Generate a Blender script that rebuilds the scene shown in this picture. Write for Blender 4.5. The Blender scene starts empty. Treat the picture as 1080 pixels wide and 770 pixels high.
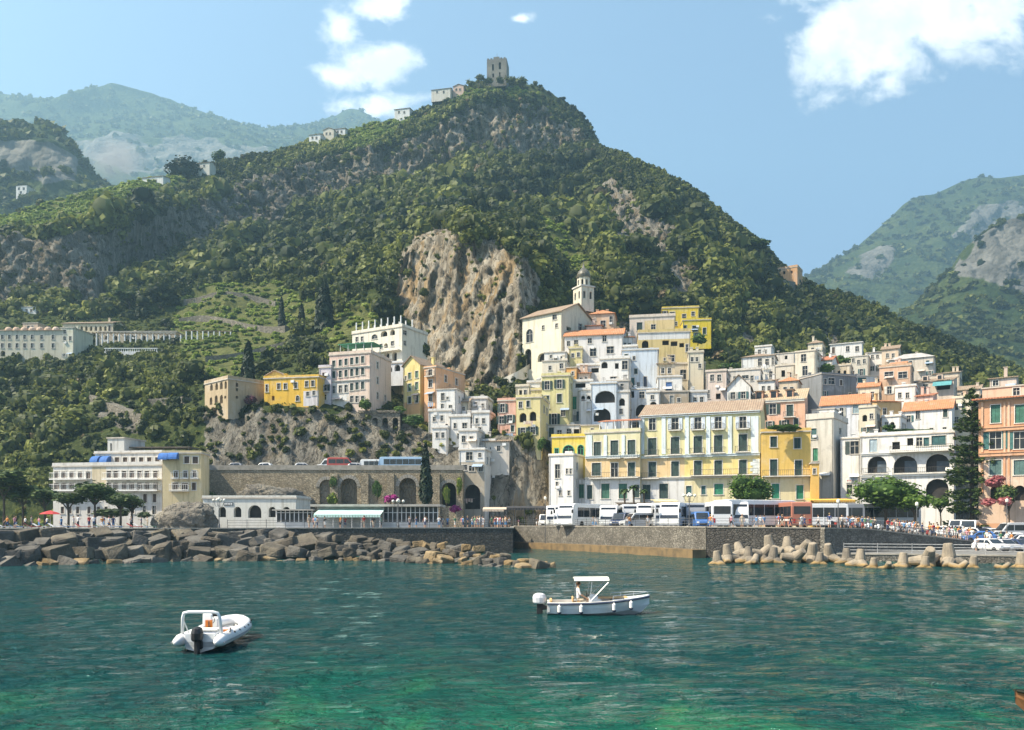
import bpy, bmesh, math, random
import numpy as np
from mathutils import Vector, Matrix

R = math.radians
PI = math.pi
rnd = random.Random(7)
SC = bpy.context.scene
COL = SC.collection
H, F, YH = 4.0, 850.0, 553.0        # eye height (m), focal length (photo px), horizon row


def Xat(px, Y): return (px - 540.0) / F * Y
def Zat(py, Y): return H - (py - YH) / F * Y
def P(px, py, Y): return Vector((Xat(px, Y), Y, Zat(py, Y)))


# ------------------------------------------------------------------ render, camera, light
SC.render.engine = 'CYCLES'
SC.view_settings.view_transform = 'Standard'
SC.view_settings.look = 'None'
SC.view_settings.gamma = 1.0
SC.view_settings.exposure = EXPOSURE = 1.18
SC.cycles.use_denoising = True
SC.cycles.max_bounces = 5
SC.cycles.diffuse_bounces = 3
SC.cycles.glossy_bounces = 2
SC.cycles.transmission_bounces = 3
SC.cycles.volume_bounces = 0
SC.cycles.transparent_max_bounces = 6
SC.cycles.caustics_reflective = False
SC.cycles.caustics_refractive = False

cam_d = bpy.data.cameras.new('camera')
cam = bpy.data.objects.new('camera', cam_d)
COL.objects.link(cam)
cam.location = (0, 0, H)
cam.rotation_euler = (R(90), 0, 0)
cam_d.sensor_width = 36.0
cam_d.lens = 36.0 * F / 1080.0
cam_d.shift_y = (YH - 385.0) / 1080.0
cam_d.clip_start = 0.5
cam_d.clip_end = 20000
SC.camera = cam

SUN_EL, SUN_AZ = 50.0, -106.0         # azimuth clockwise from the view direction (+Y)
sd = Vector((math.sin(R(SUN_AZ)) * math.cos(R(SUN_EL)), math.cos(R(SUN_AZ)) * math.cos(R(SUN_EL)), math.sin(R(SUN_EL))))
sun_d = bpy.data.lights.new('sun', 'SUN')
sun_d.energy = 5.0
sun_d.angle = R(0.5)
sun_d.color = (1.0, 0.89, 0.70)
sun = bpy.data.objects.new('sun', sun_d)
COL.objects.link(sun)
sun.rotation_euler = sd.to_track_quat('Z', 'Y').to_euler()
sun.location = (-300, -50, 400)


# ------------------------------------------------------------------ node helpers
class NT:
    def __init__(s, tree): s.t = tree; s.n = tree.nodes; s.l = tree.links
    def new(s, typ, **kw):
        n = s.n.new(typ)
        for k, v in kw.items(): setattr(n, k, v)
        return n
    def put(s, sock, v):
        if hasattr(v, 'links'): s.l.new(v, sock)
        elif isinstance(v, (tuple, list)) and len(v) == 3 and sock.type == 'RGBA': sock.default_value = (*v, 1)
        else: sock.default_value = v
    def math(s, op, a, b=None, c=None, clamp=False):
        n = s.new('ShaderNodeMath', operation=op); n.use_clamp = clamp
        s.put(n.inputs[0], a)
        if b is not None: s.put(n.inputs[1], b)
        if c is not None: s.put(n.inputs[2], c)
        return n.outputs[0]
    def mix(s, fac, a, b, blend='MIX'):
        n = s.new('ShaderNodeMix', data_type='RGBA', blend_type=blend)
        s.put(n.inputs[0], fac); s.put(n.inputs[6], a); s.put(n.inputs[7], b)
        return n.outputs[2]
    def noise(s, vec, scale, detail=4, rough=0.55, dist=0.0):
        n = s.new('ShaderNodeTexNoise')
        if vec is not None: s.l.new(vec, n.inputs['Vector'])
        n.inputs['Scale'].default_value = scale
        n.inputs['Detail'].default_value = detail
        n.inputs['Roughness'].default_value = rough
        n.inputs['Distortion'].default_value = dist
        return n.outputs[0]
    def vor(s, vec, scale, feature='F1', out=0, rand=1.0):
        n = s.new('ShaderNodeTexVoronoi', feature=feature)
        if vec is not None: s.l.new(vec, n.inputs['Vector'])
        n.inputs['Scale'].default_value = scale
        n.inputs['Randomness'].default_value = rand
        return n.outputs[out]
    def ramp(s, fac, lo, hi, a=0.0, b=1.0):
        n = s.new('ShaderNodeMapRange', interpolation_type='SMOOTHSTEP')
        s.put(n.inputs[0], fac)
        for i, v in enumerate((lo, hi, a, b)): n.inputs[1 + i].default_value = v
        return n.outputs[0]
    def mapping(s, vec, scale=(1, 1, 1), rot=(0, 0, 0), loc=(0, 0, 0)):
        n = s.new('ShaderNodeMapping'); s.l.new(vec, n.inputs[0])
        n.inputs['Scale'].default_value = scale; n.inputs['Rotation'].default_value = rot; n.inputs['Location'].default_value = loc
        return n.outputs[0]
    def coord(s, kind='Object'): return s.new('ShaderNodeTexCoord').outputs[kind]
    def bump(s, h, strength=0.5, dist=0.1):
        n = s.new('ShaderNodeBump'); s.put(n.inputs['Height'], h)
        n.inputs['Strength'].default_value = strength; n.inputs['Distance'].default_value = dist
        return n.outputs[0]


def newmat(name):
    m = bpy.data.materials.new(name); m.use_nodes = True
    nt = NT(m.node_tree)
    b = m.node_tree.nodes['Principled BSDF']
    return m, nt, b


MATS = {}
def mk(name, c1, c2=None, scale=1.0, rough=0.75, bump=0.0, metal=0.0, spec=0.3, detail=4, bdist=0.05):
    """General surface: two colours mottled by noise, with a matching bump."""
    if name in MATS: return MATS[name]
    m, nt, b = newmat(name)
    if c2 is None: c2 = tuple(x * 0.8 for x in c1)
    co = nt.coord()
    n = nt.noise(co, scale, detail)
    nt.put(b.inputs['Base Color'], nt.mix(nt.ramp(n, 0.35, 0.68), c1, c2))
    b.inputs['Roughness'].default_value = rough
    b.inputs['Metallic'].default_value = metal
    b.inputs['Specular IOR Level'].default_value = spec
    if bump: nt.l.new(nt.bump(n, bump, bdist), b.inputs['Normal'])
    MATS[name] = m
    return m


def plaster(c):
    """Painted render with weathering: mottling, rain streaks, a few bare patches."""
    c = tuple(x * 0.9 for x in c)
    key = 'plaster_%d_%d_%d' % tuple(int(x * 255) for x in c)
    if key in MATS: return MATS[key]
    m, nt, b = newmat(key)
    co = nt.coord()
    info = nt.new('ShaderNodeObjectInfo')
    off = nt.new('ShaderNodeVectorMath', operation='ADD')
    nt.l.new(co, off.inputs[0]); nt.l.new(info.outputs['Random'], off.inputs[1])
    v = off.outputs[0]
    blotch = nt.noise(v, 0.28, 5, 0.6)
    streak = nt.noise(nt.mapping(v, (1.6, 1.6, 0.13)), 1.0, 5, 0.65)
    fine = nt.noise(v, 2.6, 3)
    pale = tuple(min(0.8, x * 0.66 + 0.24) for x in c)
    dark = tuple(x * 0.6 * t for x, t in zip(c, (1.0, 0.97, 0.92)))
    a = nt.mix(nt.ramp(blotch, 0.48, 0.7, 0.0, 0.65), c, pale)
    a = nt.mix(nt.ramp(nt.noise(v, 0.55, 6, 0.7), 0.56, 0.68, 0.0, 0.45), a, tuple(x * 0.62 for x in c))
    a = nt.mix(nt.ramp(streak, 0.47, 0.72, 0.0, 0.85), a, dark)
    a = nt.mix(nt.ramp(fine, 0.4, 0.75, 0.0, 0.22), a, tuple(x * 0.7 for x in c))
    nt.put(b.inputs['Base Color'], a)
    b.inputs['Roughness'].default_value = 0.88
    b.inputs['Specular IOR Level'].default_value = 0.2
    nt.l.new(nt.bump(fine, 0.25, 0.04), b.inputs['Normal'])
    MATS[key] = m
    return m


def tiles(name, c1, c2):
    if name in MATS: return MATS[name]
    m, nt, b = newmat(name)
    co = nt.coord()
    n = nt.noise(co, 1.6, 5, 0.65)
    n2 = nt.noise(co, 0.35, 4, 0.6)
    w = nt.new('ShaderNodeTexWave', wave_type='BANDS', bands_direction='X')
    nt.l.new(co, w.inputs[0]); w.inputs['Scale'].default_value = 0.75; w.inputs['Distortion'].default_value = 0.6
    col = nt.mix(nt.ramp(n, 0.32, 0.7), c1, c2)
    col = nt.mix(nt.ramp(n2, 0.5, 0.72, 0, 0.6), col, (0.34, 0.29, 0.21))
    col = nt.mix(nt.ramp(w.outputs[1], 0.0, 0.3, 0.35, 0.0), col, (0.16, 0.09, 0.06))
    nt.put(b.inputs['Base Color'], col)
    b.inputs['Roughness'].default_value = 0.85
    nt.l.new(nt.bump(w.outputs[1], 0.6, 0.1), b.inputs['Normal'])
    MATS[name] = m
    return m


def rockmat(name, c1, c2, c3, scale=0.35, bump=0.8, bd=0.5, vstretch=0.6):
    if name in MATS: return MATS[name]
    m, nt, b = newmat(name)
    g = nt.new('ShaderNodeNewGeometry').outputs['Position']
    v = nt.mapping(g, (1, 1, vstretch))
    n1 = nt.noise(v, scale, 8, 0.65, 0.4)
    n2 = nt.noise(v, scale * 0.25, 4, 0.6)
    cr = nt.vor(v, scale * 1.6, 'DISTANCE_TO_EDGE')
    col = nt.mix(nt.ramp(n1, 0.3, 0.7), c1, c2)
    col = nt.mix(nt.ramp(n2, 0.42, 0.68), col, c3)
    nt.put(b.inputs['Base Color'], col)
    b.inputs['Roughness'].default_value = 0.92
    b.inputs['Specular IOR Level'].default_value = 0.15
    hgt = nt.math('ADD', n1, nt.math('MULTIPLY', nt.ramp(cr, 0.0, 0.12), 0.35))
    nt.l.new(nt.bump(hgt, bump, bd), b.inputs['Normal'])
    MATS[name] = m
    return m


def foliage(name, dark, mid, lite, transl=0.25):
    if name in MATS: return MATS[name]
    m, nt, b = newmat(name)
    at = nt.new('ShaderNodeAttribute', attribute_name='tint').outputs['Fac']
    g = nt.new('ShaderNodeNewGeometry')
    isl = g.outputs['Random Per Island']
    f = nt.math('ADD', at, nt.math('MULTIPLY', nt.math('SUBTRACT', isl, 0.5), 0.35), clamp=True)
    cr = nt.new('ShaderNodeValToRGB')
    e = cr.color_ramp.elements
    e[0].position = 0.05; e[0].color = (*dark, 1); e[1].position = 0.95; e[1].color = (*lite, 1)
    k = e.new(0.5); k.color = (*mid, 1)
    nt.l.new(f, cr.inputs[0])
    nt.l.new(cr.outputs[0], b.inputs['Base Color'])
    b.inputs['Roughness'].default_value = 0.6
    b.inputs['Specular IOR Level'].default_value = 0.25
    tr = nt.new('ShaderNodeBsdfTranslucent'); nt.l.new(cr.outputs[0], tr.inputs[0])
    ms = nt.new('ShaderNodeMixShader'); ms.inputs[0].default_value = transl
    nt.l.new(b.outputs[0], ms.inputs[1]); nt.l.new(tr.outputs[0], ms.inputs[2])
    nt.l.new(ms.outputs[0], m.node_tree.nodes['Material Output'].inputs[0])
    MATS[name] = m
    return m


# ------------------------------------------------------------------ mesh builder
class MB:
    def __init__(s): s.v = []; s.f = []; s.m = []
    def add(s, vs, fs, m=0):
        b = len(s.v); s.v.extend([tuple(p) for p in vs]); s.f.extend([tuple(b + i for i in f) for f in fs]); s.m.extend([m] * len(fs)); return s
    def box(s, x0, x1, y0, y1, z0, z1, m=0, M=None):
        vs = [Vector((x, y, z)) for z in (z0, z1) for y in (y0, y1) for x in (x0, x1)]
        if M is not None: vs = [M @ q for q in vs]
        return s.add(vs, [(0, 2, 3, 1), (4, 5, 7, 6), (0, 1, 5, 4), (2, 6, 7, 3), (0, 4, 6, 2), (1, 3, 7, 5)], m)
    def poly(s, pts, m=0): return s.add(pts, [tuple(range(len(pts)))], m)
    def prism_y(s, pts, y0, y1, m=0, in0=None):
        """Extrude an (x,z) polygon (counter-clockwise seen from -y) from y0 to y1."""
        n = len(pts)
        vs = [(x, y0, z) for x, z in pts] + [(x, y1, z) for x, z in pts]
        fs = [tuple(range(n)), tuple(range(2 * n - 1, n - 1, -1))]
        fs += [(i, n + i, n + (i + 1) % n, (i + 1) % n) for i in range(n)]
        return s.add(vs, fs, m)
    def prism_z(s, pts, z0, z1, m=0):
        n = len(pts)
        vs = [(x, y, z0) for x, y in pts] + [(x, y, z1) for x, y in pts]
        fs = [tuple(range(n - 1, -1, -1)), tuple(range(n, 2 * n))]
        fs += [(i, (i + 1) % n, n + (i + 1) % n, n + i) for i in range(n)]
        return s.add(vs, fs, m)
    def tube(s, p0, p1, r0, r1=None, n=6, m=0, cap=True):
        r1 = r0 if r1 is None else r1
        p0, p1 = Vector(p0), Vector(p1)
        d = (p1 - p0)
        if d.length < 1e-6: return s
        q = d.to_track_quat('Z', 'Y')
        vs = [p0 + q @ Vector((math.cos(2 * PI * i / n) * r0, math.sin(2 * PI * i / n) * r0, 0)) for i in range(n)]
        vs += [p1 + q @ Vector((math.cos(2 * PI * i / n) * r1, math.sin(2 * PI * i / n) * r1, 0)) for i in range(n)]
        fs = [(i, (i + 1) % n, n + (i + 1) % n, n + i) for i in range(n)]
        if cap: fs += [tuple(range(n - 1, -1, -1)), tuple(range(n, 2 * n))]
        return s.add(vs, fs, m)
    def path(s, pts, rad, n=8, m=0):
        """Tube along a polyline with one radius per point."""
        pts = [Vector(p) for p in pts]
        rad = rad if isinstance(rad, (list, tuple)) else [rad] * len(pts)
        rings = []; b = len(s.v); up = None
        for i, p in enumerate(pts):
            d = (pts[min(i + 1, len(pts) - 1)] - pts[max(i - 1, 0)]).normalized()
            if up is None: up = Vector((0, 0, 1)) if abs(d.z) < 0.9 else Vector((1, 0, 0))
            a = d.cross(up).normalized(); up = a.cross(d).normalized()
            for k in range(n):
                t = 2 * PI * k / n
                s.v.append(tuple(p + (a * math.cos(t) + up * math.sin(t)) * rad[i]))
        for i in range(len(pts) - 1):
            for k in range(n):
                s.f.append((b + i * n + k, b + i * n + (k + 1) % n, b + (i + 1) * n + (k + 1) % n, b + (i + 1) * n + k)); s.m.append(m)
        s.f.append(tuple(b + k for k in range(n - 1, -1, -1))); s.m.append(m)
        e = b + (len(pts) - 1) * n
        s.f.append(tuple(e + k for k in range(n))); s.m.append(m)
        return s
    def lathe(s, prof, n=10, c=(0, 0, 0), m=0):
        b = len(s.v); k = len(prof)
        for i in range(n):
            t = 2 * PI * i / n
            for r, z in prof: s.v.append((c[0] + r * math.cos(t), c[1] + r * math.sin(t), c[2] + z))
        for i in range(n):
            j = (i + 1) % n
            for a in range(k - 1):
                s.f.append((b + i * k + a, b + j * k + a, b + j * k + a + 1, b + i * k + a + 1)); s.m.append(m)
        if prof[0][0] > 1e-4: s.f.append(tuple(b + i * k for i in range(n - 1, -1, -1))); s.m.append(m)
        if prof[-1][0] > 1e-4: s.f.append(tuple(b + i * k + k - 1 for i in range(n))); s.m.append(m)
        return s
    def ball(s, c, r, nu=10, nv=6, m=0):
        rx, ry, rz = r if isinstance(r, (tuple, list)) else (r, r, r)
        b = len(s.v)
        for j in range(nv + 1):
            ph = PI * j / nv - PI / 2
            cr = max(math.cos(ph), 0.02)
            for i in range(nu):
                t = 2 * PI * i / nu
                s.v.append((c[0] + rx * cr * math.cos(t), c[1] + ry * cr * math.sin(t), c[2] + rz * math.sin(ph)))
        for j in range(nv):
            for i in range(nu):
                s.f.append((b + j * nu + i, b + j * nu + (i + 1) % nu, b + (j + 1) * nu + (i + 1) % nu, b + (j + 1) * nu + i)); s.m.append(m)
        s.f.append(tuple(b + i for i in range(nu - 1, -1, -1))); s.m.append(m)
        s.f.append(tuple(b + nv * nu + i for i in range(nu))); s.m.append(m)
        return s
    def mesh(s, name, mats, smooth=False):
        me = bpy.data.meshes.new(name)
        me.from_pydata(s.v, [], s.f)
        for x in (mats if isinstance(mats, (list, tuple)) else [mats]): me.materials.append(x)
        me.polygons.foreach_set('material_index', s.m)
        if smooth: me.polygons.foreach_set('use_smooth', [True] * len(s.f))
        me.update()
        return me
    def build(s, name, mats, parent=None, loc=None, rot=None, smooth=False, bevel=0.0, seg=2):
        o = bpy.data.objects.new(name, s.mesh(name, mats, smooth))
        COL.objects.link(o)
        if parent is not None: o.parent = parent
        if loc is not None: o.location = loc
        if rot is not None: o.rotation_euler = rot
        if bevel:
            b = o.modifiers.new('bevel', 'BEVEL'); b.width = bevel; b.segments = seg; b.limit_method = 'ANGLE'; b.angle_limit = R(35)
        return o


def tag(o, label=None, cat=None, group=None, kind=None):
    if label: o['label'] = label
    if cat: o['category'] = cat
    if group: o['group'] = group
    if kind: o['kind'] = kind
    return o
def thing(name, label, cat, loc=(0, 0, 0), rz=0.0, group=None):
    o = bpy.data.objects.new(name, None); COL.objects.link(o)
    o.location = loc; o.rotation_euler = (0, 0, rz); o.empty_display_size = 0.5
    return tag(o, label, cat, group)
def dup(root, loc, rz=0.0, label=None, group=None, scale=None):
    r = root.copy(); COL.objects.link(r); r.location = loc; r.rotation_euler = (0, 0, rz)
    if scale is not None: r.scale = scale if isinstance(scale, (tuple, list)) else (scale,) * 3
    if label: r['label'] = label
    if group: r['group'] = group
    for ch in list(root.children):
        c = ch.copy(); COL.objects.link(c); c.parent = r
        for g in list(ch.children):
            d = g.copy(); COL.objects.link(d); d.parent = c
    return r
def paint(o, mat, slot=0):
    """Give this copy its own material without touching the shared mesh."""
    o.material_slots[slot].link = 'OBJECT'; o.material_slots[slot].material = mat
def kids(o, name): return [c for c in o.children if c.name.split('.')[0] == name]


def fast_mesh(name, V, Fq, mats, attrs=None, smooth=False, matidx=None):
    """Quad mesh from numpy arrays."""
    me = bpy.data.meshes.new(name)
    n, k = len(Fq), Fq.shape[1]
    me.vertices.add(len(V)); me.vertices.foreach_set('co', V.astype(np.float32).ravel())
    me.loops.add(n * k); me.loops.foreach_set('vertex_index', Fq.astype(np.int32).ravel())
    me.polygons.add(n); me.polygons.foreach_set('loop_start', np.arange(0, n * k, k, dtype=np.int32))
    try: me.polygons.foreach_set('loop_total', np.full(n, k, dtype=np.int32))
    except Exception: pass
    if smooth: me.polygons.foreach_set('use_smooth', np.ones(n, dtype=bool))
    for x in (mats if isinstance(mats, (list, tuple)) else [mats]): me.materials.append(x)
    if matidx is not None: me.polygons.foreach_set('material_index', matidx.astype(np.int32))
    me.update(calc_edges=True)
    for nm, a in (attrs or {}).items():
        if a.ndim == 1:
            at = me.attributes.new(nm, 'FLOAT', 'POINT'); at.data.foreach_set('value', a.astype(np.float32))
        else:
            at = me.attributes.new(nm, 'FLOAT_COLOR', 'POINT'); at.data.foreach_set('color', a.astype(np.float32).ravel())
    return me
def link(name, me, parent=None):
    o = bpy.data.objects.new(name, me); COL.objects.link(o)
    if parent: o.parent = parent
    return o


# ------------------------------------------------------------------ numpy noise
def _hash(ix, iy, iz, seed):
    h = (ix.astype(np.int64) * 374761393 + iy.astype(np.int64) * 668265263 + iz.astype(np.int64) * 2147483647 + seed * 974711) & 0xffffffff
    h = ((h ^ (h >> 13)) * 1274126177) & 0xffffffff
    h = (h ^ (h >> 16)) & 0xffff
    return h / 65535.0
def vnoise(p, seed=0):
    i = np.floor(p).astype(np.int64); f = p - i; u = f * f * (3 - 2 * f)
    r = 0
    for dx in (0, 1):
        for dy in (0, 1):
            for dz in (0, 1):
                w = (u[..., 0] if dx else 1 - u[..., 0]) * (u[..., 1] if dy else 1 - u[..., 1]) * (u[..., 2] if dz else 1 - u[..., 2])
                r = r + w * _hash(i[..., 0] + dx, i[..., 1] + dy, i[..., 2] + dz, seed)
    return r
def fbm(p, octv=4, seed=0, gain=0.5):
    a, s, t = 1.0, 0.0, 0.0
    for o in range(octv):
        s = s + a * vnoise(p, seed + o * 17); t += a; a *= gain; p = p * 2.03
    return s / t
def facets(p, cell, seed, amp, tilt):
    """Angular fracture: every cell of a cellular noise is its own tilted block face."""
    q = p / cell; i0 = np.floor(q).astype(np.int64); best = np.full(len(q), 9.0); out = np.zeros(len(q))
    for dx in (-1, 0, 1):
        for dy in (-1, 0, 1):
            for dz in (-1, 0, 1):
                c = i0 + np.array([dx, dy, dz]); h = [_hash(c[:, 0], c[:, 1], c[:, 2], seed + k) for k in range(7)]
                v = q - c - np.stack(h[:3], -1); d = (v * v).sum(-1); m = d < best
                o = (h[3] - .5) * amp + v[:, 0] * (h[4] - .5) * tilt + v[:, 2] * (h[5] - .5) * tilt
                best = np.where(m, d, best); out = np.where(m, o, out)
    return out
def pip(px, py, poly):
    """Points in polygon (numpy)."""
    c = np.zeros(px.shape, bool); n = len(poly)
    for i in range(n):
        (x0, y0), (x1, y1) = poly[i], poly[(i + 1) % n]
        hit = ((y0 > py) != (y1 > py)) & (px < (x1 - x0) * (py - y0) / ((y1 - y0) + 1e-9) + x0)
        c ^= hit
    return c
# ================================================================== TERRAIN
def curve(knots, px, i): 
    k = np.array(knots, float); return np.interp(px, k[:, 0], k[:, i])
def blur1(a, n, axis):
    for _ in range(n):
        p = np.concatenate([np.take(a, [0], axis), a, np.take(a, [-1], axis)], axis)
        m = a.shape[axis]
        a = (np.take(p, range(m), axis) + 2 * np.take(p, range(1, m + 1), axis) + np.take(p, range(2, m + 2), axis)) / 4
    return a


class Loft:
    """A hillside spanned between traced contour curves, each with its own distance; the far side falls away behind the ridge."""
    def __init__(s, curves, px0, px1, ncol, rows, back, cblur=2, rblur=2):
        px = np.linspace(px0, px1, ncol)
        PYs = [blur1(curve(c, px, 1), cblur, 0) for c in curves]
        Ys = [blur1(curve(c, px, 2), cblur, 0) for c in curves]
        py, Y = [], []
        for k in range(len(curves) - 1):
            for j in range(rows[k]):
                t = j / rows[k]
                py.append(PYs[k] * (1 - t) + PYs[k + 1] * t); Y.append(Ys[k] * (1 - t) + Ys[k + 1] * t)
        py.append(PYs[-1]); Y.append(Ys[-1])
        s.PX = np.broadcast_to(px, (len(py), ncol)).copy(); s.PY = blur1(np.array(py), rblur, 0); s.Y = blur1(np.array(Y), rblur, 0)
        X = (s.PX - 540) / F * s.Y; Z = H - (s.PY - YH) / F * s.Y
        s.nfront = len(py)
        for dY, zf in back:
            Yb = s.Y[s.nfront - 1] + dY
            X = np.vstack([X, X[s.nfront - 1] * 1.0]); Z = np.vstack([Z, Z[s.nfront - 1] * zf]); s.Y = np.vstack([s.Y, Yb])
            s.PX = np.vstack([s.PX, px]); s.PY = np.vstack([s.PY, s.PY[s.nfront - 1]])
        s.V = np.stack([X, s.Y, Z], -1)
        s.px = px
    def faces(s):
        r, c = s.V.shape[:2]
        i = np.arange(r * c).reshape(r, c)
        return np.stack([i[:-1, :-1], i[:-1, 1:], i[1:, 1:], i[1:, :-1]], -1).reshape(-1, 4)
    def at(s, px, py):
        """World point of the hillside seen at a photo pixel."""
        c = int(np.clip(np.searchsorted(s.px, px), 1, len(s.px) - 1))
        col = s.PY[:s.nfront, c]
        below = np.where(col <= py)[0]
        r = int(below[0]) if len(below) else s.nfront - 1
        return Vector(s.V[r, c])


K = [
 # 0 foot
 [(-260, 562, 150), (150, 562, 152), (215, 562, 165), (490, 562, 165), (515, 562, 157), (580, 562, 157), (602, 562, 176), (860, 562, 186), (1080, 562, 190), (1340, 562, 190)],
 # 1 road level above the viaduct
 [(-260, 520, 156), (200, 512, 156), (216, 497, 158.5), (490, 499, 158.5), (503, 530, 158), (580, 535, 158), (604, 540, 178), (860, 540, 190), (1080, 540, 194), (1340, 540, 194)],
 # 2 top of the lower cliff
 [(-260, 470, 178), (0, 466, 176), (100, 457, 173), (200, 442, 170), (225, 436, 167), (280, 430, 166), (340, 430, 166), (400, 440, 167), (450, 452, 168), (500, 464, 163), (522, 458, 161), (562, 463, 160.5), (580, 476, 162), (604, 478, 196), (700, 450, 205), (860, 470, 204), (1080, 480, 206), (1340, 480, 206)],
 # 3 house shelf
 [(-260, 415, 208), (0, 408, 206), (100, 402, 205), (200, 396, 200), (280, 392, 196), (340, 380, 198), (395, 352, 208), (430, 402, 220), (500, 407, 205), (545, 402, 196), (575, 402, 206), (604, 402, 226), (700, 390, 234), (760, 390, 232), (860, 402, 240), (960, 402, 250), (1080, 422, 255), (1340, 440, 255)],
 # 4 convent shelf / top of the central cliff
 [(-260, 348, 264), (0, 348, 264), (190, 348, 266), (250, 332, 272), (300, 325, 272), (400, 316, 232), (420, 305, 241), (430, 268, 243), (450, 250, 238), (480, 246, 231), (515, 256, 222), (550, 272, 214), (578, 305, 232), (600, 335, 250), (640, 332, 254), (700, 332, 262), (760, 367, 256), (800, 374, 264), (860, 385, 272), (960, 385, 284), (1080, 408, 290), (1340, 440, 290)],
 # 5 lower forest
 [(-260, 328, 286), (0, 328, 286), (100, 327, 290), (180, 305, 310), (250, 285, 322), (350, 272, 322), (430, 246, 306), (500, 234, 300), (560, 240, 300), (604, 264, 296), (640, 264, 288), (700, 278, 288), (760, 312, 292), (800, 332, 302), (860, 352, 320), (960, 372, 330), (1080, 398, 338), (1340, 455, 338)],
 # 6 foot of the high cliff; right of the notch this is the ridge
 [(-260, 322, 292), (0, 321, 292), (100, 318, 300), (178, 266, 380), (274, 242, 420), (340, 219, 440), (400, 204, 452), (450, 189, 466), (500, 177, 484), (560, 168, 502), (600, 163, 512), (622, 160, 505), (640, 160, 462), (660, 167, 440), (700, 181, 420), (740, 206, 400), (765, 228, 385), (800, 256, 370), (830, 288, 362), (870, 308, 360), (920, 325, 360), (980, 348, 365), (1030, 372, 370), (1080, 396, 375), (1340, 500, 390)],
 # 7 top of the high cliff
 [(-260, 246, 304), (0, 246, 305), (60, 244, 306), (130, 230, 330), (200, 216, 402), (260, 194, 440), (330, 170, 462), (400, 150, 476), (450, 126, 490), (480, 112, 498), (520, 102, 508), (560, 104, 518), (600, 124, 530), (622, 147, 534), (645, 170, 520), (700, 194, 470), (765, 240, 425), (870, 318, 400), (1080, 406, 415), (1340, 510, 430)],
 # 8 ridge
 [(-260, 240, 370), (0, 231, 370), (60, 212, 390), (140, 192, 420), (200, 178, 460), (240, 169, 475), (300, 155, 500), (330, 147, 512), (370, 137, 520), (420, 126, 525), (450, 114, 527), (480, 97, 530), (505, 86, 533), (525, 83, 536), (548, 85, 540), (568, 90, 544), (590, 102, 550), (606, 113, 553), (620, 128, 554), (630, 150, 552), (640, 172, 540), (700, 212, 500), (765, 256, 455), (870, 330, 430), (1080, 418, 445), (1340, 520, 460)],
]
ROWS = [16, 26, 16, 42, 22, 38, 34, 14]
MT = Loft(K, -260, 1340, 760, [int(r * 1.3) for r in ROWS], [(60, 0.86), (170, 0.5), (330, 0.0)], 2, 2)

ROCKS = [  # traced outlines of bare rock (photo pixels) and how warm the stone is
 ([(-260, 250), (0, 249), (60, 247), (112, 244), (120, 285), (108, 322), (60, 322), (0, 324), (-260, 324)], 0.30),
 ([(128, 246), (200, 214), (270, 188), (334, 168), (346, 212), (276, 246), (215, 268), (150, 290), (112, 322), (106, 262)], 0.12),
 ([(330, 172), (372, 158), (430, 148), (470, 130), (486, 116), (522, 109), (556, 114), (575, 118), (600, 132), (622, 152), (626, 160), (575, 163), (520, 170), (450, 184), (400, 204), (345, 220)], 0.42),
 ([(500, 112), (548, 112), (556, 130), (545, 150), (505, 146)], 0.75),
 ([(426, 268), (438, 246), (470, 243), (486, 256), (498, 262), (520, 250), (530, 262), (552, 272), (566, 284), (572, 308), (560, 330), (552, 370), (540, 404), (500, 412), (470, 408), (452, 380), (436, 360), (424, 330), (420, 300)], 0.85),
 ([(632, 192), (648, 186), (664, 200), (676, 222), (700, 234), (716, 246), (700, 268), (680, 262), (652, 252), (640, 226)], 0.45),
 ([(700, 276), (724, 270), (732, 300), (728, 326), (712, 322)], 0.5),
 ([(786, 300), (796, 298), (800, 330), (796, 364), (784, 362)], 0.45),
 ([(214, 438), (280, 430), (345, 434), (405, 444), (455, 454), (500, 466), (506, 540), (214, 540)], 0.22),
 ([(496, 468), (522, 458), (562, 462), (582, 478), (590, 562), (488, 562)], 0.5),
 ([(600, 480), (860, 470), (1090, 480), (1340, 480), (1340, 570), (600, 570)], 0.5),
 ([(95, 436), (125, 432), (160, 448), (150, 458), (110, 450)], 0.1),
 ([(845, 345), (880, 352), (900, 372), (860, 376)], 0.5), ([(640, 340), (700, 345), (700, 392), (600, 400)], 0.6),
]
TERRACES = [[(176, 352), (196, 318), (230, 303), (300, 302), (330, 318), (336, 338), (300, 366), (262, 400), (200, 398), (190, 365)],
            [(-260, 240), (0, 232), (60, 211), (140, 190), (176, 180), (196, 196), (150, 214), (100, 236), (40, 243), (-260, 246)],
            [(330, 352), (352, 334), (400, 322), (396, 342), (352, 366)],
            [(360, 140), (420, 122), (440, 130), (400, 148), (370, 158)],
            [(470, 104), (520, 92), (570, 98), (556, 104), (520, 102), (480, 112)],
            [(566, 232), (600, 250), (618, 268), (640, 300), (612, 300), (580, 262)]]
TOWN = [(560, 562), (560, 410), (600, 345), (690, 345), (770, 385), (860, 398), (960, 392), (1130, 418), (1340, 440), (1340, 562)]


def masks(PX, PY, jit=5.0):
    q = np.stack([PX / 9.0, PY / 9.0, PX * 0], -1)
    nx = (fbm(q, 3, 5) - .5) * jit * 4; ny = (fbm(q + 31.7, 3, 9) - .5) * jit * 4
    rock = np.zeros(PX.shape); warm = np.zeros(PX.shape); ter = np.zeros(PX.shape)
    for poly, w in ROCKS:
        h = pip(PX + nx, PY + ny, poly); rock[h] = 1; warm[h] = w
    for poly in TERRACES: ter[pip(PX + nx * .6, PY + ny * .6, poly)] = 1
    return rock, warm, ter


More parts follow.
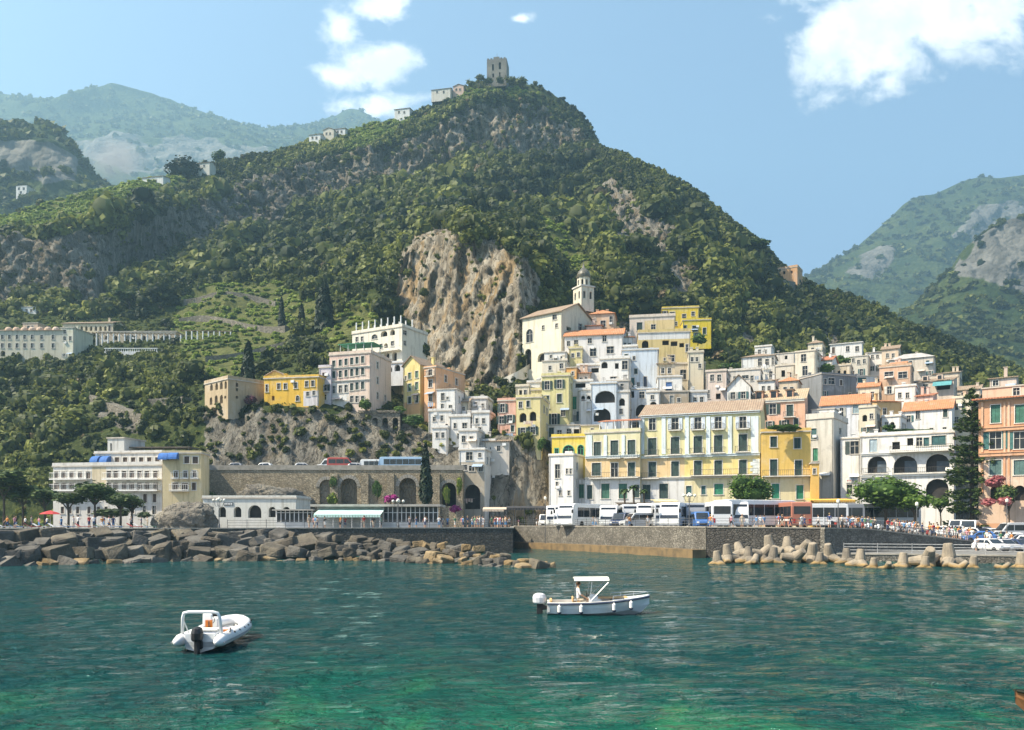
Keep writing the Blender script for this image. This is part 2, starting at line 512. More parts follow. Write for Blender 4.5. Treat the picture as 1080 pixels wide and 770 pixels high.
rock, warm, ter = masks(MT.PX, MT.PY)
rock[MT.nfront:] = 0
rs = blur1(blur1(rock, 1, 0), 1, 1)
V = MT.V.copy()
q = V * np.array([1, 1, 0.3])
ridged = 1 - np.abs(fbm(q / 17.0, 5, 3, 0.55) * 2 - 1)
crack = 1 - np.abs(fbm(V * np.array([1, 1, 0.34]) / 5.0, 4, 41, 0.62) * 2 - 1)
rsel = rs > .02; FC = np.zeros(rs.shape); pr = V[rsel]; pr = pr + (fbm(pr / 5.0, 3, 71) - .5)[:, None] * 1.6
FC[rsel] = facets(pr, np.array([11.0, 11.0, 44.0]), 35, 3.6, 5.0) + facets(pr, np.array([4.6, 4.6, 24.0]), 5, 2.6, 3.3) + facets(pr, np.array([2.3, 2.3, 7.5]), 15, 2.1, 2.6) + facets(pr, np.array([1.25, 1.25, 3.2]), 25, 1.0, 1.6)
soft = fbm(V / 26.0, 4, 11) - .5
small = fbm(V / 6.0, 3, 21) - .5
far = np.clip(V[..., 1] / 300, 0.55, 1.6)
near = np.clip((V[..., 1] - 155) / 60, 0.12, 1)
V[..., 1] -= rs * far * (FC * 1.15) * np.clip(near + .25, 0, 1)
gul = 1 - np.abs(fbm(V * np.array([1, 1, .4]) / 58.0, 3, 201) * 2 - 1)
off = (1 - rs) * (1 - blur1(blur1(pip(MT.PX, MT.PY, TOWN).astype(float), 6, 0), 6, 1)) * (MT.PY < 330)
sky_line = MT.PY[:MT.nfront].min(0)[None]
off = off * np.clip((MT.PY - sky_line - 8) / 45, 0, 1)
V[..., 1] -= blur1(off, 6, 0) * far * (gul - .72) * 26
V[..., 2] += (1 - rs) * far * (soft * 7 + small * 2.0) * near
V[..., 1] += (1 - rs) * far * soft * 6 * near
MT.V = V
surf = np.zeros(V.shape[:2] + (4,)); surf[..., 0] = rs; surf[..., 1] = blur1(blur1(warm, 2, 0), 2, 1); surf[..., 2] = ter; surf[..., 3] = 1

m, nt, b = newmat('hillside_surface')
at = nt.new('ShaderNodeAttribute', attribute_name='surf')
sep = nt.new('ShaderNodeSeparateColor'); nt.l.new(at.outputs['Color'], sep.inputs[0])
g = nt.new('ShaderNodeNewGeometry').outputs['Position']
n1 = nt.noise(g, 0.16, 8, 0.68, 0.3); n2 = nt.noise(nt.mapping(g, (1, 1, 0.28)), 0.35, 8, 0.7, 0.6); n3 = nt.noise(g, 0.05, 4, 0.6)
crk = nt.math('ABSOLUTE', nt.math('SUBTRACT', nt.noise(nt.mapping(g, (1, 1, 0.3)), 0.42, 5, 0.6, 1.2), 0.5))
n4 = nt.noise(nt.mapping(g, (1, 1, 0.13)), 0.16, 5, 0.6, 0.8)
rockc = nt.mix(nt.ramp(n2, 0.3, 0.7), (0.085, 0.08, 0.07), (0.25, 0.235, 0.198))
warmc = nt.mix(nt.ramp(n2, 0.38, 0.6), (0.23, 0.19, 0.135), (0.50, 0.44, 0.335))
warmc = nt.mix(nt.ramp(n4, 0.5, 0.61, 0, 0.62), warmc, (0.45, 0.28, 0.10))
rc = nt.mix(sep.outputs[1], rockc, warmc)
rc = nt.mix(nt.ramp(crk, 0.0, 0.035, .85, 0), rc, (0.045, 0.038, 0.028))
nowarm = nt.math('SUBTRACT', 1.0, sep.outputs[1])
rc = nt.mix(nt.math('MULTIPLY', nowarm, nt.ramp(n1, 0.58, 0.68, 0, 0.75)), rc, (0.04, 0.046, 0.02))
rc = nt.mix(nt.ramp(nt.noise(nt.mapping(g, (1, 1, .3)), .7, 8, .75), 0.54, .66, 0, .32), rc, (0.06, 0.052, 0.04))
vg = nt.mix(nt.ramp(n1, 0.35, 0.7), (0.045, 0.066, 0.018), (0.12, 0.13, 0.042))
vg = nt.mix(nt.ramp(nt.noise(g, 1.1, 6, .7), .42, .62, .65, 0), vg, (0.026, 0.040, 0.012))
vg = nt.mix(nt.math('MULTIPLY', sep.outputs[2], nt.ramp(n2, 0.35, 0.6, 0.3, 1.0)), vg, (0.15, 0.155, 0.05))
nt.put(b.inputs['Base Color'], nt.mix(nt.ramp(nt.math('ADD', sep.outputs[0], nt.math('MULTIPLY', nt.math('SUBTRACT', n1, 0.5), 0.9)), 0.35, 0.6), vg, rc))
b.inputs['Roughness'].default_value = 0.95; b.inputs['Specular IOR Level'].default_value = 0.1
n5 = nt.noise(nt.mapping(g, (1, 1, .6)), 1.1, 6, .7, .5)
nt.l.new(nt.bump(nt.math('ADD', nt.math('ADD', n2, nt.math('MULTIPLY', n5, .5)), nt.math('MULTIPLY', nt.math('ABSOLUTE', nt.math('SUBTRACT', nt.noise(nt.mapping(g, (1, 1, .4)), .8, 7, .72), .5)), 2.2)), 0.8, 1.1), b.inputs['Normal'])
HILLMAT = m
terr = link('hill', fast_mesh('hill', V.reshape(-1, 3), MT.faces(), HILLMAT, {'surf': surf.reshape(-1, 4)}))
tag(terr, kind='structure')


# ================================================================== FOLIAGE
def core_sphere(n):
    """Cube-sphere of quads."""
    vs, fs = [], []
    lin = np.linspace(-1, 1, n + 1)
    for ax in range(3):
        for sg in (-1, 1):
            b0 = len(vs)
            for i in range(n + 1):
                for j in range(n + 1):
                    p = [0, 0, 0]; p[ax] = sg; p[(ax + 1) % 3] = lin[i] * sg; p[(ax + 2) % 3] = lin[j]
                    vs.append(p)
            for i in range(n):
                for j in range(n):
                    a = b0 + i * (n + 1) + j
                    fs.append((a, a + n + 1, a + n + 2, a + 1))
    vs = np.array(vs, float); vs /= np.linalg.norm(vs, axis=1, keepdims=True)
    return vs, np.array(fs)


def crown(nleaf, leaf, seed, squash=0.85, nl=6, core=0.78, ncore=2, spread=0.55, elong=1.35):
    """Leaf clumps spread over several uneven lobes; unit radius, base at z ~ -squash."""
    g = np.random.default_rng(seed)
    L = g.normal(size=(nl, 3)); L /= np.linalg.norm(L, axis=1, keepdims=True); L *= spread * g.uniform(0.5, 1.0, (nl, 1)); L[:, 2] *= squash * 0.9
    lr = g.uniform(0.36, 0.62, nl)
    k = g.integers(0, nl, nleaf)
    d = g.normal(size=(nleaf, 3)); d /= np.linalg.norm(d, axis=1, keepdims=True)
    c = L[k] + d * lr[k][:, None] * g.uniform(0.75, 1.12, (nleaf, 1)) * np.array([1, 1, squash])
    n = d + g.normal(size=(nleaf, 3)) * 0.55 + np.array([0, 0, 0.25]); n /= np.linalg.norm(n, axis=1, keepdims=True)
    t = np.cross(n, g.normal(size=(nleaf, 3))); t /= np.linalg.norm(t, axis=1, keepdims=True) + 1e-9
    bt = np.cross(n, t)
    s = leaf * g.uniform(0.6, 1.35, (nleaf, 1))
    a, b_ = t * s * elong, bt * s
    q = np.stack([c - a, c - b_ + n * s * .25, c + a, c + b_ + n * s * .25], 1).reshape(-1, 3)
    f = np.arange(nleaf * 4).reshape(-1, 4)
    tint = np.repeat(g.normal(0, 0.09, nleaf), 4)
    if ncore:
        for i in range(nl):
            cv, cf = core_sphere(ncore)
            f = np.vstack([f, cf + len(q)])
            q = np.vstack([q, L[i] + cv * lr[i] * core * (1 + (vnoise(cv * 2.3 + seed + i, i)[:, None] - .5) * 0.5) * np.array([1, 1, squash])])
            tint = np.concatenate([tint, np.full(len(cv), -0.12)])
    return q, f, tint


def scatter_mesh(name, protos, pos, scl, rot, tint, mat, pick=None):
    g = np.random.default_rng(3)
    pick = g.integers(0, len(protos), len(pos)) if pick is None else pick
    Vs, Fs, Ts = [], [], []; off = 0
    for k, (pv, pf, pt) in enumerate(protos):
        idx = np.where(pick == k)[0]
        if not len(idx): continue
        c, s = np.cos(rot[idx])[:, None], np.sin(rot[idx])[:, None]
        x = pv[:, 0] * c - pv[:, 1] * s; y = pv[:, 0] * s + pv[:, 1] * c; z = np.broadcast_to(pv[:, 2], x.shape)
        vv = np.stack([x * scl[idx, 0:1], y * scl[idx, 0:1], z * scl[idx, 1:2]], -1) + pos[idx][:, None, :]
        ff = pf[None] + (np.arange(len(idx)) * len(pv))[:, None, None] + off
        Vs.append(vv.reshape(-1, 3)); Fs.append(ff.reshape(-1, 4)); Ts.append((tint[idx][:, None] + pt[None]).reshape(-1)); off += len(idx) * len(pv)
    return fast_mesh(name, np.vstack(Vs), np.vstack(Fs), mat, {'tint': np.clip(np.concatenate(Ts), 0, 1)})


FOREST = foliage('forest_leaves', (0.018, 0.030, 0.009), (0.102, 0.118, 0.026), (0.25, 0.265, 0.052), 0.32)
DRY = foliage('dry_shrub_leaves', (0.05, 0.04, 0.02), (0.12, 0.085, 0.035), (0.22, 0.15, 0.07), 0.15)
g = np.random.default_rng(11)


def surface_samples(L, n, rows):
    """Random points on a loft, evenly by area."""
    A = L.V[rows[0]:rows[1]]
    e1 = A[:-1, 1:] - A[:-1, :-1]; e2 = A[1:, :-1] - A[:-1, :-1]
    nrm = np.cross(e1, e2); ar = np.linalg.norm(nrm, axis=-1)
    p = (ar / ar.sum()).ravel()
    idx = g.choice(len(p), n, p=p)
    r, c = np.divmod(idx, ar.shape[1])
    u, v = g.random((n, 1)), g.random((n, 1))
    pos = A[r, c] + e1[r, c] * u + e2[r, c] * v
    P2 = L.PX[rows[0]:rows[1]]; Q2 = L.PY[rows[0]:rows[1]]
    px = P2[r, c] + (P2[r, c + 1] - P2[r, c]) * u[:, 0]; py = Q2[r, c] + (Q2[r + 1, c] - Q2[r, c]) * v[:, 0]
    nn = nrm / (ar[..., None] + 1e-9)
    return pos, px, py, nn[r, c], r + rows[0]


pos, px, py, nn, rr = surface_samples(MT, 52000, (0, MT.nfront + 2))
rk, wm, tr = masks(px, py)
town = pip(px, py, TOWN)
dens = np.where(rk > 0, 0.07, 1.0)
dens = np.where((rk > 0) & (py < 275) & (py > 60), 0.03, dens)
dens = np.where((rk > 0) & (py > 425) & (px < 600), 1.0, dens)
dens = np.where(tr > 0, 0.0, dens)
dens = np.where(town, 0.10, dens)
road = (px > 205) & (px < 505) & (py > 484) & (py < 520)
dens = np.where(road | ((py > 470) & (px > 488) & (px < 600)), 0.08, dens)
shelf = ((px > -40) & (px < 175) & (py > 335) & (py < 372)) | ((px > 205) & (px < 420) & (py > 395) & (py < 432)) | ((px > 345) & (px < 440) & (py > 335) & (py < 432)) | ((px > 420) & (px < 520) & (py > 375) & (py < 462))
dens = np.where(shelf, 0.04, dens)
fronty = (px < 252) & (py >= 366) & (py < 392)
dens = np.where(rr >= MT.nfront - 2, dens * 0.6, dens)
clear = fbm(pos / 22.0, 3, 131)
keep = g.random(len(px)) < dens * np.clip((clear - .30) * 4.5, .25, .95)
pos, px, py, nn, rr, rk, town = (a[keep] for a in (pos, px, py, nn, rr, rk, town))
n = len(pos)
big = fbm(pos / 40.0, 3, 77)
rad = (1.0 + 2.9 * g.random(n) ** 1.7) * (0.8 + 0.5 * big) * np.clip(pos[:, 1] / 270, 0.62, 1.25)
rad = np.where(g.random(n) < .16, rad * 1.55, rad)
edge = py - np.interp(px, MT.px, MT.PY[:MT.nfront].min(0))
rad = np.where(edge < 28, np.minimum(rad, 2.2 + .03 * edge), rad)
rad = np.where(rk > 0, rad * 0.6, rad)
rad = np.where(((px < 255) & (py > 362) & (py < 396)) | ((px > 200) & (px < 345) & (py > 425) & (py < 500)), np.minimum(rad, 1.7), rad)
rad = np.where((px > -80) & (px < 215) & (py > 470), np.minimum(rad, 2.6), rad)
tint = 0.45 + (big - .5) * 1.5 + (fbm(pos / 110.0, 2, 301) - .5) * .6 + g.normal(0, 0.15, n)
tint += np.where(pip(px, py, [(540, 215), (600, 220), (660, 250), (640, 330), (590, 300), (560, 260)]), 0.28, 0)
tint += np.where((py < 262) & (py > 150) & (px > 640) & (px < 860), 0.10, 0)
tint -= np.where((px < 440) & (py > 262) & (py < 350) & (tint > .3), 0.10, 0)
PROT = [crown(64, 0.21, 100 + i, (0.8, 0.95, 0.7, 0.85, 1.1, 0.9)[i], (5, 7, 6, 8, 5, 7)[i]) for i in range(6)]
zz = rad * g.uniform(0.85, 1.25, n)
cpos = pos + np.stack([0 * zz, 0 * zz, zz * 0.35], -1)
scl = np.stack([rad, zz], -1); rot = g.random(n) * 6.28
# individual trees: the ones that show largest, nearer than the forest proper
size_px = rad / pos[:, 1] * F
own = (pos[:, 1] < 300) & (rk == 0) & ~((px < 255) & (py > 350) & (py < 398)) & (px > 0) & (px < 1080) & (py < 520) & ~town
order = np.argsort(-np.where(own, size_px, 0))[:150]
ownmask = np.zeros(n, bool); ownmask[order] = own[order]
dry = (g.random(n) < 0.05) & (rk == 0) & ~ownmask
fm = ~ownmask & ~dry
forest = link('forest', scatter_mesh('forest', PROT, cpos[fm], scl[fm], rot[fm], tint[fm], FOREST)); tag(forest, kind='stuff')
scrub = link('dry_scrub', scatter_mesh('dry_scrub', PROT[:3], cpos[dry] - np.array([0, 0, .4]), scl[dry] * 0.6, rot[dry], tint[dry] + .1, DRY)); tag(scrub, kind='stuff')

BARK = mk('bark', (0.10, 0.075, 0.05), (0.05, 0.04, 0.03), 6, 0.9, 0.6)
def lobes_mesh(name, seed, nleaf=420, leaf=0.095, squash=0.85, nl=9, mat=FOREST, tint=0.4, core=0.72):
    q, f, t = crown(nleaf, leaf, seed, squash, nl, core, 2)
    return fast_mesh(name, q, f, mat, {'tint': np.clip(tint + t * 1.4, 0, 1)})
TREE_ME = [[lobes_mesh('crown', 300 + 10 * k + j, tint=(0.24, 0.42, 0.66)[k]) for j in range(3)] for k in range(3)]
tm = MB(); tm.path([(0, 0, -1.6), (0.03, 0, -.9), (-.02, .03, -.3)], [0.10, 0.075, 0.05], 7)
for a in range(4):
    tm.path([(0, 0, -.75), (.25 * math.cos(a * 1.6), .25 * math.sin(a * 1.6), -.3), (.45 * math.cos(a * 1.6 + .3), .45 * math.sin(a * 1.6 + .3), .05)], [0.05, 0.035, 0.015], 5)
TRUNK_ME = tm.mesh('trunk', BARK)
KIND = ['dark evergreen tree with rounded crown', 'olive green tree with uneven crown', 'bright green tree with loose crown']
def zone(px, py):
    if py < 300: return 'in the woods under the high cliff' if px < 430 else 'in the woods above the church'
    if py < 345: return 'behind the terraced gardens' if px < 420 else 'on the wooded slope behind the town'
    if px < 205: return 'below the long cream convent' if py < 430 else 'on the slope over the hotel with blue awnings'
    if px < 345: return 'on the slope above the yellow house'
    if px < 600: return 'beside the houses at the foot of the bare cliff'
    return 'on the slope above the uppermost houses'
def plant_tree(x, y, z, r, h, k, label, group, name='tree', me=None, rz=None):
    t = thing(name, label, 'tree', (x, y, z), rnd.random() * 6.28 if rz is None else rz, group)
    t.scale = (r, r, h)
    link('crown', me or TREE_ME[k][rnd.randrange(3)], t); link('trunk', TRUNK_ME, t)
    return t
for i in np.where(ownmask)[0]:
    k = 0 if tint[i] < 0.33 else 1 if tint[i] < 0.56 else 2
    r = float(rad[i]) * 1.12; h = float(zz[i]) * 1.08; p = cpos[i]
    zt = zone(px[i], py[i])
    plant_tree(p[0], p[1], float(p[2]) + .3, r, h, k, KIND[k] + ' ' + zt, KIND[k] + 's ' + zt)

# lemon terraces: rows of low bright bushes along contour walls
TER = foliage('terrace_leaves', (0.06, 0.095, 0.014), (0.20, 0.26, 0.04), (0.33, 0.39, 0.07), 0.38)
pos, px, py, nn, rr = surface_samples(MT, 60000, (0, MT.nfront + 1))
_, _, tr = masks(px, py)
rowy = np.abs((pos[:, 2] / 3.0) % 1.0 - .5)
keep = (tr > 0) & (rowy < 0.36) & (g.random(len(px)) < 0.9)
pos, px, py = pos[keep], px[keep], py[keep]
n = len(pos); rad = g.uniform(0.8, 2.0, n) * np.clip(pos[:, 1] / 300, .8, 1.35)
LOW = [crown(46, 0.24, 500 + i, 0.7, 5) for i in range(4)]
t_ = 0.5 + (fbm(pos / 18, 3, 5) - .5) * 1.1 + g.normal(0, .12, n)
lem = link('terrace_shrubbery', scatter_mesh('terrace_shrubbery', LOW, pos + np.array([0, 0, .4]), np.stack([rad, rad * .8], -1), g.random(n) * 6.28, t_, TER)); tag(lem, kind='stuff')

# low undergrowth between the trees of the nearer slopes
pos, px, py, nn, rr = surface_samples(MT, 60000, (0, MT.nfront))
rk, _, tr = masks(px, py); town = pip(px, py, TOWN)
keep = (pos[:, 1] < 520) & (tr == 0) & (g.random(len(px)) < np.where(rk > 0, np.where((py > 425) & (px < 520), .62, .10), np.where(town, .35, .75))) & ~((py > 484) & (px > 205) & (px < 600))
pos, px, py = pos[keep], px[keep], py[keep]; n = len(pos); rad = g.uniform(.55, 1.35, n) * np.clip(pos[:, 1] / 280, .85, 1.6)
UND = [crown(40, 0.27, 560 + i, 0.75, 4, .75, 1) for i in range(4)]
und = link('undergrowth', scatter_mesh('undergrowth', UND, pos + np.array([0, 0, .25]), np.stack([rad, rad * .85], -1), g.random(n) * 6.28, .5 + (fbm(pos / 14, 3, 6) - .5) * 1.3 + g.normal(0, .12, n), FOREST)); tag(und, kind='stuff')

# ================================================================== FAR HILLS
def farmat(name, rock_lo, rock_hi, sc):
    m, nt, b = newmat(name)
    g = nt.new('ShaderNodeNewGeometry')
    at = nt.new('ShaderNodeAttribute', attribute_name='surf').outputs['Fac']
    p = g.outputs['Position']
    n1 = nt.noise(p, 0.012 * sc, 7, 0.65); n2 = nt.noise(nt.mapping(p, (1, 1, 0.3)), 0.03 * sc, 8, 0.7, 0.4)
    veg = nt.mix(nt.ramp(n1, 0.35, 0.66), (0.030, 0.050, 0.016), (0.085, 0.105, 0.032))
    veg = nt.mix(nt.ramp(nt.vor(p, 0.11 * sc), 0.1, 0.75, 0, .6), veg, (0.022, 0.036, 0.012))
    rc = nt.mix(nt.ramp(n2, 0.32, 0.68), (0.085, 0.085, 0.078), (0.20, 0.192, 0.17))
    f = nt.ramp(nt.math('ADD', at, nt.math('MULTIPLY', nt.math('SUBTRACT', n2, .5), 1.5)), rock_lo, rock_hi)
    nt.put(b.inputs['Base Color'], nt.mix(f, veg, rc))
    b.inputs['Roughness'].default_value = 0.95; b.inputs['Specular IOR Level'].default_value = 0.1
    nt.l.new(nt.bump(nt.math('ADD', n2, nt.math('MULTIPLY', nt.vor(p, .11 * sc), -.5)), 1.0, 7 / sc), b.inputs['Normal'])
    return m


def far_hill(name, curves, px0, px1, ncol, rows, back, mat, rockpoly, amp, seed, trees=0, trad=4.0):
    L = Loft(curves, px0, px1, ncol, rows, back, 2, 2)
    V = L.V.copy()
    q = V / (amp * 4.2)
    rk = np.zeros(V.shape[:2])
    nx = (fbm(np.stack([L.PX / 12, L.PY / 12, L.PX * 0], -1), 3, seed) - .5) * 26
    for poly in rockpoly: rk[pip(L.PX + nx, L.PY + nx * .7, poly)] = 1
    rk[L.nfront:] = 0
    rk = blur1(blur1(rk, 1, 0), 1, 1)
    ridged = 1 - np.abs(fbm(q * np.array([1, 1, .35]), 6, seed + 5, 0.55) * 2 - 1)
    gully = 1 - np.abs(fbm(V / (amp * 9), 4, seed + 9, 0.5) * 2 - 1)
    V[..., 1] -= (ridged - .7) * amp * 1.7 * (0.35 + rk) + (gully - .7) * amp * 3.2
    V[..., 2] += (fbm(q, 4, seed + 2) - .5) * amp * .9
    L.V = V
    o = link(name, fast_mesh(name, V.reshape(-1, 3), L.faces(), mat, {'surf': rk.reshape(-1)})); tag(o, kind='structure')
    if trees:
        pos, px, py, nn, rr = surface_samples(L, trees, (0, L.nfront + 1))
        inr = np.zeros(len(px), bool)
        for poly in rockpoly: inr |= pip(px, py, poly)
        k = g.random(len(px)) < np.where(inr, .12, 1)
        pos = pos[k]; n = len(pos); r = g.uniform(.6, 1.3, n) * trad
        w = link('far_woods', scatter_mesh('far_woods', [crown(16, .42, 900 + i, .8, 4, .85, 1) for i in range(4)], pos + np.stack([0 * r, 0 * r, r * .25], -1), np.stack([r, r * .9], -1), g.random(n) * 6.28, 0.4 + (fbm(pos / (trad * 14), 3, 4) - .5) * .7 + g.normal(0, .1, n), FOREST))
        tag(w, kind='stuff')
    return L


FM = farmat('far_hill_surface', 0.55, 0.85, 1.0)
FM2 = farmat('far_cliff_surface', 0.4, 0.7, 1.3)
# pale ridge behind on the left
far_hill('distant_ridge', [
  [(-500, 260, 1875), (600, 260, 1875)],
  [(-500, 200, 2100), (100, 195, 2100), (180, 185, 2130), (600, 180, 2175)],
  [(-500, 130, 2430), (0, 140, 2430), (100, 135, 2430), (200, 150, 2430), (300, 158, 2475), (600, 160, 2550)],
  [(-500, 102, 2700), (0, 101, 2700), (40, 100, 2700), (85, 95, 2700), (130, 92, 2700), (160, 98, 2700), (200, 112, 2700), (245, 131, 2700), (285, 138, 2775), (310, 135, 2925), (340, 122, 3075), (365, 116, 3150), (384, 121, 3150), (400, 130, 3150), (460, 160, 3150), (600, 240, 3150)]],
  -500, 600, 260, [14, 24, 24], [(220, .8), (700, .3)], FM, [[(40, 150), (200, 150), (330, 170), (330, 186), (140, 190)]], 42, 61, 5200, 11)
# mid cliff on the far left
far_hill('left_crag', [
  [(-400, 330, 560), (200, 330, 560)],
  [(-400, 215, 700), (0, 212, 700), (60, 205, 700), (100, 205, 720), (200, 215, 760)],
  [(-400, 150, 740), (0, 150, 735), (60, 150, 735), (84, 160, 750), (105, 192, 780), (130, 210, 800), (200, 240, 820)],
  [(-400, 120, 800), (0, 133, 800), (30, 134, 800), (60, 138, 800), (80, 150, 805), (97, 178, 815), (110, 195, 830), (130, 214, 850), (200, 260, 860)]],
  -400, 200, 170, [10, 26, 12], [(120, .8), (300, .3)], FM2, [[(-400, 152), (60, 152), (84, 166), (90, 196), (60, 200), (20, 180), (-400, 205)]], 16, 23, 2600, 5.5)
# mountains beyond the right shoulder
far_hill('distant_mountain', [
  [(700, 470, 1260), (1500, 470, 1260)],
  [(700, 350, 1610), (900, 340, 1610), (1000, 340, 1610), (1500, 330, 1610)],
  [(700, 330, 1889), (860, 292, 1889), (900, 275, 1931), (960, 262, 1959), (1040, 245, 1959), (1500, 230, 1959)],
  [(700, 345, 2170), (820, 310, 2170), (868, 284, 2170), (900, 262, 2170), (925, 240, 2170), (945, 220, 2184), (975, 206, 2212), (1005, 196, 2240), (1040, 188, 2240), (1075, 186, 2240), (1120, 190, 2240), (1500, 150, 2240)]],
  700, 1500, 230, [10, 26, 26], [(150, .8), (500, .3)], FM, [[(880, 288), (930, 256), (940, 280), (905, 300)], [(1020, 222), (1080, 214), (1200, 214), (1200, 260), (1050, 246), (990, 262)]], 44, 87, 3800, 9)
far_hill('right_crag', [
  [(900, 480, 620), (1500, 480, 620)],
  [(900, 400, 800), (980, 360, 800), (1040, 350, 800), (1500, 340, 800)],
  [(900, 370, 900), (960, 325, 900), (1010, 298, 900), (1040, 292, 900), (1500, 270, 900)],
  [(900, 360, 960), (960, 322, 960), (985, 300, 960), (1008, 274, 960), (1022, 256, 960), (1040, 242, 960), (1060, 233, 960), (1082, 227, 960), (1150, 212, 960), (1500, 190, 960)]],
  900, 1500, 170, [12, 20, 22], [(120, .8), (300, .3)], FM2, [[(1000, 288), (1022, 256), (1060, 236), (1100, 226), (1500, 190), (1500, 290), (1060, 305), (1030, 296)]], 20, 45, 3000, 5.5)
# ================================================================== SKY, HAZE
w = bpy.data.worlds.new('World'); SC.world = w; w.use_nodes = True
nt = NT(w.node_tree)
bg = w.node_tree.nodes['Background']
sky = nt.new('ShaderNodeTexSky', sky_type='NISHITA')
sky.sun_disc = False; sky.sun_elevation = R(SUN_EL); sky.sun_rotation = R(SUN_AZ)
sky.altitude = 0; sky.air_density = 1.0; sky.dust_density = 1.7; sky.ozone_density = 2.2
dirv = nt.coord('Generated')
sx = nt.new('ShaderNodeSeparateXYZ'); nt.l.new(dirv, sx.inputs[0])
yy = nt.math('MAXIMUM', sx.outputs[1], 0.05)
U = nt.math('DIVIDE', sx.outputs[0], yy); W_ = nt.math('DIVIDE', sx.outputs[2], yy)
cv = nt.new('ShaderNodeCombineXYZ'); nt.l.new(U, cv.inputs[0]); nt.l.new(W_, cv.inputs[1])
big = nt.noise(cv.outputs[0], 9.0, 9, 0.62, 0.25)
wisp = nt.noise(nt.mapping(cv.outputs[0], (1, 1.6, 1), (0, 0, 0.5)), 22.0, 6, 0.6, 0.5)
CL = [(955, 8, 128, 62, 1.0), (925, 50, 74, 50, 1.0), (866, 48, 42, 46, 0.95), (1030, -6, 80, 40, .8), (936, 84, 22, 22, .7),
      (388, 70, 50, 30, 1.0), (418, 62, 24, 18, .9), (358, 34, 24, 32, .85), (354, 78, 28, 17, .85), (396, 6, 34, 16, .9), (404, 112, 52, 17, .95), (549, 19, 17, 8, .85)]
tot = None
for cx, cy, rx, ry, a in CL:
    u0, v0 = (cx - 540) / F, -(cy - YH) / F
    du = nt.math('DIVIDE', nt.math('SUBTRACT', U, u0), rx / F)
    dv = nt.math('DIVIDE', nt.math('SUBTRACT', W_, v0), ry / F)
    r2 = nt.math('ADD', nt.math('MULTIPLY', du, du), nt.math('MULTIPLY', dv, dv))
    e = nt.math('MULTIPLY', nt.math('SUBTRACT', 1.0, nt.math('SQRT', r2)), a)
    tot = e if tot is None else nt.math('SMOOTH_MAX', tot, e, 0.25)
dens = nt.math('ADD', nt.math('MULTIPLY', tot, 1.05), nt.math('ADD', nt.math('MULTIPLY', nt.math('SUBTRACT', big, 0.5), 3.0), nt.math('MULTIPLY', nt.math('SUBTRACT', wisp, 0.5), 1.3)))
mask = nt.ramp(dens, -0.2, 0.62)
shade = nt.ramp(nt.noise(nt.mapping(cv.outputs[0], loc=(0.02, 0.03, 0)), 12.0, 6, 0.6), 0.38, 0.66)
CLW = nt.mix(shade, (6.2, 6.3, 6.5), (8.6, 8.5, 8.3))
nt.put(bg.inputs[0], nt.mix(mask, sky.outputs[0], CLW))
SKY_NODE, CLOUD_MASK = sky, mask
bg.inputs[1].default_value = 0.116

hz = MB(); hz.box(-2600, 2600, -60, 4000, -9, 1800)
m = bpy.data.materials.new('haze_air'); m.use_nodes = True
t = NT(m.node_tree)
for nd in list(t.n):
    if nd.type == 'BSDF_PRINCIPLED': t.n.remove(nd)
vol = t.new('ShaderNodeVolumePrincipled')
vol.inputs['Color'].default_value = (0.46, 0.79, 1.0, 1); vol.inputs['Density'].default_value = 0.00026
vol.inputs['Anisotropy'].default_value = 0.25
t.l.new(vol.outputs[0], t.n['Material Output'].inputs['Volume'])
tag(hz.build('haze', m), kind='stuff')

mist = MB().ball((0, 0, 0), (1, 1, 1), 20, 12).build('mist', bpy.data.materials.new('valley_mist')); mist.location = P(120, 168, 860); mist.scale = (46, 40, 34); tag(mist, kind='stuff')
m = mist.data.materials[0]; m.use_nodes = True; t = NT(m.node_tree)
for nd in list(t.n):
    if nd.type == 'BSDF_PRINCIPLED': t.n.remove(nd)
vol = t.new('ShaderNodeVolumePrincipled'); co = t.coord(); gr = t.new('ShaderNodeTexGradient', gradient_type='SPHERICAL'); t.l.new(co, gr.inputs[0])
vol.inputs['Color'].default_value = (.95, .97, 1, 1)
t.put(vol.inputs['Density'], t.math('MULTIPLY', t.ramp(t.math('ADD', gr.outputs[1], t.math('MULTIPLY', t.math('SUBTRACT', t.noise(co, 2.2, 5, .6), .5), 1.1)), .25, .8), 0.022))
t.l.new(vol.outputs[0], t.n['Material Output'].inputs['Volume'])

# ================================================================== SEA
xs = np.concatenate([-np.geomspace(4200, 132, 26), np.arange(-130, 130.1, 0.5), np.geomspace(132, 4200, 26)])
ys = np.concatenate([np.array([-3000, -600, -120, -20, 0]), np.geomspace(6, 180, 330), np.geomspace(186, 4500, 22)])
GX, GY = np.meshgrid(xs, ys)
d0 = np.clip(1.2 - np.hypot(GX, GY) / 150, 0, 1) * (GY > 3)
qq = np.stack([GX, GY, GX * 0], -1)
GZ = d0 * (0.24 * (fbm(qq / np.array([2.4, 1.5, 1]), 3, 1) - .5) + 0.16 * (fbm(qq / 6.0, 2, 2) - .5))
Vs = np.stack([GX, GY, GZ], -1); r_, c_ = GX.shape
ii = np.arange(r_ * c_).reshape(r_, c_)
Fs = np.stack([ii[:-1, :-1], ii[:-1, 1:], ii[1:, 1:], ii[1:, :-1]], -1).reshape(-1, 4)
m, nt, b = newmat('sea_water')
gp = nt.new('ShaderNodeNewGeometry').outputs['Position']
bed = nt.noise(gp, 0.085, 5, 0.62, 0.6); bed2 = nt.noise(nt.mapping(gp, (1, 0.55, 1)), 0.36, 4, 0.6, 0.8)
sep = nt.new('ShaderNodeSeparateXYZ'); nt.l.new(gp, sep.inputs[0])
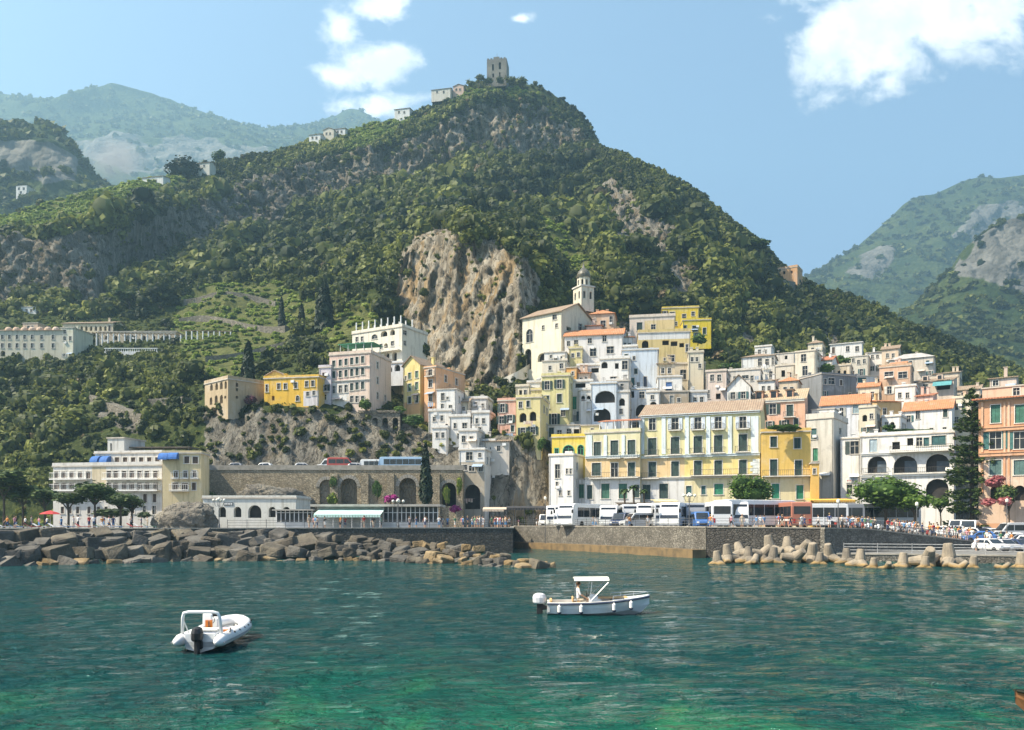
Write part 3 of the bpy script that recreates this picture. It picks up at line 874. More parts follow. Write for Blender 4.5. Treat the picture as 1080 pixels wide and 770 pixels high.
shal = nt.math('ADD', nt.ramp(sep.outputs[1], 32, 13, 0.0, 0.5), nt.ramp(sep.outputs[0], -6, 30, 0.0, 0.12))
f = nt.math('ADD', nt.math('MULTIPLY', nt.math('SUBTRACT', bed, .5), 1.7), nt.math('MULTIPLY', nt.math('SUBTRACT', bed2, .5), 0.8))
f = nt.ramp(nt.math('ADD', f, shal), 0.12, 0.85)
edge = nt.ramp(sep.outputs[1], 60, 100, 0.0, 0.35)
c = nt.mix(f, (0.0022, 0.040, 0.041), (0.007, 0.098, 0.058))
c = nt.mix(nt.ramp(nt.math('ADD', bed2, nt.math('MULTIPLY', shal, .25)), .64, .84, 0, .55), c, (0.022, 0.125, 0.05))
c = nt.mix(edge, c, (0.012, 0.085, 0.070))
nt.put(b.inputs['Base Color'], c)
b.inputs['Roughness'].default_value = 0.04
b.inputs['IOR'].default_value = 1.33
b.inputs['Specular IOR Level'].default_value = 0.2
w1 = nt.noise(nt.mapping(gp, (0.75, 1.2, 1), (0, 0, .25)), 0.5, 6, 0.62, 0.5)
w2 = nt.noise(nt.mapping(gp, (0.7, 1.3, 1), (0, 0, -.3)), 2.3, 4, 0.62, 0.6)
nt.l.new(nt.bump(nt.math('ADD', nt.math('MULTIPLY', w1, .42), nt.math('MULTIPLY', w2, 1.05)), 1.0, 0.6), b.inputs['Normal'])
SEA = link('sea', fast_mesh('sea', Vs.reshape(-1, 3), Fs, m, smooth=True)); tag(SEA, kind='structure')
# ================================================================== QUAY, WALLS, BREAKWATER
def path_lerp(pts, px): return float(np.interp(px, [p[0] for p in pts], [p[1] for p in pts]))
ASPH = mk('quay_paving', (0.17, 0.165, 0.155), (0.12, 0.118, 0.112), 0.8, 0.9, 0.2)
SANDY = mk('beach_shingle', (0.20, 0.185, 0.16), (0.13, 0.12, 0.105), 0.6, 0.95, 0.5)
CONC = mk('old_concrete', (0.30, 0.27, 0.22), (0.19, 0.17, 0.14), 0.9, 0.9, 0.4)
FRONT = [(-400, 100), (150, 104), (540.6, 112), (541.4, 141.5), (600, 127), (660, 114), (745, 97), (870, 92.5), (915, 96), (1023, 106), (1090, 112), (1400, 128)]
ZF = [(-400, 3.35), (880, 3.45), (915, 3.2), (1023, 1.5), (1090, 1.2), (1400, 1.0)]
pxs = np.array(sorted(set(list(np.linspace(-400, 1400, 80)) + [p[0] for p in FRONT])))
rows_ = np.concatenate([np.linspace(0, 1, 10) ** 1.5])
gv = []
for t in rows_:
    for x in pxs:
        y0 = path_lerp(FRONT, x); y = y0 + (222 - y0) * t; z0 = path_lerp(ZF, x)
        k = min(1, (y - y0) / 55.0)
        gv.append((Xat(x, y), y, z0 + (3.5 - z0) * k))
gv = np.array(gv); nc = len(pxs)
gi = np.arange(len(gv)).reshape(len(rows_), nc)
gf = np.stack([gi[:-1, :-1], gi[:-1, 1:], gi[1:, 1:], gi[1:, :-1]], -1).reshape(-1, 4)
tag(link('quay_pavement', fast_mesh('quay_pavement', gv, gf, ASPH)), kind='structure')
def ground_z(px, Y):
    y0 = path_lerp(FRONT, px); z0 = path_lerp(ZF, px)
    return z0 + (3.5 - z0) * min(1, max(0, (Y - y0) / 55.0))

def masonry(name, c1, c2, sc=1.6):
    if name in MATS: return MATS[name]
    m, nt, b = newmat(name)
    co = nt.coord()
    v = nt.vor(nt.mapping(co, (1, 1, 1.25)), sc, 'DISTANCE_TO_EDGE'); cell = nt.vor(nt.mapping(co, (1, 1, 1.25)), sc, 'F1', 1)
    n = nt.noise(co, 0.5, 5, .6)
    c = nt.mix(nt.ramp(n, .35, .68), c1, c2)
    sepc = nt.new('ShaderNodeSeparateColor'); nt.l.new(cell, sepc.inputs[0])
    c = nt.mix(nt.ramp(sepc.outputs[0], 0, 1, 0, .6), c, tuple(x * .55 for x in c2))
    c = nt.mix(nt.ramp(v, 0.0, 0.09, 0.8, 0.0), c, tuple(x * .35 for x in c1))
    nt.put(b.inputs['Base Color'], c); b.inputs['Roughness'].default_value = .92; b.inputs['Specular IOR Level'].default_value = .15
    nt.l.new(nt.bump(nt.ramp(v, 0, .15), .8, .12), b.inputs['Normal'])
    MATS[name] = m
    return m
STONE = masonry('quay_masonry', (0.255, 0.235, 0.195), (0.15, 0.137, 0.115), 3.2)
SHADESTONE = masonry('shade_toned_masonry', (0.13, 0.118, 0.10), (0.085, 0.078, 0.07), 2.6)  # quay stone in a darker colour, standing in for shade on these walls
COPING = mk('coping_stone', (0.34, 0.31, 0.26), (0.24, 0.22, 0.18), 1.2, .9, .3)

def wall_line(name, label, pts, zb, th=0.7, mat=STONE, cat='wall', cop=0.14, grp=None):
    """Free-standing wall along (px, Y, ztop) points, with a coping course."""
    p3 = [Vector((Xat(a, y), y, z)) for a, y, z in pts]
    o = p3[0].copy(); o.z = zb
    t = thing(name, label, cat, o, 0, grp)
    mb, cp = MB(), MB()
    for a, b_ in zip(p3[:-1], p3[1:]):
        d = Vector((b_.x - a.x, b_.y - a.y, 0)).normalized(); nrm = Vector((-d.y, d.x, 0)) * th
        for B, z0, z1a, z1b, off, ext in ((mb, zb, a.z, b_.z, 0, 0), (cp, None, a.z + cop, b_.z + cop, -.06, .12)):
            q = []
            for pt, zz in ((a, z1a), (b_, z1b)):
                lo = zb if z0 is not None else pt.z + .003
                f_ = pt + nrm.normalized() * off; k_ = f_ + nrm + nrm.normalized() * ext
                q += [Vector((f_.x, f_.y, lo)) - o, Vector((k_.x, k_.y, lo)) - o, Vector((f_.x, f_.y, zz)) - o, Vector((k_.x, k_.y, zz)) - o]
            B.add(q, [(0, 4, 6, 2), (1, 3, 7, 5), (2, 6, 7, 3), (0, 2, 3, 1), (4, 5, 7, 6), (0, 1, 5, 4)])
    mb.build('masonry', mat, t); cp.build('coping', COPING, t)
    return t
wall_line('jetty_wall', 'concrete jetty wall coloured dark for shade, rising behind the long boulder breakwater', [(-400, 99.6, 3.35), (150, 103.6, 3.4), (540.8, 111.6, 3.45)], -3, .6, SHADESTONE)
wall_line('jetty_wall', 'shaded end wall of the jetty turning in to the pebble-stone quay wall', [(541.5, 111.8, 3.45), (541.5, 141.0, 3.5)], -3, .5, SHADESTONE)
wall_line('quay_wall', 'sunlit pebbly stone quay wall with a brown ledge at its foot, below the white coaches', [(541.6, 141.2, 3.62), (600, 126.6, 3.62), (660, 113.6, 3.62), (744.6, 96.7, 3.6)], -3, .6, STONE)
wall_line('quay_wall', 'stone quay wall coloured dark for shade, directly behind the bigger cluster of concrete tetrapods', [(745.4, 96.4, 3.6), (868, 92.2, 3.5)], -3, .6, SHADESTONE)
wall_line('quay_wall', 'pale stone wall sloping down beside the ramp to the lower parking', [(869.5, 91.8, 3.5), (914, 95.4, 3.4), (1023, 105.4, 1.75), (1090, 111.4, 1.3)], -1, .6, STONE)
# ledge at the foot of the sunlit wall
lg = []
for px, Y in ((541.8, 140.2), (600, 125.4), (660, 112.4), (744.4, 95.8)): lg.append((px, Y))
t = thing('quay_ledge', 'brown weed-stained concrete ledge at the foot of the sunlit quay wall', 'ledge', (Xat(lg[0][0], lg[0][1]), lg[0][1], -2))
mb = MB(); o0 = Vector((Xat(lg[0][0], lg[0][1]), lg[0][1], -2))
for (a, ya), (b_, yb) in zip(lg[:-1], lg[1:]):
    A, B = Vector((Xat(a, ya), ya, 0)), Vector((Xat(b_, yb), yb, 0)); d = (B - A).normalized(); nr = Vector((d.y, -d.x, 0)) * 1.9
    q = [A, B, B + nr, A + nr]
    mb.add([Vector((p.x, p.y, z)) - o0 for z in (-2, 1.0) for p in q], [(4, 5, 6, 7), (2, 3, 7, 6), (3, 0, 4, 7), (1, 2, 6, 5)])
mb.build('slab', mk('weedy_concrete', (0.20, 0.135, 0.065), (0.11, 0.08, 0.045), .8, .8, .5), t)
# lower parking at the right
LOW_F = [(884, 88), (962, 86), (1080, 82), (1400, 78)]
lv = [(Xat(px, y), y, .75) for px, y in LOW_F] + [(Xat(px, y), y, .75) for px, y in ((1400, 127.6), (1090, 111.7), (1023, 105.8), (914, 96), (884, 93))]
mb = MB(); mb.poly(lv); tag(mb.build('lower_parking', ASPH), kind='structure')
wall_line('low_wall', 'low rubble wall under the lower parking, behind the tetrapods at the waterline', [(883, 87.6, .72), (962, 85.6, .72), (1080, 81.6, .72), (1400, 77.6, .72)], -3, .5, STONE)

# railings
IRON = mk('painted_iron', (0.14, 0.14, 0.14), (0.10, 0.10, 0.10), 3, .5, 0, .3)
PALEIRON = mk('galvanised_iron', (0.42, 0.42, 0.41), (0.3, 0.3, 0.3), 3, .5, 0, .4)
post_me = MB().tube((0, 0, 0), (0, 0, 1.05), .035, n=5).ball((0, 0, 1.07), .05, 6, 4).mesh('post', IRON)
def railing(label, pts, gap=2.6, h=1.0, bars=(.35, .68, 1.0), mat=IRON, name='quay_railing', r=.024):
    p3 = [Vector((Xat(a, y), y, z)) for a, y, z in pts]
    t = thing(name, label, 'railing', p3[0]); mb = MB()
    for a, b_ in zip(p3[:-1], p3[1:]):
        L = (b_ - a).length; n = max(1, round(L / gap))
        for k in range(n):
            o = link('post', post_me, t); o.location = a + (b_ - a) * (k / n) - p3[0]; paint(o, mat)
        for z in bars: mb.tube(a - p3[0] + Vector((0, 0, z)), b_ - p3[0] + Vector((0, 0, z)), r, n=4)
    mb.build('rails', mat, t)
railing('iron railing on the sunlit quay wall in front of the white coaches', [(542, 141.4, 3.76), (600, 126.9, 3.76), (660, 113.9, 3.76), (744, 97, 3.74)])
railing('iron railing on the dark quay wall above the tetrapods', [(746, 96.7, 3.74), (868, 92.5, 3.64)])
railing('iron railing stepping down the ramp wall towards the lower parking', [(870, 92.1, 3.64), (914, 95.7, 3.54), (1023, 105.7, 1.9), (1090, 111.7, 1.45)])
railing('white post-and-rail fence along the water edge of the lower parking', [(890, 88, .86), (962, 86, .86), (1080, 82, .86), (1150, 81, .86)], 3.0, mat=PALEIRON, r=.04)
railing('thin railing on the dark jetty wall in front of the long flat restaurant', [(240, 106, 3.52), (400, 109.2, 3.55), (539, 112.1, 3.6)], 2.4)

# boulders
BOULD = [rockmat('boulder_brown', (0.105, 0.09, 0.07), (0.055, 0.049, 0.041), (0.155, 0.135, 0.10), 1.3, .6, .15, 1), rockmat('boulder_grey', (0.105, 0.098, 0.086), (0.06, 0.056, 0.05), (0.15, 0.138, 0.118), 1.3, .6, .15, 1), rockmat('boulder_ochre', (0.22, 0.155, 0.075), (0.13, 0.095, 0.055), (0.26, 0.20, 0.12), 1.3, .6, .15, 1)]
def boulder_mesh(seed, cubic, sub=3):
    r = random.Random(seed); bm = bmesh.new()
    bmesh.ops.create_cube(bm, size=2)
    for v in bm.verts: v.co = Vector((v.co.x * r.uniform(.8, 1.2), v.co.y * r.uniform(.75, 1.2), v.co.z * r.uniform(.65, 1.0))) + Vector((r.uniform(-.22, .22), r.uniform(-.22, .22), r.uniform(-.2, .2))) * (1.0 if not cubic else .35)
    bmesh.ops.bevel(bm, geom=list(bm.edges), offset=.12 if cubic else .3, segments=2, affect='EDGES', profile=.6)
    bmesh.ops.triangulate(bm, faces=bm.faces[:])
    bmesh.ops.subdivide_edges(bm, edges=bm.edges[:], cuts=1, use_grid_fill=True)
    a = np.array([v.co[:] for v in bm.verts]); n = (fbm(a * 1.3 + seed * 3.1, 4, seed) - .5)
    for v, k in zip(bm.verts, n):
        v.co += v.co.normalized() * float(k) * (.16 if cubic else .42)
    me = bpy.data.meshes.new('boulder'); bm.to_mesh(me); bm.free(); me.materials.append(BOULD[0])
    return me
BME = [boulder_mesh(i, i < 5) for i in range(11)]
WL = [(-80, 74), (0, 75.5), (150, 84), (270, 88), (400, 87), (470, 80), (500, 76), (560, 73), (592, 72.5)]
ZT = [(-80, 2.9), (0, 2.8), (150, 2.9), (300, 2.7), (420, 1.9), (500, 1.5), (560, .9), (592, .35)]
TONE = ['brown', 'grey', 'ochre']
def put_boulder(px, Y, z, s, k, tone, row, label=None, grp=None):
    o = link('boulder', BME[k]); o.location = (Xat(px, Y), Y, z)
    o.rotation_euler = (rnd.uniform(-.5, .5), rnd.uniform(-.5, .5), rnd.uniform(0, 6.28)) if k < 5 else (rnd.uniform(-.3, .3), rnd.uniform(-.3, .3), rnd.uniform(0, 6.28))
    o.scale = (s * rnd.uniform(.9, 1.25), s * rnd.uniform(.85, 1.1), s * rnd.uniform(.75, 1.0)); paint(o, BOULD[tone])
    sec = 'below the hotel' if px < 215 else 'before the restaurant' if px < 470 else 'at the breakwater tip'
    sz = 'squared ' if k < 5 else 'ragged '
    l = label or f'{sz}{TONE[tone]} breakwater boulder in the {row} {sec}'
    return tag(o, l, 'boulder', grp or l.replace('boulder', 'boulders'))
for row in range(4):
    px = -70 + row * 5
    while px < 590 - row * 26:
        yw, zt = path_lerp(WL, px), path_lerp(ZT, px)
        left = px < 330
        s = rnd.choice((.5, .62, .75, .9, 1.05, 1.2)) * (1.0 if left else .72) * (1 if px < 480 else .8)
        Y = yw + 1.2 + row * (3.6 if left else 3.0); z = -.15 + (zt - .2) * row / 3.0 + rnd.uniform(-.2, .25)
        tone = 2 if (row == 0 and rnd.random() < .35) else (1 if rnd.random() < .55 else 0)
        if px > 440 and rnd.random() < .35: tone = 2
        k = rnd.randrange(5) if (left and rnd.random() < .5) else rnd.randrange(5, 11)
        put_boulder(px, Y, z, s * (.62 if row == 0 and rnd.random() < .4 else 1), k, tone, ('waterline row', 'second row', 'third row', 'top row')[row])
        px += s * 1.95 * F / Y * rnd.uniform(.66, .92)
put_boulder(571, 74, .15, .8, 7, 0, '', 'big flat-topped brown boulder, the outermost block at the tip of the breakwater', 'landmark boulder at the breakwater tip')

# tetrapods
TETM = []
for nm, c1, c2 in (('tetrapod_pale', (0.27, 0.225, 0.165), (0.165, 0.14, 0.105)), ('tetrapod_weathered', (0.19, 0.16, 0.12), (0.11, 0.095, 0.075))):
    m, nt, b = newmat(nm)
    gp = nt.new('ShaderNodeNewGeometry').outputs['Position']; sp = nt.new('ShaderNodeSeparateXYZ'); nt.l.new(gp, sp.inputs[0])
    n = nt.noise(gp, 1.4, 6, .65)
    c = nt.mix(nt.ramp(n, .35, .68), c1, c2)
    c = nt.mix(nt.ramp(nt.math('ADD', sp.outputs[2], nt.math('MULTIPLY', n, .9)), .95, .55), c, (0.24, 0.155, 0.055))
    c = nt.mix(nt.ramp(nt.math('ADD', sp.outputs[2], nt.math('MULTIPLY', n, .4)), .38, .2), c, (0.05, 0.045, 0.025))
    nt.put(b.inputs['Base Color'], c); b.inputs['Roughness'].default_value = .9
    nt.l.new(nt.bump(n, .4, .08), b.inputs['Normal']); TETM.append(m)
mb = MB()
for d in ((0, 0, 1), (.943, 0, -.333), (-.471, .816, -.333), (-.471, -.816, -.333)):
    d = Vector(d)
    mb.path([d * 0.05, d * .3, d * .95, d * 1.02, d * 1.05], [.40, .385, .275, .255, .19], 14)
TET = mb.mesh('tetrapod', TETM[0], smooth=False)
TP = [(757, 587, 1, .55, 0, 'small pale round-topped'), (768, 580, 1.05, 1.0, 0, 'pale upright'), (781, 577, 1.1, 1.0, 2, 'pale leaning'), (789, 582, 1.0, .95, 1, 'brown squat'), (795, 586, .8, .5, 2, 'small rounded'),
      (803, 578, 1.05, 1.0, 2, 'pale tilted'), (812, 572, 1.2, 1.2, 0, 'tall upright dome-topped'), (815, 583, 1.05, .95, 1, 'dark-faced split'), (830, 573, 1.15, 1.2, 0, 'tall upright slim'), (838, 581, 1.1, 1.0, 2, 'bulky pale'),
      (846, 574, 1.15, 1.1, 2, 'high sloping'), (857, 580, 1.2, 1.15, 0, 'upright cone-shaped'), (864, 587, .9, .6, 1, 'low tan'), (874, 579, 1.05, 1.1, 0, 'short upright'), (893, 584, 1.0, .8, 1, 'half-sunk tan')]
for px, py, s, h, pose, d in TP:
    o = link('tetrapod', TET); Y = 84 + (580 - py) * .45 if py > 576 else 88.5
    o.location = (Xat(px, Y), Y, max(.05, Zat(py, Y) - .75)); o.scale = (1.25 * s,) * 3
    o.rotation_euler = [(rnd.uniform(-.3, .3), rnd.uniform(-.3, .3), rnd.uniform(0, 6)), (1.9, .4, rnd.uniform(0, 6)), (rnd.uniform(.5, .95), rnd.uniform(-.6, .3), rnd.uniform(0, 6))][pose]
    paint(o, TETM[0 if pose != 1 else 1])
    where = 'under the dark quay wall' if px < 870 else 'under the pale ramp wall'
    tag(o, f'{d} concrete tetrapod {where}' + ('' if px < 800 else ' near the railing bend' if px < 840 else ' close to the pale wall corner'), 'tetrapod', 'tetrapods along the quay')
TP2 = [(907, 588, 1.05, 0, 'upright tan tetrapod standing alone left of the ramp railing'), (921, 599, .8, 1, 'low yellow-stained tetrapod lying beside the lone upright one'), (936, 602, .7, 2, 'small sunken yellow tetrapod near the lower parking'), (952, 592, 1.05, 0, 'upright tan tetrapod in front of the low rubble wall'),
       (978, 586, 1.3, 2, 'big tetrapod with a leg leaning right against its twin'), (1001, 586, 1.35, 0, 'big tetrapod with a leg leaning left, the tallest of its cluster'), (975, 598, .9, 1, 'rounded yellow tetrapod foot at the waterline below the big leaning pair'), (1012, 600, .75, 2, 'low rounded tetrapod right of the tallest one'),
       (1026, 597, .9, 1, 'slanting yellow-stained tetrapod near the parked cars'), (1058, 602, .6, 2, 'mostly sunken tetrapod below the silver car'), (1078, 597, 1.2, 0, 'upright tetrapod cut by the edge of the view at the waterline')]
for px, py, s, pose, d in TP2:
    Y = 77 - (py - 586) * .25; o = link('tetrapod', TET)
    o.location = (Xat(px, Y), Y, max(-.05, Zat(py, Y) - .5)); o.scale = (1.2 * s,) * 3
    o.rotation_euler = [(rnd.uniform(-.12, .12), rnd.uniform(-.12, .12), rnd.uniform(0, 6)), (1.9, .4, rnd.uniform(0, 6)), (.6, -.5 if px < 990 else .5, .4)][pose]
    tag(o, d, 'tetrapod', 'tetrapods along the quay')

# ------------------------------------------------------------------ facade helper: panel of wall with real openings
def wall_panel(mb, W, z0, z1, holes, T, rec=.28, m=0, mrev=None, bands=None):
    """T(u, z, d) -> local point. holes: (u0,u1,za,zb,arch). bands: list of (u0,u1,za,zb,slot)."""
    us = sorted({0.0, W} | {h[i] for h in holes for i in (0, 1)} | {x for b_ in (bands or []) for x in b_[:2] if 0 < x < W})
    zs = sorted({z0, z1} | {h[i] for h in holes for i in (2, 3)} | {x for b_ in (bands or []) for x in b_[2:4] if z0 < x < z1})
    for i in range(len(us) - 1):
        if us[i + 1] - us[i] < 1e-5: continue
        cu = (us[i] + us[i + 1]) / 2
        run = None
        for j in range(len(zs) - 1):
            cz = (zs[j] + zs[j + 1]) / 2
            solid = not any(h[0] < cu < h[1] and h[2] < cz < h[3] for h in holes)
            slot = m
            for b_ in (bands or []):
                if b_[0] <= cu <= b_[1] and b_[2] <= cz <= b_[3]: slot = b_[4]
            if run and (not solid or run[2] != slot):
                mb.add([T(us[i], run[0], 0), T(us[i + 1], run[0], 0), T(us[i + 1], run[1], 0), T(us[i], run[1], 0)], [(0, 1, 2, 3)], run[2]); run = None
            if solid: run = [zs[j], zs[j + 1], slot] if run is None else [run[0], zs[j + 1], slot]
        if run: mb.add([T(us[i], run[0], 0), T(us[i + 1], run[0], 0), T(us[i + 1], run[1], 0), T(us[i], run[1], 0)], [(0, 1, 2, 3)], run[2])
    for h in holes:
        a, b_, za, zb, arch = h[:5]; rr = h[5] if len(h) > 5 else rec; slot = m if mrev is None else mrev
        for bd in (bands or []):
            if bd[0] <= (a + b_) / 2 <= bd[1] and bd[2] <= (za + zb) / 2 <= bd[3]: slot = bd[4]
        if arch:
            r = (b_ - a) / 2; rz = min(r, (zb - za) * .6); zc = zb - rz; c = (a + b_) / 2; n = 8
            arc = [(c - r * math.cos(PI * k / n), zc + rz * math.sin(PI * k / n)) for k in range(n + 1)]
            hf = n // 2
            mb.add([T(u, z, 0) for u, z in arc[:hf + 1]] + [T(a, zb, 0)], [tuple(range(hf + 1, -1, -1))], slot)
            mb.add([T(u, z, 0) for u, z in arc[hf:]] + [T(b_, zb, 0)], [tuple(range(hf + 1, -1, -1))], slot)
            prof = [(a, za)] + arc + [(b_, za)]
        else: prof = [(a, za), (a, zb), (b_, zb), (b_, za)]
        k = len(prof)
        mb.add([T(u, z, 0) for u, z in prof] + [T(u, z, rr) for u, z in prof], [(i, k + i, k + (i + 1) % k, (i + 1) % k) for i in range(k)], slot)

GLASS = mk('dark_glass', (0.012, 0.015, 0.018), (0.03, 0.032, 0.035), .6, .15, 0, spec=.3)
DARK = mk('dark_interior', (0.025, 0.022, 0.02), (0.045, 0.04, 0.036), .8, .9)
def shutter_mat(c):
    key = 'shutter_%d_%d_%d' % tuple(int(x * 999) for x in c)
    if key in MATS: return MATS[key]
    m, nt, b = newmat(key); co = nt.coord()
    w_ = nt.new('ShaderNodeTexWave', wave_type='BANDS', bands_direction='Z'); nt.l.new(co, w_.inputs[0]); w_.inputs['Scale'].default_value = 2.6
    nt.put(b.inputs['Base Color'], nt.mix(nt.ramp(w_.outputs[1], 0, .5, .55, 0), nt.mix(nt.ramp(nt.noise(co, 1.3), .4, .7), c, tuple(x * 1.5 + .01 for x in c)), tuple(x * .3 for x in c)))
    b.inputs['Roughness'].default_value = .6; MATS[key] = m
    nt.l.new(nt.bump(w_.outputs[1], .5, .03), b.inputs['Normal'])
    return m
GREEN, BROWN, TEAL, BLUE = (0.010, 0.036, 0.029), (0.075, 0.045, 0.028), (0.02, 0.085, 0.085), (0.04, 0.09, 0.19)
BGREEN = (0.015, 0.17, 0.09)
TRIM = mk('pale_trim', (0.62, 0.59, 0.52), (0.48, 0.45, 0.40), 1.0, .85, .15)
WHITE = mk('white_paint', (0.78, 0.77, 0.73), (0.64, 0.63, 0.60), .8, .7, .1)
# ================================================================== HOUSES
TILE_OLD = tiles('old_roof_tiles', (0.32, 0.235, 0.16), (0.22, 0.155, 0.105))
TILE_NEW = tiles('orange_roof_tiles', (0.50, 0.215, 0.09), (0.38, 0.155, 0.07))
TILE_RED = tiles('red_roof_tiles', (0.46, 0.17, 0.08), (0.32, 0.12, 0.06))
TERRACE = mk('terrace_screed', (0.52, 0.47, 0.40), (0.38, 0.34, 0.29), .7, .9, .2)
RAILM = mk('balcony_iron', (0.05, 0.05, 0.05), (0.08, 0.075, 0.07), 3, .5)
ww, cream, pyel, yel, org, pnk, bei, och = (0.74, 0.725, 0.69), (0.67, 0.60, 0.45), (0.70, 0.60, 0.30), (0.70, 0.49, 0.13), (0.62, 0.29, 0.11), (0.62, 0.39, 0.29), (0.52, 0.45, 0.34), (0.66, 0.45, 0.15)
blw = (0.62, 0.68, 0.74)
WALLS = {}
hrnd = random.Random(5)
LAUN = [mk('white_linen', (.7, .7, .68)), mk('striped_linen', (.45, .3, .25), (.6, .58, .5), 3), mk('faded_blue_linen', (.3, .38, .48))]


class House:
    def __init__(s, label, px0, px1, Y, top, vb, wall, D=8.0, yaw=20, roof='flat', wins=(), side=(), bands=(), ext=4.0, rise=2.0, name='house', cat='house',
                 shut=GREEN, tile=None, trim=TRIM, over=.35, clutter=2, parapet=.0, group=None, rec=.3, left=()):
        if px0 > 740 and 0 < yaw < 28 and name != 'annex': yaw = math.degrees(math.atan(((px0 + px1) / 2 - 540) / F)) + max(4, yaw * .6)
        elif 0 < yaw < 28 and Y > 156: yaw *= .62
        if 156 < Y < 300:
            ty = MT.at((px0 + px1) / 2, vb).y
            if Y - 45 < ty < Y: Y = ty - .4
        if not side and yaw > 5 and 140 < Y < 300: side = None
        th = math.tan(R(yaw))
        dl = th * Y * (px1 - px0) / (2 * F + th * (px0 + px1 - 1080))
        s.YA, s.YB = Y + dl, Y - dl
        s.A = Vector((Xat(px0, s.YA), s.YA, 0)); s.B = Vector((Xat(px1, s.YB), s.YB, 0))
        s.d = (s.B - s.A); s.W = s.d.length; s.d.normalize(); s.n = Vector((-s.d.y, s.d.x, 0))
        s.zb = Zat(vb, Y) - ext; s.h = Zat(top, Y) - s.zb; s.D = D; s.Y = Y
        s.t = thing(name, label, cat, (s.A.x, s.A.y, s.zb), math.atan2(s.d.y, s.d.x), group)
        s.shut, s.trim, s.wallmat = shut, trim, plaster(wall)
        mats = [s.wallmat]; bs = []
        for bd in bands:
            u0, u1 = s.u(bd[0]), s.u(bd[1]); z1, z0 = s.z(bd[2], bd[1]), s.z(bd[3], bd[1])
            mats.append(bd[4] if not isinstance(bd[4], tuple) else plaster(bd[4])); bs.append((u0 - (.01 if bd[0] <= px0 else 0), u1 + (.01 if bd[1] >= px1 else 0), z0, z1, len(mats) - 1))
        W, h = s.W, s.h
        if side is None: side = s.auto_side(vb)
        mb = MB()
        fh = [s.hole(w) for w in wins]; rh = [s.hole_side(w) for w in side]; lh = [s.hole_side(w, True) for w in left]
        ok = lambda q, L: q[0] > .05 and q[1] < L - .05 and q[3] < h - .05
        fw = [(w, q) for w, q in zip(wins, fh) if ok(q, W)]; rw = [(w, q) for w, q in zip(side, rh) if ok(q, D)]; lw = [(w, q) for w, q in zip(left, lh) if ok(q, D)]
        if 160 < Y < 262 and name == 'house' and bands == ():
            z = h - 1.75
            while z > max(3.0, h - 11):
                x = .75 + hrnd.random() * .5
                while x < W - .8:
                    ww_, hh_ = hrnd.choice(((.36, .62), (.42, .7), (.4, 1.0), (.3, .45))); qq = (x - ww_, x + ww_, z - hh_, z + hh_, False, .26)
                    if hrnd.random() < .6 and ok(qq, W) and qq[0] > .2 and all(qq[0] > o_[1] + .35 or qq[1] < o_[0] - .35 or qq[2] > o_[3] + .4 or qq[3] < o_[2] - .4 for _, o_ in fw): fw.append(((0, 0, 0, 0, hrnd.choice('ppso'), hrnd.choice((GREEN, BROWN, TEAL, (.3, .3, .27)))), qq))
                    x += hrnd.uniform(1.7, 2.9)
                z -= 3.0
        Tf = lambda u, z, d: (u, d, z)
        Tr = lambda u, z, d: (W - d, u, z)
        Tl = lambda u, z, d: (d, D - u, z)
        wall_panel(mb, W, 0, h, [q for _, q in fw], Tf, rec, 0, None, bs)
        wall_panel(mb, D, 0, h, [q for _, q in rw], Tr, rec)
        wall_panel(mb, D, 0, h, [(D - q[1], D - q[0]) + q[2:] for _, q in lw], Tl, rec)
        mb.add([(W, D, 0), (0, D, 0), (0, D, h), (W, D, h)], [(0, 1, 2, 3)])
        mb.add([(0, 0, h), (W, 0, h), (W, D, h), (0, D, h)], [(0, 1, 2, 3)])
        s.wallob = mb.build('wall', mats, s.t)
        for w, q in fw: s.window(w, q, Tf)
        for w, q in rw: s.window(w, q, Tr)
        for w, q in lw: s.window(w, (D - q[1], D - q[0]) + q[2:], Tl)
        s.roof(roof, rise, tile, over, parapet)
        if clutter: s.clutter(clutter, roof)
        if 140 < Y < 260 and clutter: s.extras()
    # photo pixel -> facade coordinates
    def tpar(s, px):
        k = (px - 540) / F; d = s.B - s.A
        return (k * s.A.y - s.A.x) / (d.x - k * d.y)
    def u(s, px): return s.tpar(px) * s.W
    def z(s, py, px):
        y = s.A.y + s.tpar(px) * (s.B.y - s.A.y)
        return Zat(py, y) - s.zb
    def hole(s, w):
        px, py, a, b, st = w[:5]
        if st in 'psoBb': a, b = a * 1.16, b * 1.12
        return (s.u(px - a / 2), s.u(px + a / 2), s.z(py + b / 2, px), s.z(py - b / 2, px), st in ('a', 'ad'), .9 if st in ('d', 'ad') else .26)
    def hole_side(s, w, left=False):
        px, py, a, b, st = w[:5]; O = s.A if left else s.B
        def v(p):
            k = (p - 540) / F
            return (k * O.y - O.x) / (s.n.x - k * s.n.y)
        v0, v1 = sorted((v(px - a / 2), v(px + a / 2))); y = O.y + s.n.y * (v0 + v1) / 2
        return (v0, v1, Zat(py + b / 2, y) - s.zb, Zat(py - b / 2, y) - s.zb, st in ('a', 'ad'), .9 if st in ('d', 'ad') else .26)
    def auto_side(s, vb):
        """A few windows on the visible right flank, by floor."""
        out = []; z = ext_ = s.h
        for k in range(int((s.h - 3) / 3.2)):
            for f in (.32, .7):
                if hrnd.random() < .62:
                    pt = s.B + s.n * (s.D * f); zz = s.zb + s.h - 1.9 - 3.2 * k; k_ = F / pt.y
                    if zz - s.zb > 3.2: out.append((540 + pt.x * k_, YH - (zz - H) * k_, max(1.4, .9 * abs(s.n.x - (pt.x / pt.y) * s.n.y) * k_ * 1.0), 1.45 * k_, 'p'))
        return out
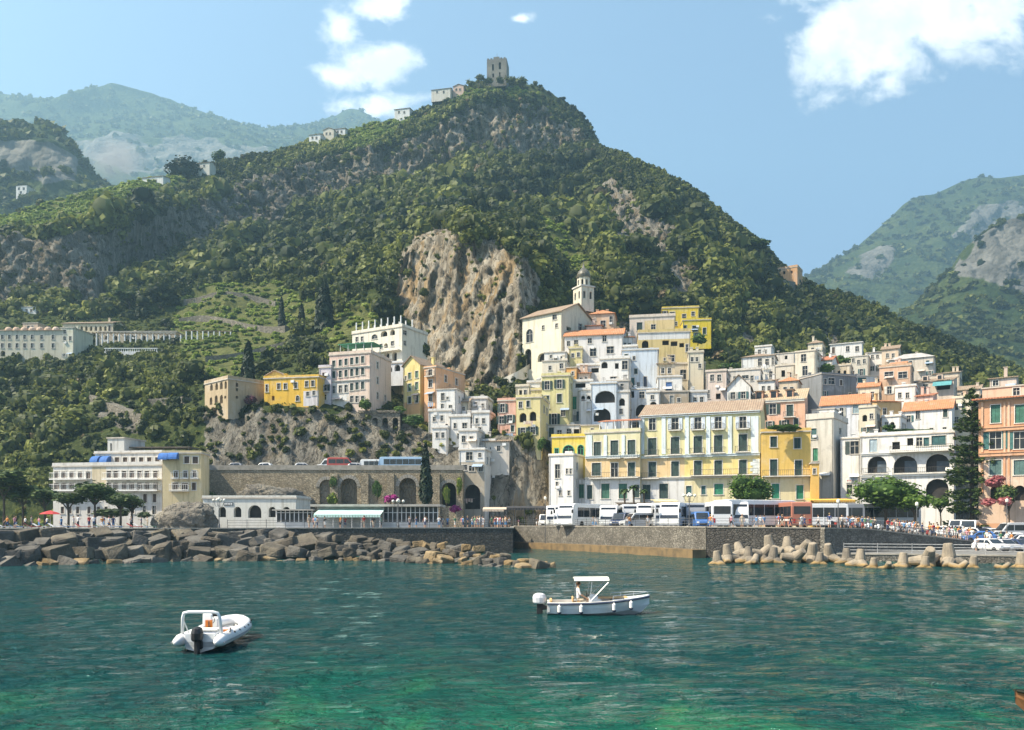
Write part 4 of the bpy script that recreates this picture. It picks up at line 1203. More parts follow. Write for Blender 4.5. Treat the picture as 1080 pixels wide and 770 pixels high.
    def extras(s):
        """Drainpipes, air-conditioning boxes, laundry, flower boxes."""
        W, h = s.W, s.h
        if h > 5:
            x = hrnd.choice((.18, W - .18)); MB().tube((x, -.07, .2), (x, -.07, h - .05), .055, n=5).build('drainpipe', COPING, s.t)
        for _ in range(hrnd.randrange(0, 3)):
            x, z = hrnd.uniform(.6, max(.7, W - 1.2)), hrnd.uniform(h * .35, h * .9); k = hrnd.random()
            if k < .4: MB().box(x, x + .75, -.32, -.003, z, z + .52).build('air_conditioner', WHITE, s.t)
            elif k < .7:
                m_ = MB(); L = min(2.4, W - x - .1)
                m_.tube((x, -.5, z), (x + L, -.5, z), .012, n=4)
                for j in range(int(L / .5)): m_.box(x + j * .5 + .03, x + j * .5 + .42, -.51, -.49, z - hrnd.uniform(.5, .95), z)
                m_.build('laundry', LAUN[hrnd.randrange(3)], s.t)
            else:
                u0, u1, y0 = x, x + min(2.0, W - x - .1), z; m_ = MB(); House.slab(None, m_, [(u0, -1.1, z - .55), (u1, -1.1, z - .55), (u1, -.02, z), (u0, -.02, z)], .04); m_.build('awning', LAUN[hrnd.randrange(3)], s.t)
    def window(s, w, q, T):
        u0, u1, z0, z1, arch, rec = q; st = w[4]; col = shutter_mat(w[5] if len(w) > 5 else s.shut)
        fl = .13; mb = MB()
        def bx(B, a, b_, c, d, e0, e1, m=0):
            pts = [T(x, z, y) for z in (c, d) for y in (e0, e1) for x in (a, b_)]
            B.add(pts, [(0, 2, 3, 1), (4, 5, 7, 6), (0, 1, 5, 4), (2, 6, 7, 3), (0, 4, 6, 2), (1, 3, 7, 5)], m)
        door = (z1 - z0) > 1.7 * (u1 - u0)
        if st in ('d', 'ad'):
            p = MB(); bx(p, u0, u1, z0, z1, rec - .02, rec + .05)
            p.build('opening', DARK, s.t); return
        if arch:
            r = (u1 - u0) / 2; rz = min(r, (z1 - z0) * .6); c = (u0 + u1) / 2
            pr = [(u0, z0)] + [(c - r * math.cos(PI * k / 8), z1 - rz + rz * math.sin(PI * k / 8)) for k in range(9)] + [(u1, z0)]
            for (a, b_), (c_, d_) in zip(pr[:-1], pr[1:]):
                mb.tube(T(a, b_, -.03), T(c_, d_, -.03), .075, n=5)
        else:
            bx(mb, u0 - fl, u0, z0, z1 + fl, -.05, .03); bx(mb, u1, u1 + fl, z0, z1 + fl, -.05, .03); bx(mb, u0 + .003, u1 - .003, z1, z1 + fl - .003, -.047, .03)
        bx(mb, u0 - fl - .06, u1 + fl + .06, z0 - .12, z0, -.13, .03)
        if st not in ('s', 'b'):
            bx(mb, (u0 + u1) / 2 - .035, (u0 + u1) / 2 + .035, z0 + .004, z1 - .004 - (.3 if arch else 0), rec - .12, rec - .05)
            zm = z0 + (z1 - z0) * .62; bx(mb, u0 + .003, u1 - .003, zm - .03, zm + .03, rec - .115, rec - .052)
        f = mb.build('door' if door else 'window', s.trim, s.t)
        p = MB()
        if st in ('s', 'b'):
            c = (u0 + u1) / 2
            bx(p, u0 + .02, c - .015, z0 + .02, z1 - .02, rec - .16, rec - .1); bx(p, c + .015, u1 - .02, z0 + .02, z1 - .02, rec - .16, rec - .1)
            p.build('shutter', col, f)
        else:
            bx(p, u0, u1, z0, z1, rec - .04, rec + .02); p.build('pane', GLASS, f)
            if st in ('o', 'B'):
                hw = (u1 - u0) / 2
                for a in (u0 - fl - hw, u1 + fl):
                    k = MB(); bx(k, a, a + hw, z0, z1, -.11, -.06); k.build('shutter', col, f)
        if st in ('b', 'B'): s.balcony(u0 - .55, u1 + .55, z0 - .12, T)
    def balcony(s, u0, u1, z, T=None, dep=.85, h=1.0, mat=None, slab=None):
        T = T or (lambda u, z, d: (u, d, z))
        mb = MB(); pts = [T(x, zz, y) for zz in (z - .16, z) for y in (-dep, -.002) for x in (u0, u1)]
        mb.add(pts, [(0, 2, 3, 1), (4, 5, 7, 6), (0, 1, 5, 4), (2, 6, 7, 3), (0, 4, 6, 2), (1, 3, 7, 5)])
        o = mb.build('balcony', slab or s.trim, s.t); r = MB()
        n = max(3, int((u1 - u0) / .32))
        for k in range(n + 1):
            x = u0 + .04 + (u1 - u0 - .08) * k / n; r.tube(T(x, z, -dep + .05), T(x, z + h, -dep + .05), .02, n=4)
        for zz in (z + h, z + .12): r.tube(T(u0 + .04, zz, -dep + .05), T(u1 - .04, zz, -dep + .05), .03, n=4)
        for x in (u0 + .04, u1 - .04):
            r.tube(T(x, z + h, -dep + .05), T(x, z + h, -.02), .03, n=4); r.tube(T(x, z, -dep / 2), T(x, z + h, -dep / 2), .02, n=4)
        r.build('railing', mat or RAILM, o)
        return o
    def slab(s, mb, pts, th):
        n = len(pts); lo = [(x, y, z - th) for x, y, z in pts]
        mb.add(list(pts) + lo, [tuple(range(n)), tuple(range(2 * n - 1, n - 1, -1))] + [((i + 1) % n, i, n + i, n + (i + 1) % n) for i in range(n)])
    def roof(s, kind, rise, tile, ov, par):
        W, D, h = s.W, s.D, s.h; mb = MB(); tile = tile or TILE_OLD
        if kind == 'flat':
            mb.box(-.16, W + .16, -.16, D + .16, h + .003, h + .22); o = mb.build('roof', TERRACE, s.t)
            if par:
                p = MB()
                for x0, x1, y0, y1 in ((-.1, W + .1, -.1, .14), (-.1, W + .1, D - .14, D + .1), (-.1, .14, .143, D - .143), (W - .14, W + .1, .143, D - .143)): p.box(x0, x1, y0, y1, h + .222, h + .22 + par)
                p.build('parapet', s.wallmat, o)
        elif kind == 'hip':
            k = min(W, D) / 2; z = h + .003
            e = [(-ov, -ov, z), (W + ov, -ov, z), (W + ov, D + ov, z), (-ov, D + ov, z)]
            r = [(k, D / 2, z + rise), (W - k, D / 2, z + rise)] if W >= D else [(W / 2, k, z + rise), (W / 2, D - k, z + rise)]
            if W >= D: fs = [(0, 1, 5, 4), (2, 3, 4, 5), (1, 2, 5), (3, 0, 4), (3, 2, 1, 0)]
            else: fs = [(0, 1, 4), (1, 2, 5, 4), (2, 3, 5), (3, 0, 4, 5), (3, 2, 1, 0)]
            mb.add(e + r, fs); mb.build('roof', tile, s.t)
        elif kind == 'gable_x':
            g = MB(); 
            for x in (0, W): g.poly([(x, 0, h), (x, D, h), (x, D / 2, h + rise)])
            g.build('gable', s.wallmat, s.t); z = h + .2; k = rise / (D / 2) * ov
            s.slab(mb, [(-ov, -ov, z - k), (W + ov, -ov, z - k), (W + ov, D / 2, z + rise), (-ov, D / 2, z + rise)], .18)
            s.slab(mb, [(W + ov, D + ov, z - k), (-ov, D + ov, z - k), (-ov, D / 2, z + rise), (W + ov, D / 2, z + rise)], .18)
            mb.build('roof', tile, s.t)
        elif kind == 'gable_y':
            g = MB()
            for y in (0, D): g.poly([(0, y, h), (W, y, h), (W / 2, y, h + rise)])
            g.build('gable', s.wallmat, s.t); z = h + .2; k = rise / (W / 2) * ov
            s.slab(mb, [(-ov, -ov, z - k), (W / 2, -ov, z + rise), (W / 2, D + ov, z + rise), (-ov, D + ov, z - k)], .18)
            s.slab(mb, [(W / 2, -ov, z + rise), (W + ov, -ov, z - k), (W + ov, D + ov, z - k), (W / 2, D + ov, z + rise)], .18)
            mb.build('roof', tile, s.t)
        elif kind == 'shed':
            z = h + .2
            s.slab(mb, [(-ov, -ov, z), (W + ov, -ov, z), (W + ov, D + ov, z + rise), (-ov, D + ov, z + rise)], .18)
            g = MB(); g.poly([(0, 0, h), (0, D, h), (0, D, h + rise)]); g.poly([(W, 0, h), (W, D, h), (W, D, h + rise)]); g.build('gable', s.wallmat, s.t)
            mb.build('roof', tile, s.t)
    def clutter(s, n, roof):
        for _ in range(n):
            x, y = hrnd.uniform(.6, max(.7, s.W - .6)), hrnd.uniform(s.D * .3, s.D * .8); z = s.h + .2; k = hrnd.random(); mb = MB()
            if roof != 'flat' or k < .4:
                hh = hrnd.uniform(.9, 1.7) + (0 if roof == 'flat' else .8)
                mb.box(x - .3, x + .3, y - .3, y + .3, z, z + hh); mb.box(x - .4, x + .4, y - .4, y + .4, z + hh + .002, z + hh + .14); mb.build('chimney', s.wallmat, s.t)
            elif k < .65:
                mb.tube((x, y, z), (x, y, z + 1.9), .03, n=4)
                for j in range(3): mb.tube((x - .5 + j * .1, y, z + 1.3 + j * .25), (x + .5 - j * .1, y, z + 1.3 + j * .25), .02, n=4)
                mb.build('antenna', RAILM, s.t)
            elif k < .82:
                mb.tube((x, y, z), (x, y, z + .9), .04, n=5); mb.lathe([(.02, 0), (.3, .05), (.45, .16)], 10, (x, y, z + .95)); mb.build('satellite_dish', WHITE, s.t)
            else:
                mb.box(x - .7, x + .7, y - .5, y + .5, z, z + .9); mb.box(x - .5, x + .2, y - .53, y - .502, z + .2, z + .7); mb.build('roof_cabin', s.wallmat, s.t)
    def local(s, px, py, d=0.0): return (s.u(px), d, s.z(py, px))


def grid(xs, ys, w, h, st, col=None): return [(x, y, w, h, st) + ((col,) if col else ()) for y in ys for x in xs]
def TY(vb): return 158 + (535 - vb) * .42          # distance of the stepped town for a visible foot row

# ---------------------------------------------------------------- waterfront palazzo
cols1 = (688, 712, 736, 757.5, 783.5)
MW = []
for i, x in enumerate(cols1):
    k = (x - 688) / 95
    MW += [(x, 447.5 - 2 * k, 6, 11, 'p' if i == 0 else 'B', (0.5, 0.55, 0.6)), (x, 471 - 4 * k, 7.6, 16, 'b'), (x, 495 - 2 * k, 7, 14, 's')]
MW += [(700, 518, 8, 14, 's'), (682, 519, 7, 14, 's'), (726.5, 517, 5, 8, 's', TEAL), (758, 516, 8, 10, 's', BGREEN), (742, 517, 4, 8, 's', TEAL)]
lbl = (0.66, 0.73, 0.74)
M1 = House('long palazzo of yellow upper floors with pale blue pilasters and dark shutters', 675.5, 802, 147, 436.5, 548, (0.68, 0.62, 0.34), D=13, yaw=21, roof='gable_x', rise=2.9, tile=TILE_OLD, wins=MW,
      bands=[(675, 722, 482, 504, (0.68, 0.50, 0.27)), (722, 803, 482, 504, (0.72, 0.58, 0.22)), (675, 722, 504, 560, (0.64, 0.63, 0.60)), (722, 803, 504, 560, (0.68, 0.60, 0.36))], name='palazzo', cat='palazzo', clutter=0, ext=2)
def pilaster(h, px, py0, py1, w=3.4, mat=None, dep=.14):
    u0, u1 = h.u(px - w / 2), h.u(px + w / 2); z1, z0 = h.z(py0, px), h.z(py1, px)
    MB().box(u0, u1, -dep, .02, z0, z1).build('pilaster', mat or plaster(lbl), h.t)
def cornice(h, py, px0, px1, hh=.35, dep=.3, mat=None, nm='cornice'):
    pm = (px0 + px1) / 2; z = h.z(py, pm); u0, u1 = h.u(px0), h.u(px1)
    mb = MB(); mb.box(u0, u1, -dep, .02, z - hh / 2, z + hh / 2); mb.box(u0 - .05, u1 + .05, -dep - .12, .018, z + hh / 2 + .002, z + hh / 2 + .12)
    mb.build(nm, mat or plaster(lbl), h.t)
for x in (677.5, 700, 724.5, 747, 770, 796): pilaster(M1, x, 439, 479, 4.2 if x < 790 else 8)
cornice(M1, 481, 676, 801.5); cornice(M1, 437.2, 676, 801.5, .3); cornice(M1, 504, 676, 801.5, .25, .2, TRIM)
q = M1.z(501, 765); M1.balcony(M1.u(729), M1.u(800), q, dep=1.1)
q = M1.z(504.5, 690); M1.balcony(M1.u(677), M1.u(696), q, dep=1.0)
for k in range(7):
    z = M1.z(486 + k * 3, 797); MB().box(M1.u(797) - (.9 if k % 2 else .5), M1.u(801.3), -.1, .02, z - .32, z + .3).build('quoin', plaster(lbl), M1.t)
M2 = House('lower palazzo wing with a terrace pergola, orange middle storey and white ground floor', 617, 675, 151.5, 456.5, 548, (0.66, 0.61, 0.38), D=11, yaw=21, roof='flat', wins=[(630, 473.5, 6.6, 13, 's'), (648, 473.5, 7, 16, 'b'), (666, 473, 7, 16, 'b'),
      (629, 495, 8, 12, 's'), (648, 495.5, 6.4, 13, 'p'), (666, 495, 6.4, 13, 's'), (638.5, 518, 7.5, 14, 's', (0.02, 0.10, 0.06)), (657, 518, 7.5, 14, 's', (0.02, 0.10, 0.06)), (671.5, 518, 5, 12, 's'), (622, 519, 5, 13, 's')],
      bands=[(617, 676, 482.5, 504.5, (0.70, 0.51, 0.27)), (617, 676, 504.5, 560, (0.66, 0.65, 0.62))], name='palazzo_wing', cat='palazzo', clutter=0, ext=2, parapet=.5)
for x in (638.5, 657.5): pilaster(M2, x, 459, 481)
pilaster(M2, 621.5, 459, 481, 6)
cornice(M2, 482, 617.5, 674.8); cornice(M2, 504.5, 617.5, 674.8, .25, .2, TRIM)
M2.balcony(M2.u(623), M2.u(674), M2.z(504, 648), dep=1.0)
mb = MB(); z = M2.h + .22; 
for k in range(6): mb.box(M2.W * .25 + k * M2.W * .145, M2.W * .25 + k * M2.W * .145 + .14, .6, .74, z, z + 2.0)
for k in range(6): mb.box(M2.W * .25 + k * M2.W * .145, M2.W * .25 + k * M2.W * .145 + .14, 5, 5.14, z, z + 2.6)
mb.build('pergola_post', WHITE, M2.t)
mb = MB(); M2.slab(mb, [(M2.W * .23, .2, z + 2.05), (M2.W + .1, .2, z + 2.05), (M2.W + .1, 6, z + 3.0), (M2.W * .23, 6, z + 3.0)], .12); mb.build('pergola_roof', TILE_RED, M2.t)
# ochre annex
O1 = House('ochre annex with dark shutters and green ground-floor doors beside the pilastered palazzo', 803.5, 855, 140.5, 456, 546, (0.70, 0.47, 0.13), D=10, yaw=14, name='annex', roof='flat', wins=[(816, 466, 6, 10, 's'), (841, 467.5, 6, 10, 's'), (816, 493.5, 6.6, 16, 's'), (842, 494.5, 6.4, 16, 's'), (818, 518, 6.6, 14, 's', BGREEN), (843.6, 519, 6.4, 13, 's', BGREEN)],
      bands=[(803, 856, 502, 560, (0.70, 0.60, 0.36))], parapet=.5, clutter=0, ext=2)
O1.balcony(O1.u(804), O1.u(854), O1.z(502, 828), dep=1.1)
O2 = House('narrow ochre lean-to house with one slit window at the end of the ochre annex', 855.6, 864, 137.5, 489, 546, (0.66, 0.42, 0.12), D=7, yaw=14, name='annex', roof='flat', wins=[(859, 497, 2.4, 5, 'p')], clutter=0, ext=2)
# white tower house left of the wing
House('tall white house with small windows beside the rock buttress and coaches', 579, 604.5, 153, 481, 546, ww, D=7, yaw=24, wins=[(588, 497, 4.4, 13, 'p'), (598, 497, 2, 5, 'p'), (602, 497, 2, 5, 'p'), (587.5, 511, 2.4, 5, 'p'), (591, 520, 2.4, 5, 'p'), (600, 520, 2.4, 4.5, 'p')], ext=2, parapet=.3)
House('white entrance block with a green door joining the palazzo wing', 605, 617.5, 155, 506, 546, ww, D=6, yaw=20, wins=[(615.2 - 2, 518, 4.6, 13, 's', (0.02, 0.1, 0.06))], ext=2, clutter=0)
House('bright lemon-yellow house with green arched fanlight windows', 582, 617, 158, 461.5, 484, (0.76, 0.58, 0.10), D=7, yaw=20, wins=[(599.6, 474.5, 12, 10, 'a', BGREEN), (612.4, 474.5, 6.4, 10.5, 'a'), (587, 476.5, 3, 6, 'p')], ext=6, parapet=.5, clutter=0, trim=mk('green_frame', (0.10, 0.42, 0.25), None, 1, .6))
House('small whitewashed row of terrace rooms above the lemon-yellow house', 571, 612, 167, 449, 463, ww, D=6, yaw=16, wins=[(581.5, 456, 4.5, 9, 's'), (590, 457, 4, 6, 'p'), (600, 456, 4, 7, 'p'), (608, 456, 6, 7, 'd')], ext=5, clutter=2)
House('yellow parapet room with one slit window beside the palazzo pergola', 613, 632, 163, 449, 460, pyel, D=6, yaw=16, wins=[(624.5, 454.5, 2.6, 5, 'p')], ext=6, clutter=0)

# ---------------------------------------------------------------- central cluster, climbing to the church
House('salmon pink house with four green shutters at the left end of the old-town cluster', 525, 544, 170, 423, 458, (0.70, 0.40, 0.29), D=8, yaw=20, wins=[(530, 430.5, 4, 8, 'o'), (529, 443, 4, 7, 'o'), (537.5, 442, 4.6, 7.5, 'o'), (540.5, 452, 3, 6, 's')], parapet=.4)
House('yellow house with arched loggia windows next to the salmon pink house', 544.5, 571, 168, 420, 464, pyel, D=9, yaw=20, wins=[(551.5, 440.5, 7.4, 10, 'ad'), (562, 439, 7, 10, 'ad'), (551.5, 455, 4, 7, 'o'), (562, 454, 4, 7.5, 'o'), (549, 427, 3, 6, 'p'), (557, 426, 3, 6, 's')], parapet=.5)
House('yellow-green house with open green shutters below the orange cube', 571.5, 601, 170, 397, 452, (0.66, 0.60, 0.30), D=8, yaw=18, wins=[(577, 406.5, 4.2, 8, 'o'), (590, 405, 4.2, 8, 'o'), (576.6, 424, 4.6, 12, 's'), (590, 420, 4.4, 8, 's'), (584.5, 442, 4.6, 10, 'o')], parapet=.5, ext=5)
House('small cream rooms on the roofline left of the orange cube', 572, 597, 181, 381, 396, (0.70, 0.64, 0.52), D=6, yaw=18, wins=[(592, 386, 3, 5, 'p'), (580, 388, 2.5, 4, 'p')], ext=5)
House('little orange cube house wedged between white walls', 597.5, 608, 179, 388, 403, (0.66, 0.36, 0.12), D=5, yaw=24, wins=[(604, 394, 2, 4, 'p')], ext=5, clutter=0)
House('white house with a bright green door and a dark strip of terrace windows', 601, 625, 174, 403, 447, ww, D=7, yaw=20, wins=[(606, 425, 3.6, 12, 's', BGREEN), (613.5, 423.5, 4.6, 13, 's', TEAL), (613.6, 439, 4.2, 9, 'o', (0.02, .05, .07)), (612, 406.5, 11, 5, 'd')], parapet=.4)
House('white house with two big stacked arched loggias', 623, 650, 171, 405, 450, blw, D=9, yaw=22, wins=[(638, 418.5, 21, 13, 'ad'), (635, 437.5, 18, 14, 'ad')], parapet=.3, ext=6)
House('grey rubble-walled house squeezed right of the stacked loggias', 650.5, 664, 174, 402, 450, (0.45, 0.43, 0.40), D=6, yaw=22, wins=[(656, 402 + 6, 3, 6, 'p'), (660, 430, 3, 5, 'p')], ext=6)
House('white cube house with an arched window above the loggias', 633, 664, 181, 379, 408, ww, D=8, yaw=20, wins=[(637.5, 385, 6.6, 7, 'ad'), (650.5, 386, 4, 6, 'd'), (659, 385, 5, 8, 'p'), (647, 401.5, 6, 7.5, 'p'), (660, 402, 3, 5, 'p')], parapet=.5, ext=5)
House('low white block with a wide dark window between the orange cube and the arched cube', 608.5, 633, 183, 386, 405, ww, D=7, yaw=18, wins=[(627.5, 390.5, 8, 5, 'd'), (613, 394, 2.6, 5, 'p')], parapet=.4, ext=5)
House('tall pale blue windowless block with two doors at its foot', 656, 694.5, 184, 369.5, 409, blw, D=8, yaw=15, wins=[(667.5, 403.5, 3, 9, 's', TEAL), (680.5, 402.5, 3, 9.5, 's', (0.04, .05, .08))], parapet=.2, clutter=1, ext=5)
House('pale blue arcaded house with a large dark arch under the windowless block', 663.5, 693, 177, 411, 444, blw, D=7, yaw=18, wins=[(666.5, 416, 4.6, 7, 'd'), (677, 416.5, 4.6, 6, 'p', BLUE), (677, 432.5, 13, 12, 'ad')], parapet=.2, ext=6)
House('small white house with a bright blue door', 693.5, 719.5, 176, 398, 415, ww, D=7, yaw=14, wins=[(705.5, 407.5, 5.6, 8, 's', (0.07, 0.15, 0.33))], parapet=.2, ext=4, clutter=1)
House('brown rubble house with a dark opening just above the long tiled palazzo roof', 693.5, 727, 172, 413.5, 436, (0.40, 0.33, 0.24), D=7, yaw=14, wins=[(701.5, 428, 5, 5, 'd'), (716, 422, 3, 4, 'p')], parapet=.1, ext=4, clutter=1)
House('long white house with an orange tiled roof and three small upper windows', 595.5, 657, 191, 353.5, 386, (0.72, 0.69, 0.66), D=9, yaw=18, roof='gable_x', tile=TILE_NEW, rise=2.2, wins=[(607.5, 361.5, 3.6, 5, 'p'), (622, 359.5, 3.6, 5, 'p'), (637.5, 357, 3.6, 6, 'p'), (608, 375.5, 5, 8, 'p'), (625.5, 371.5, 5.6, 7.5, 'p'), (643.6, 369, 6.4, 6.5, 'p')], side=[(664, 371, 2.4, 5, 'p')], ext=5)
House('peach house with an orange hipped roof beside the church', 621.5, 648, 205, 331, 352, (0.68, 0.47, 0.31), D=8, yaw=18, roof='hip', tile=TILE_NEW, rise=1.8, wins=[(636, 341.5, 4.6, 6, 'p'), (627, 337, 2, 2.4, 'p')], ext=5)
House('stepped white house rising beside the church stairs', 574, 597, 188, 372, 384, (0.74, 0.72, 0.67), D=6, yaw=20, wins=[(593, 378, 3, 4, 'p'), (581, 376, 2, 3, 'p')], ext=6)
# church
CH = House('cream hillside church with a tall blue arched window and dark portico arches', 551, 592, 198, 332, 388, (0.72, 0.67, 0.52), D=14, yaw=38, roof='gable_x', rise=3.2, tile=TILE_OLD, wins=[(558.5, 354, 7, 14, 'a', TEAL), (557, 379, 6.6, 22, 'ad'), (571.5, 377, 9, 9, 'ad'), (573, 345.5, 2.4, 4, 'p'), (587, 343.5, 2.4, 4, 'p'), (585, 334.5, 4, 5, 'p')], side=[(598, 332.5, 4, 5, 'p'), (600, 347, 5, 4, 'd'), (612, 345, 4, 7, 'p')], name='church', cat='church', ext=10, clutter=0, over=.5)
bt = thing('bell_tower', 'slim cream bell tower with a dark tiled dome above the church', 'bell tower', (Xat(615.5, 213), 213, Zat(330, 213)), R(28))
def zz_(py): return Zat(py, 213) - Zat(330, 213)
hw = 1.98; mb = MB()
for k in range(4):
    M_ = Matrix.Rotation(k * PI / 2, 4, 'Z')
    T_ = lambda u, z, d, M_=M_: tuple(M_ @ Vector((u - hw, -hw + d, z)))
    wall_panel(mb, 2 * hw, 0, zz_(304.5), [(.6, 1.35, zz_(317), zz_(309), True, .5), (2.55, 3.3, zz_(317), zz_(309), True, .5)], T_)
mb.add([(-hw, -hw, zz_(304.5)), (hw, -hw, zz_(304.5)), (hw, hw, zz_(304.5)), (-hw, hw, zz_(304.5))], [(0, 1, 2, 3)])
mb.build('lower_stage', plaster((0.72, 0.66, 0.52)), bt)
MB().box(-1.4, 1.4, -1.4, 1.4, .5, zz_(304.7)).build('bell_chamber', DARK, bt)
MB().box(-hw - .25, hw + .25, -hw - .25, hw + .25, zz_(304.5) + .003, zz_(304.5) + .4).build('cornice', TRIM, bt)
mb = MB(); r8 = 1.62
for k in range(8):
    M_ = Matrix.Rotation(k * PI / 4, 4, 'Z'); w8 = 2 * r8 * math.tan(PI / 8)
    wall_panel(mb, w8, zz_(304.5) + .4, zz_(293.5), [(w8 * .28, w8 * .72, zz_(302), zz_(296), True, .4)], lambda u, z, d, M_=M_, w8=w8: tuple(M_ @ Vector((u - w8 / 2, -r8 + d, z))))
mb.build('upper_stage', plaster((0.72, 0.66, 0.52)), bt)
MB().lathe([(1.15, zz_(304)), (1.15, zz_(294))], 8).build('lantern_core', DARK, bt)
mb = MB(); z0 = zz_(293.5)
mb.lathe([(1.95, z0), (2.0, z0 + .25), (1.7, z0 + .3), (1.78, z0 + .8), (1.5, z0 + 1.6), (.95, z0 + 2.2), (.42, z0 + 2.8), (.22, z0 + 3.4), (.12, z0 + 4.0), (.0, z0 + 4.2)], 16)
mb.build('dome', mk('dark_majolica', (0.16, 0.14, 0.10), (0.06, 0.065, 0.06), 2.2, .45, .3), bt)
MB().tube((0, 0, z0 + 4.1), (0, 0, z0 + 5.1), .05, n=5).box(-.3, .3, -.04, .04, z0 + 4.7, z0 + 4.8).build('cross', IRON, bt)
# stair wall up to the church
st = thing('stair_wall', 'long pale parapet stair climbing from the pink house to the church', 'staircase', (Xat(522, 182), 182, Zat(412, 182) - 4))
mb = MB(); o_ = Vector(st.location); SP = [MT.at(520 + 3 * k, 411 - 1.62 * k) + Vector((0, -1.2, .3)) for k in range(25)]; SP = [Vector(v) for v in blur1(np.array([tuple(v) for v in SP]), 6, 0)]
for k in range(24):
    a, c = SP[k] - o_, SP[k + 1] - o_
    z = a.z + .2
    mb.add([Vector((a.x, a.y, a.z - 3)), Vector((c.x, c.y, c.z - 3)), Vector((c.x, c.y, c.z + .9)), Vector((a.x, a.y, a.z + .9)), Vector((a.x - .2, a.y + 2.4, a.z - 3)), Vector((c.x - .2, c.y + 2.4, c.z - 3)), Vector((c.x - .2, c.y + 2.4, z)), Vector((a.x - .2, a.y + 2.4, z))], [(0, 1, 2, 3), (3, 2, 6, 7), (7, 6, 5, 4), (1, 5, 6, 2), (0, 3, 7, 4)])
mb.build('parapet', plaster((0.70, 0.65, 0.54)), st)

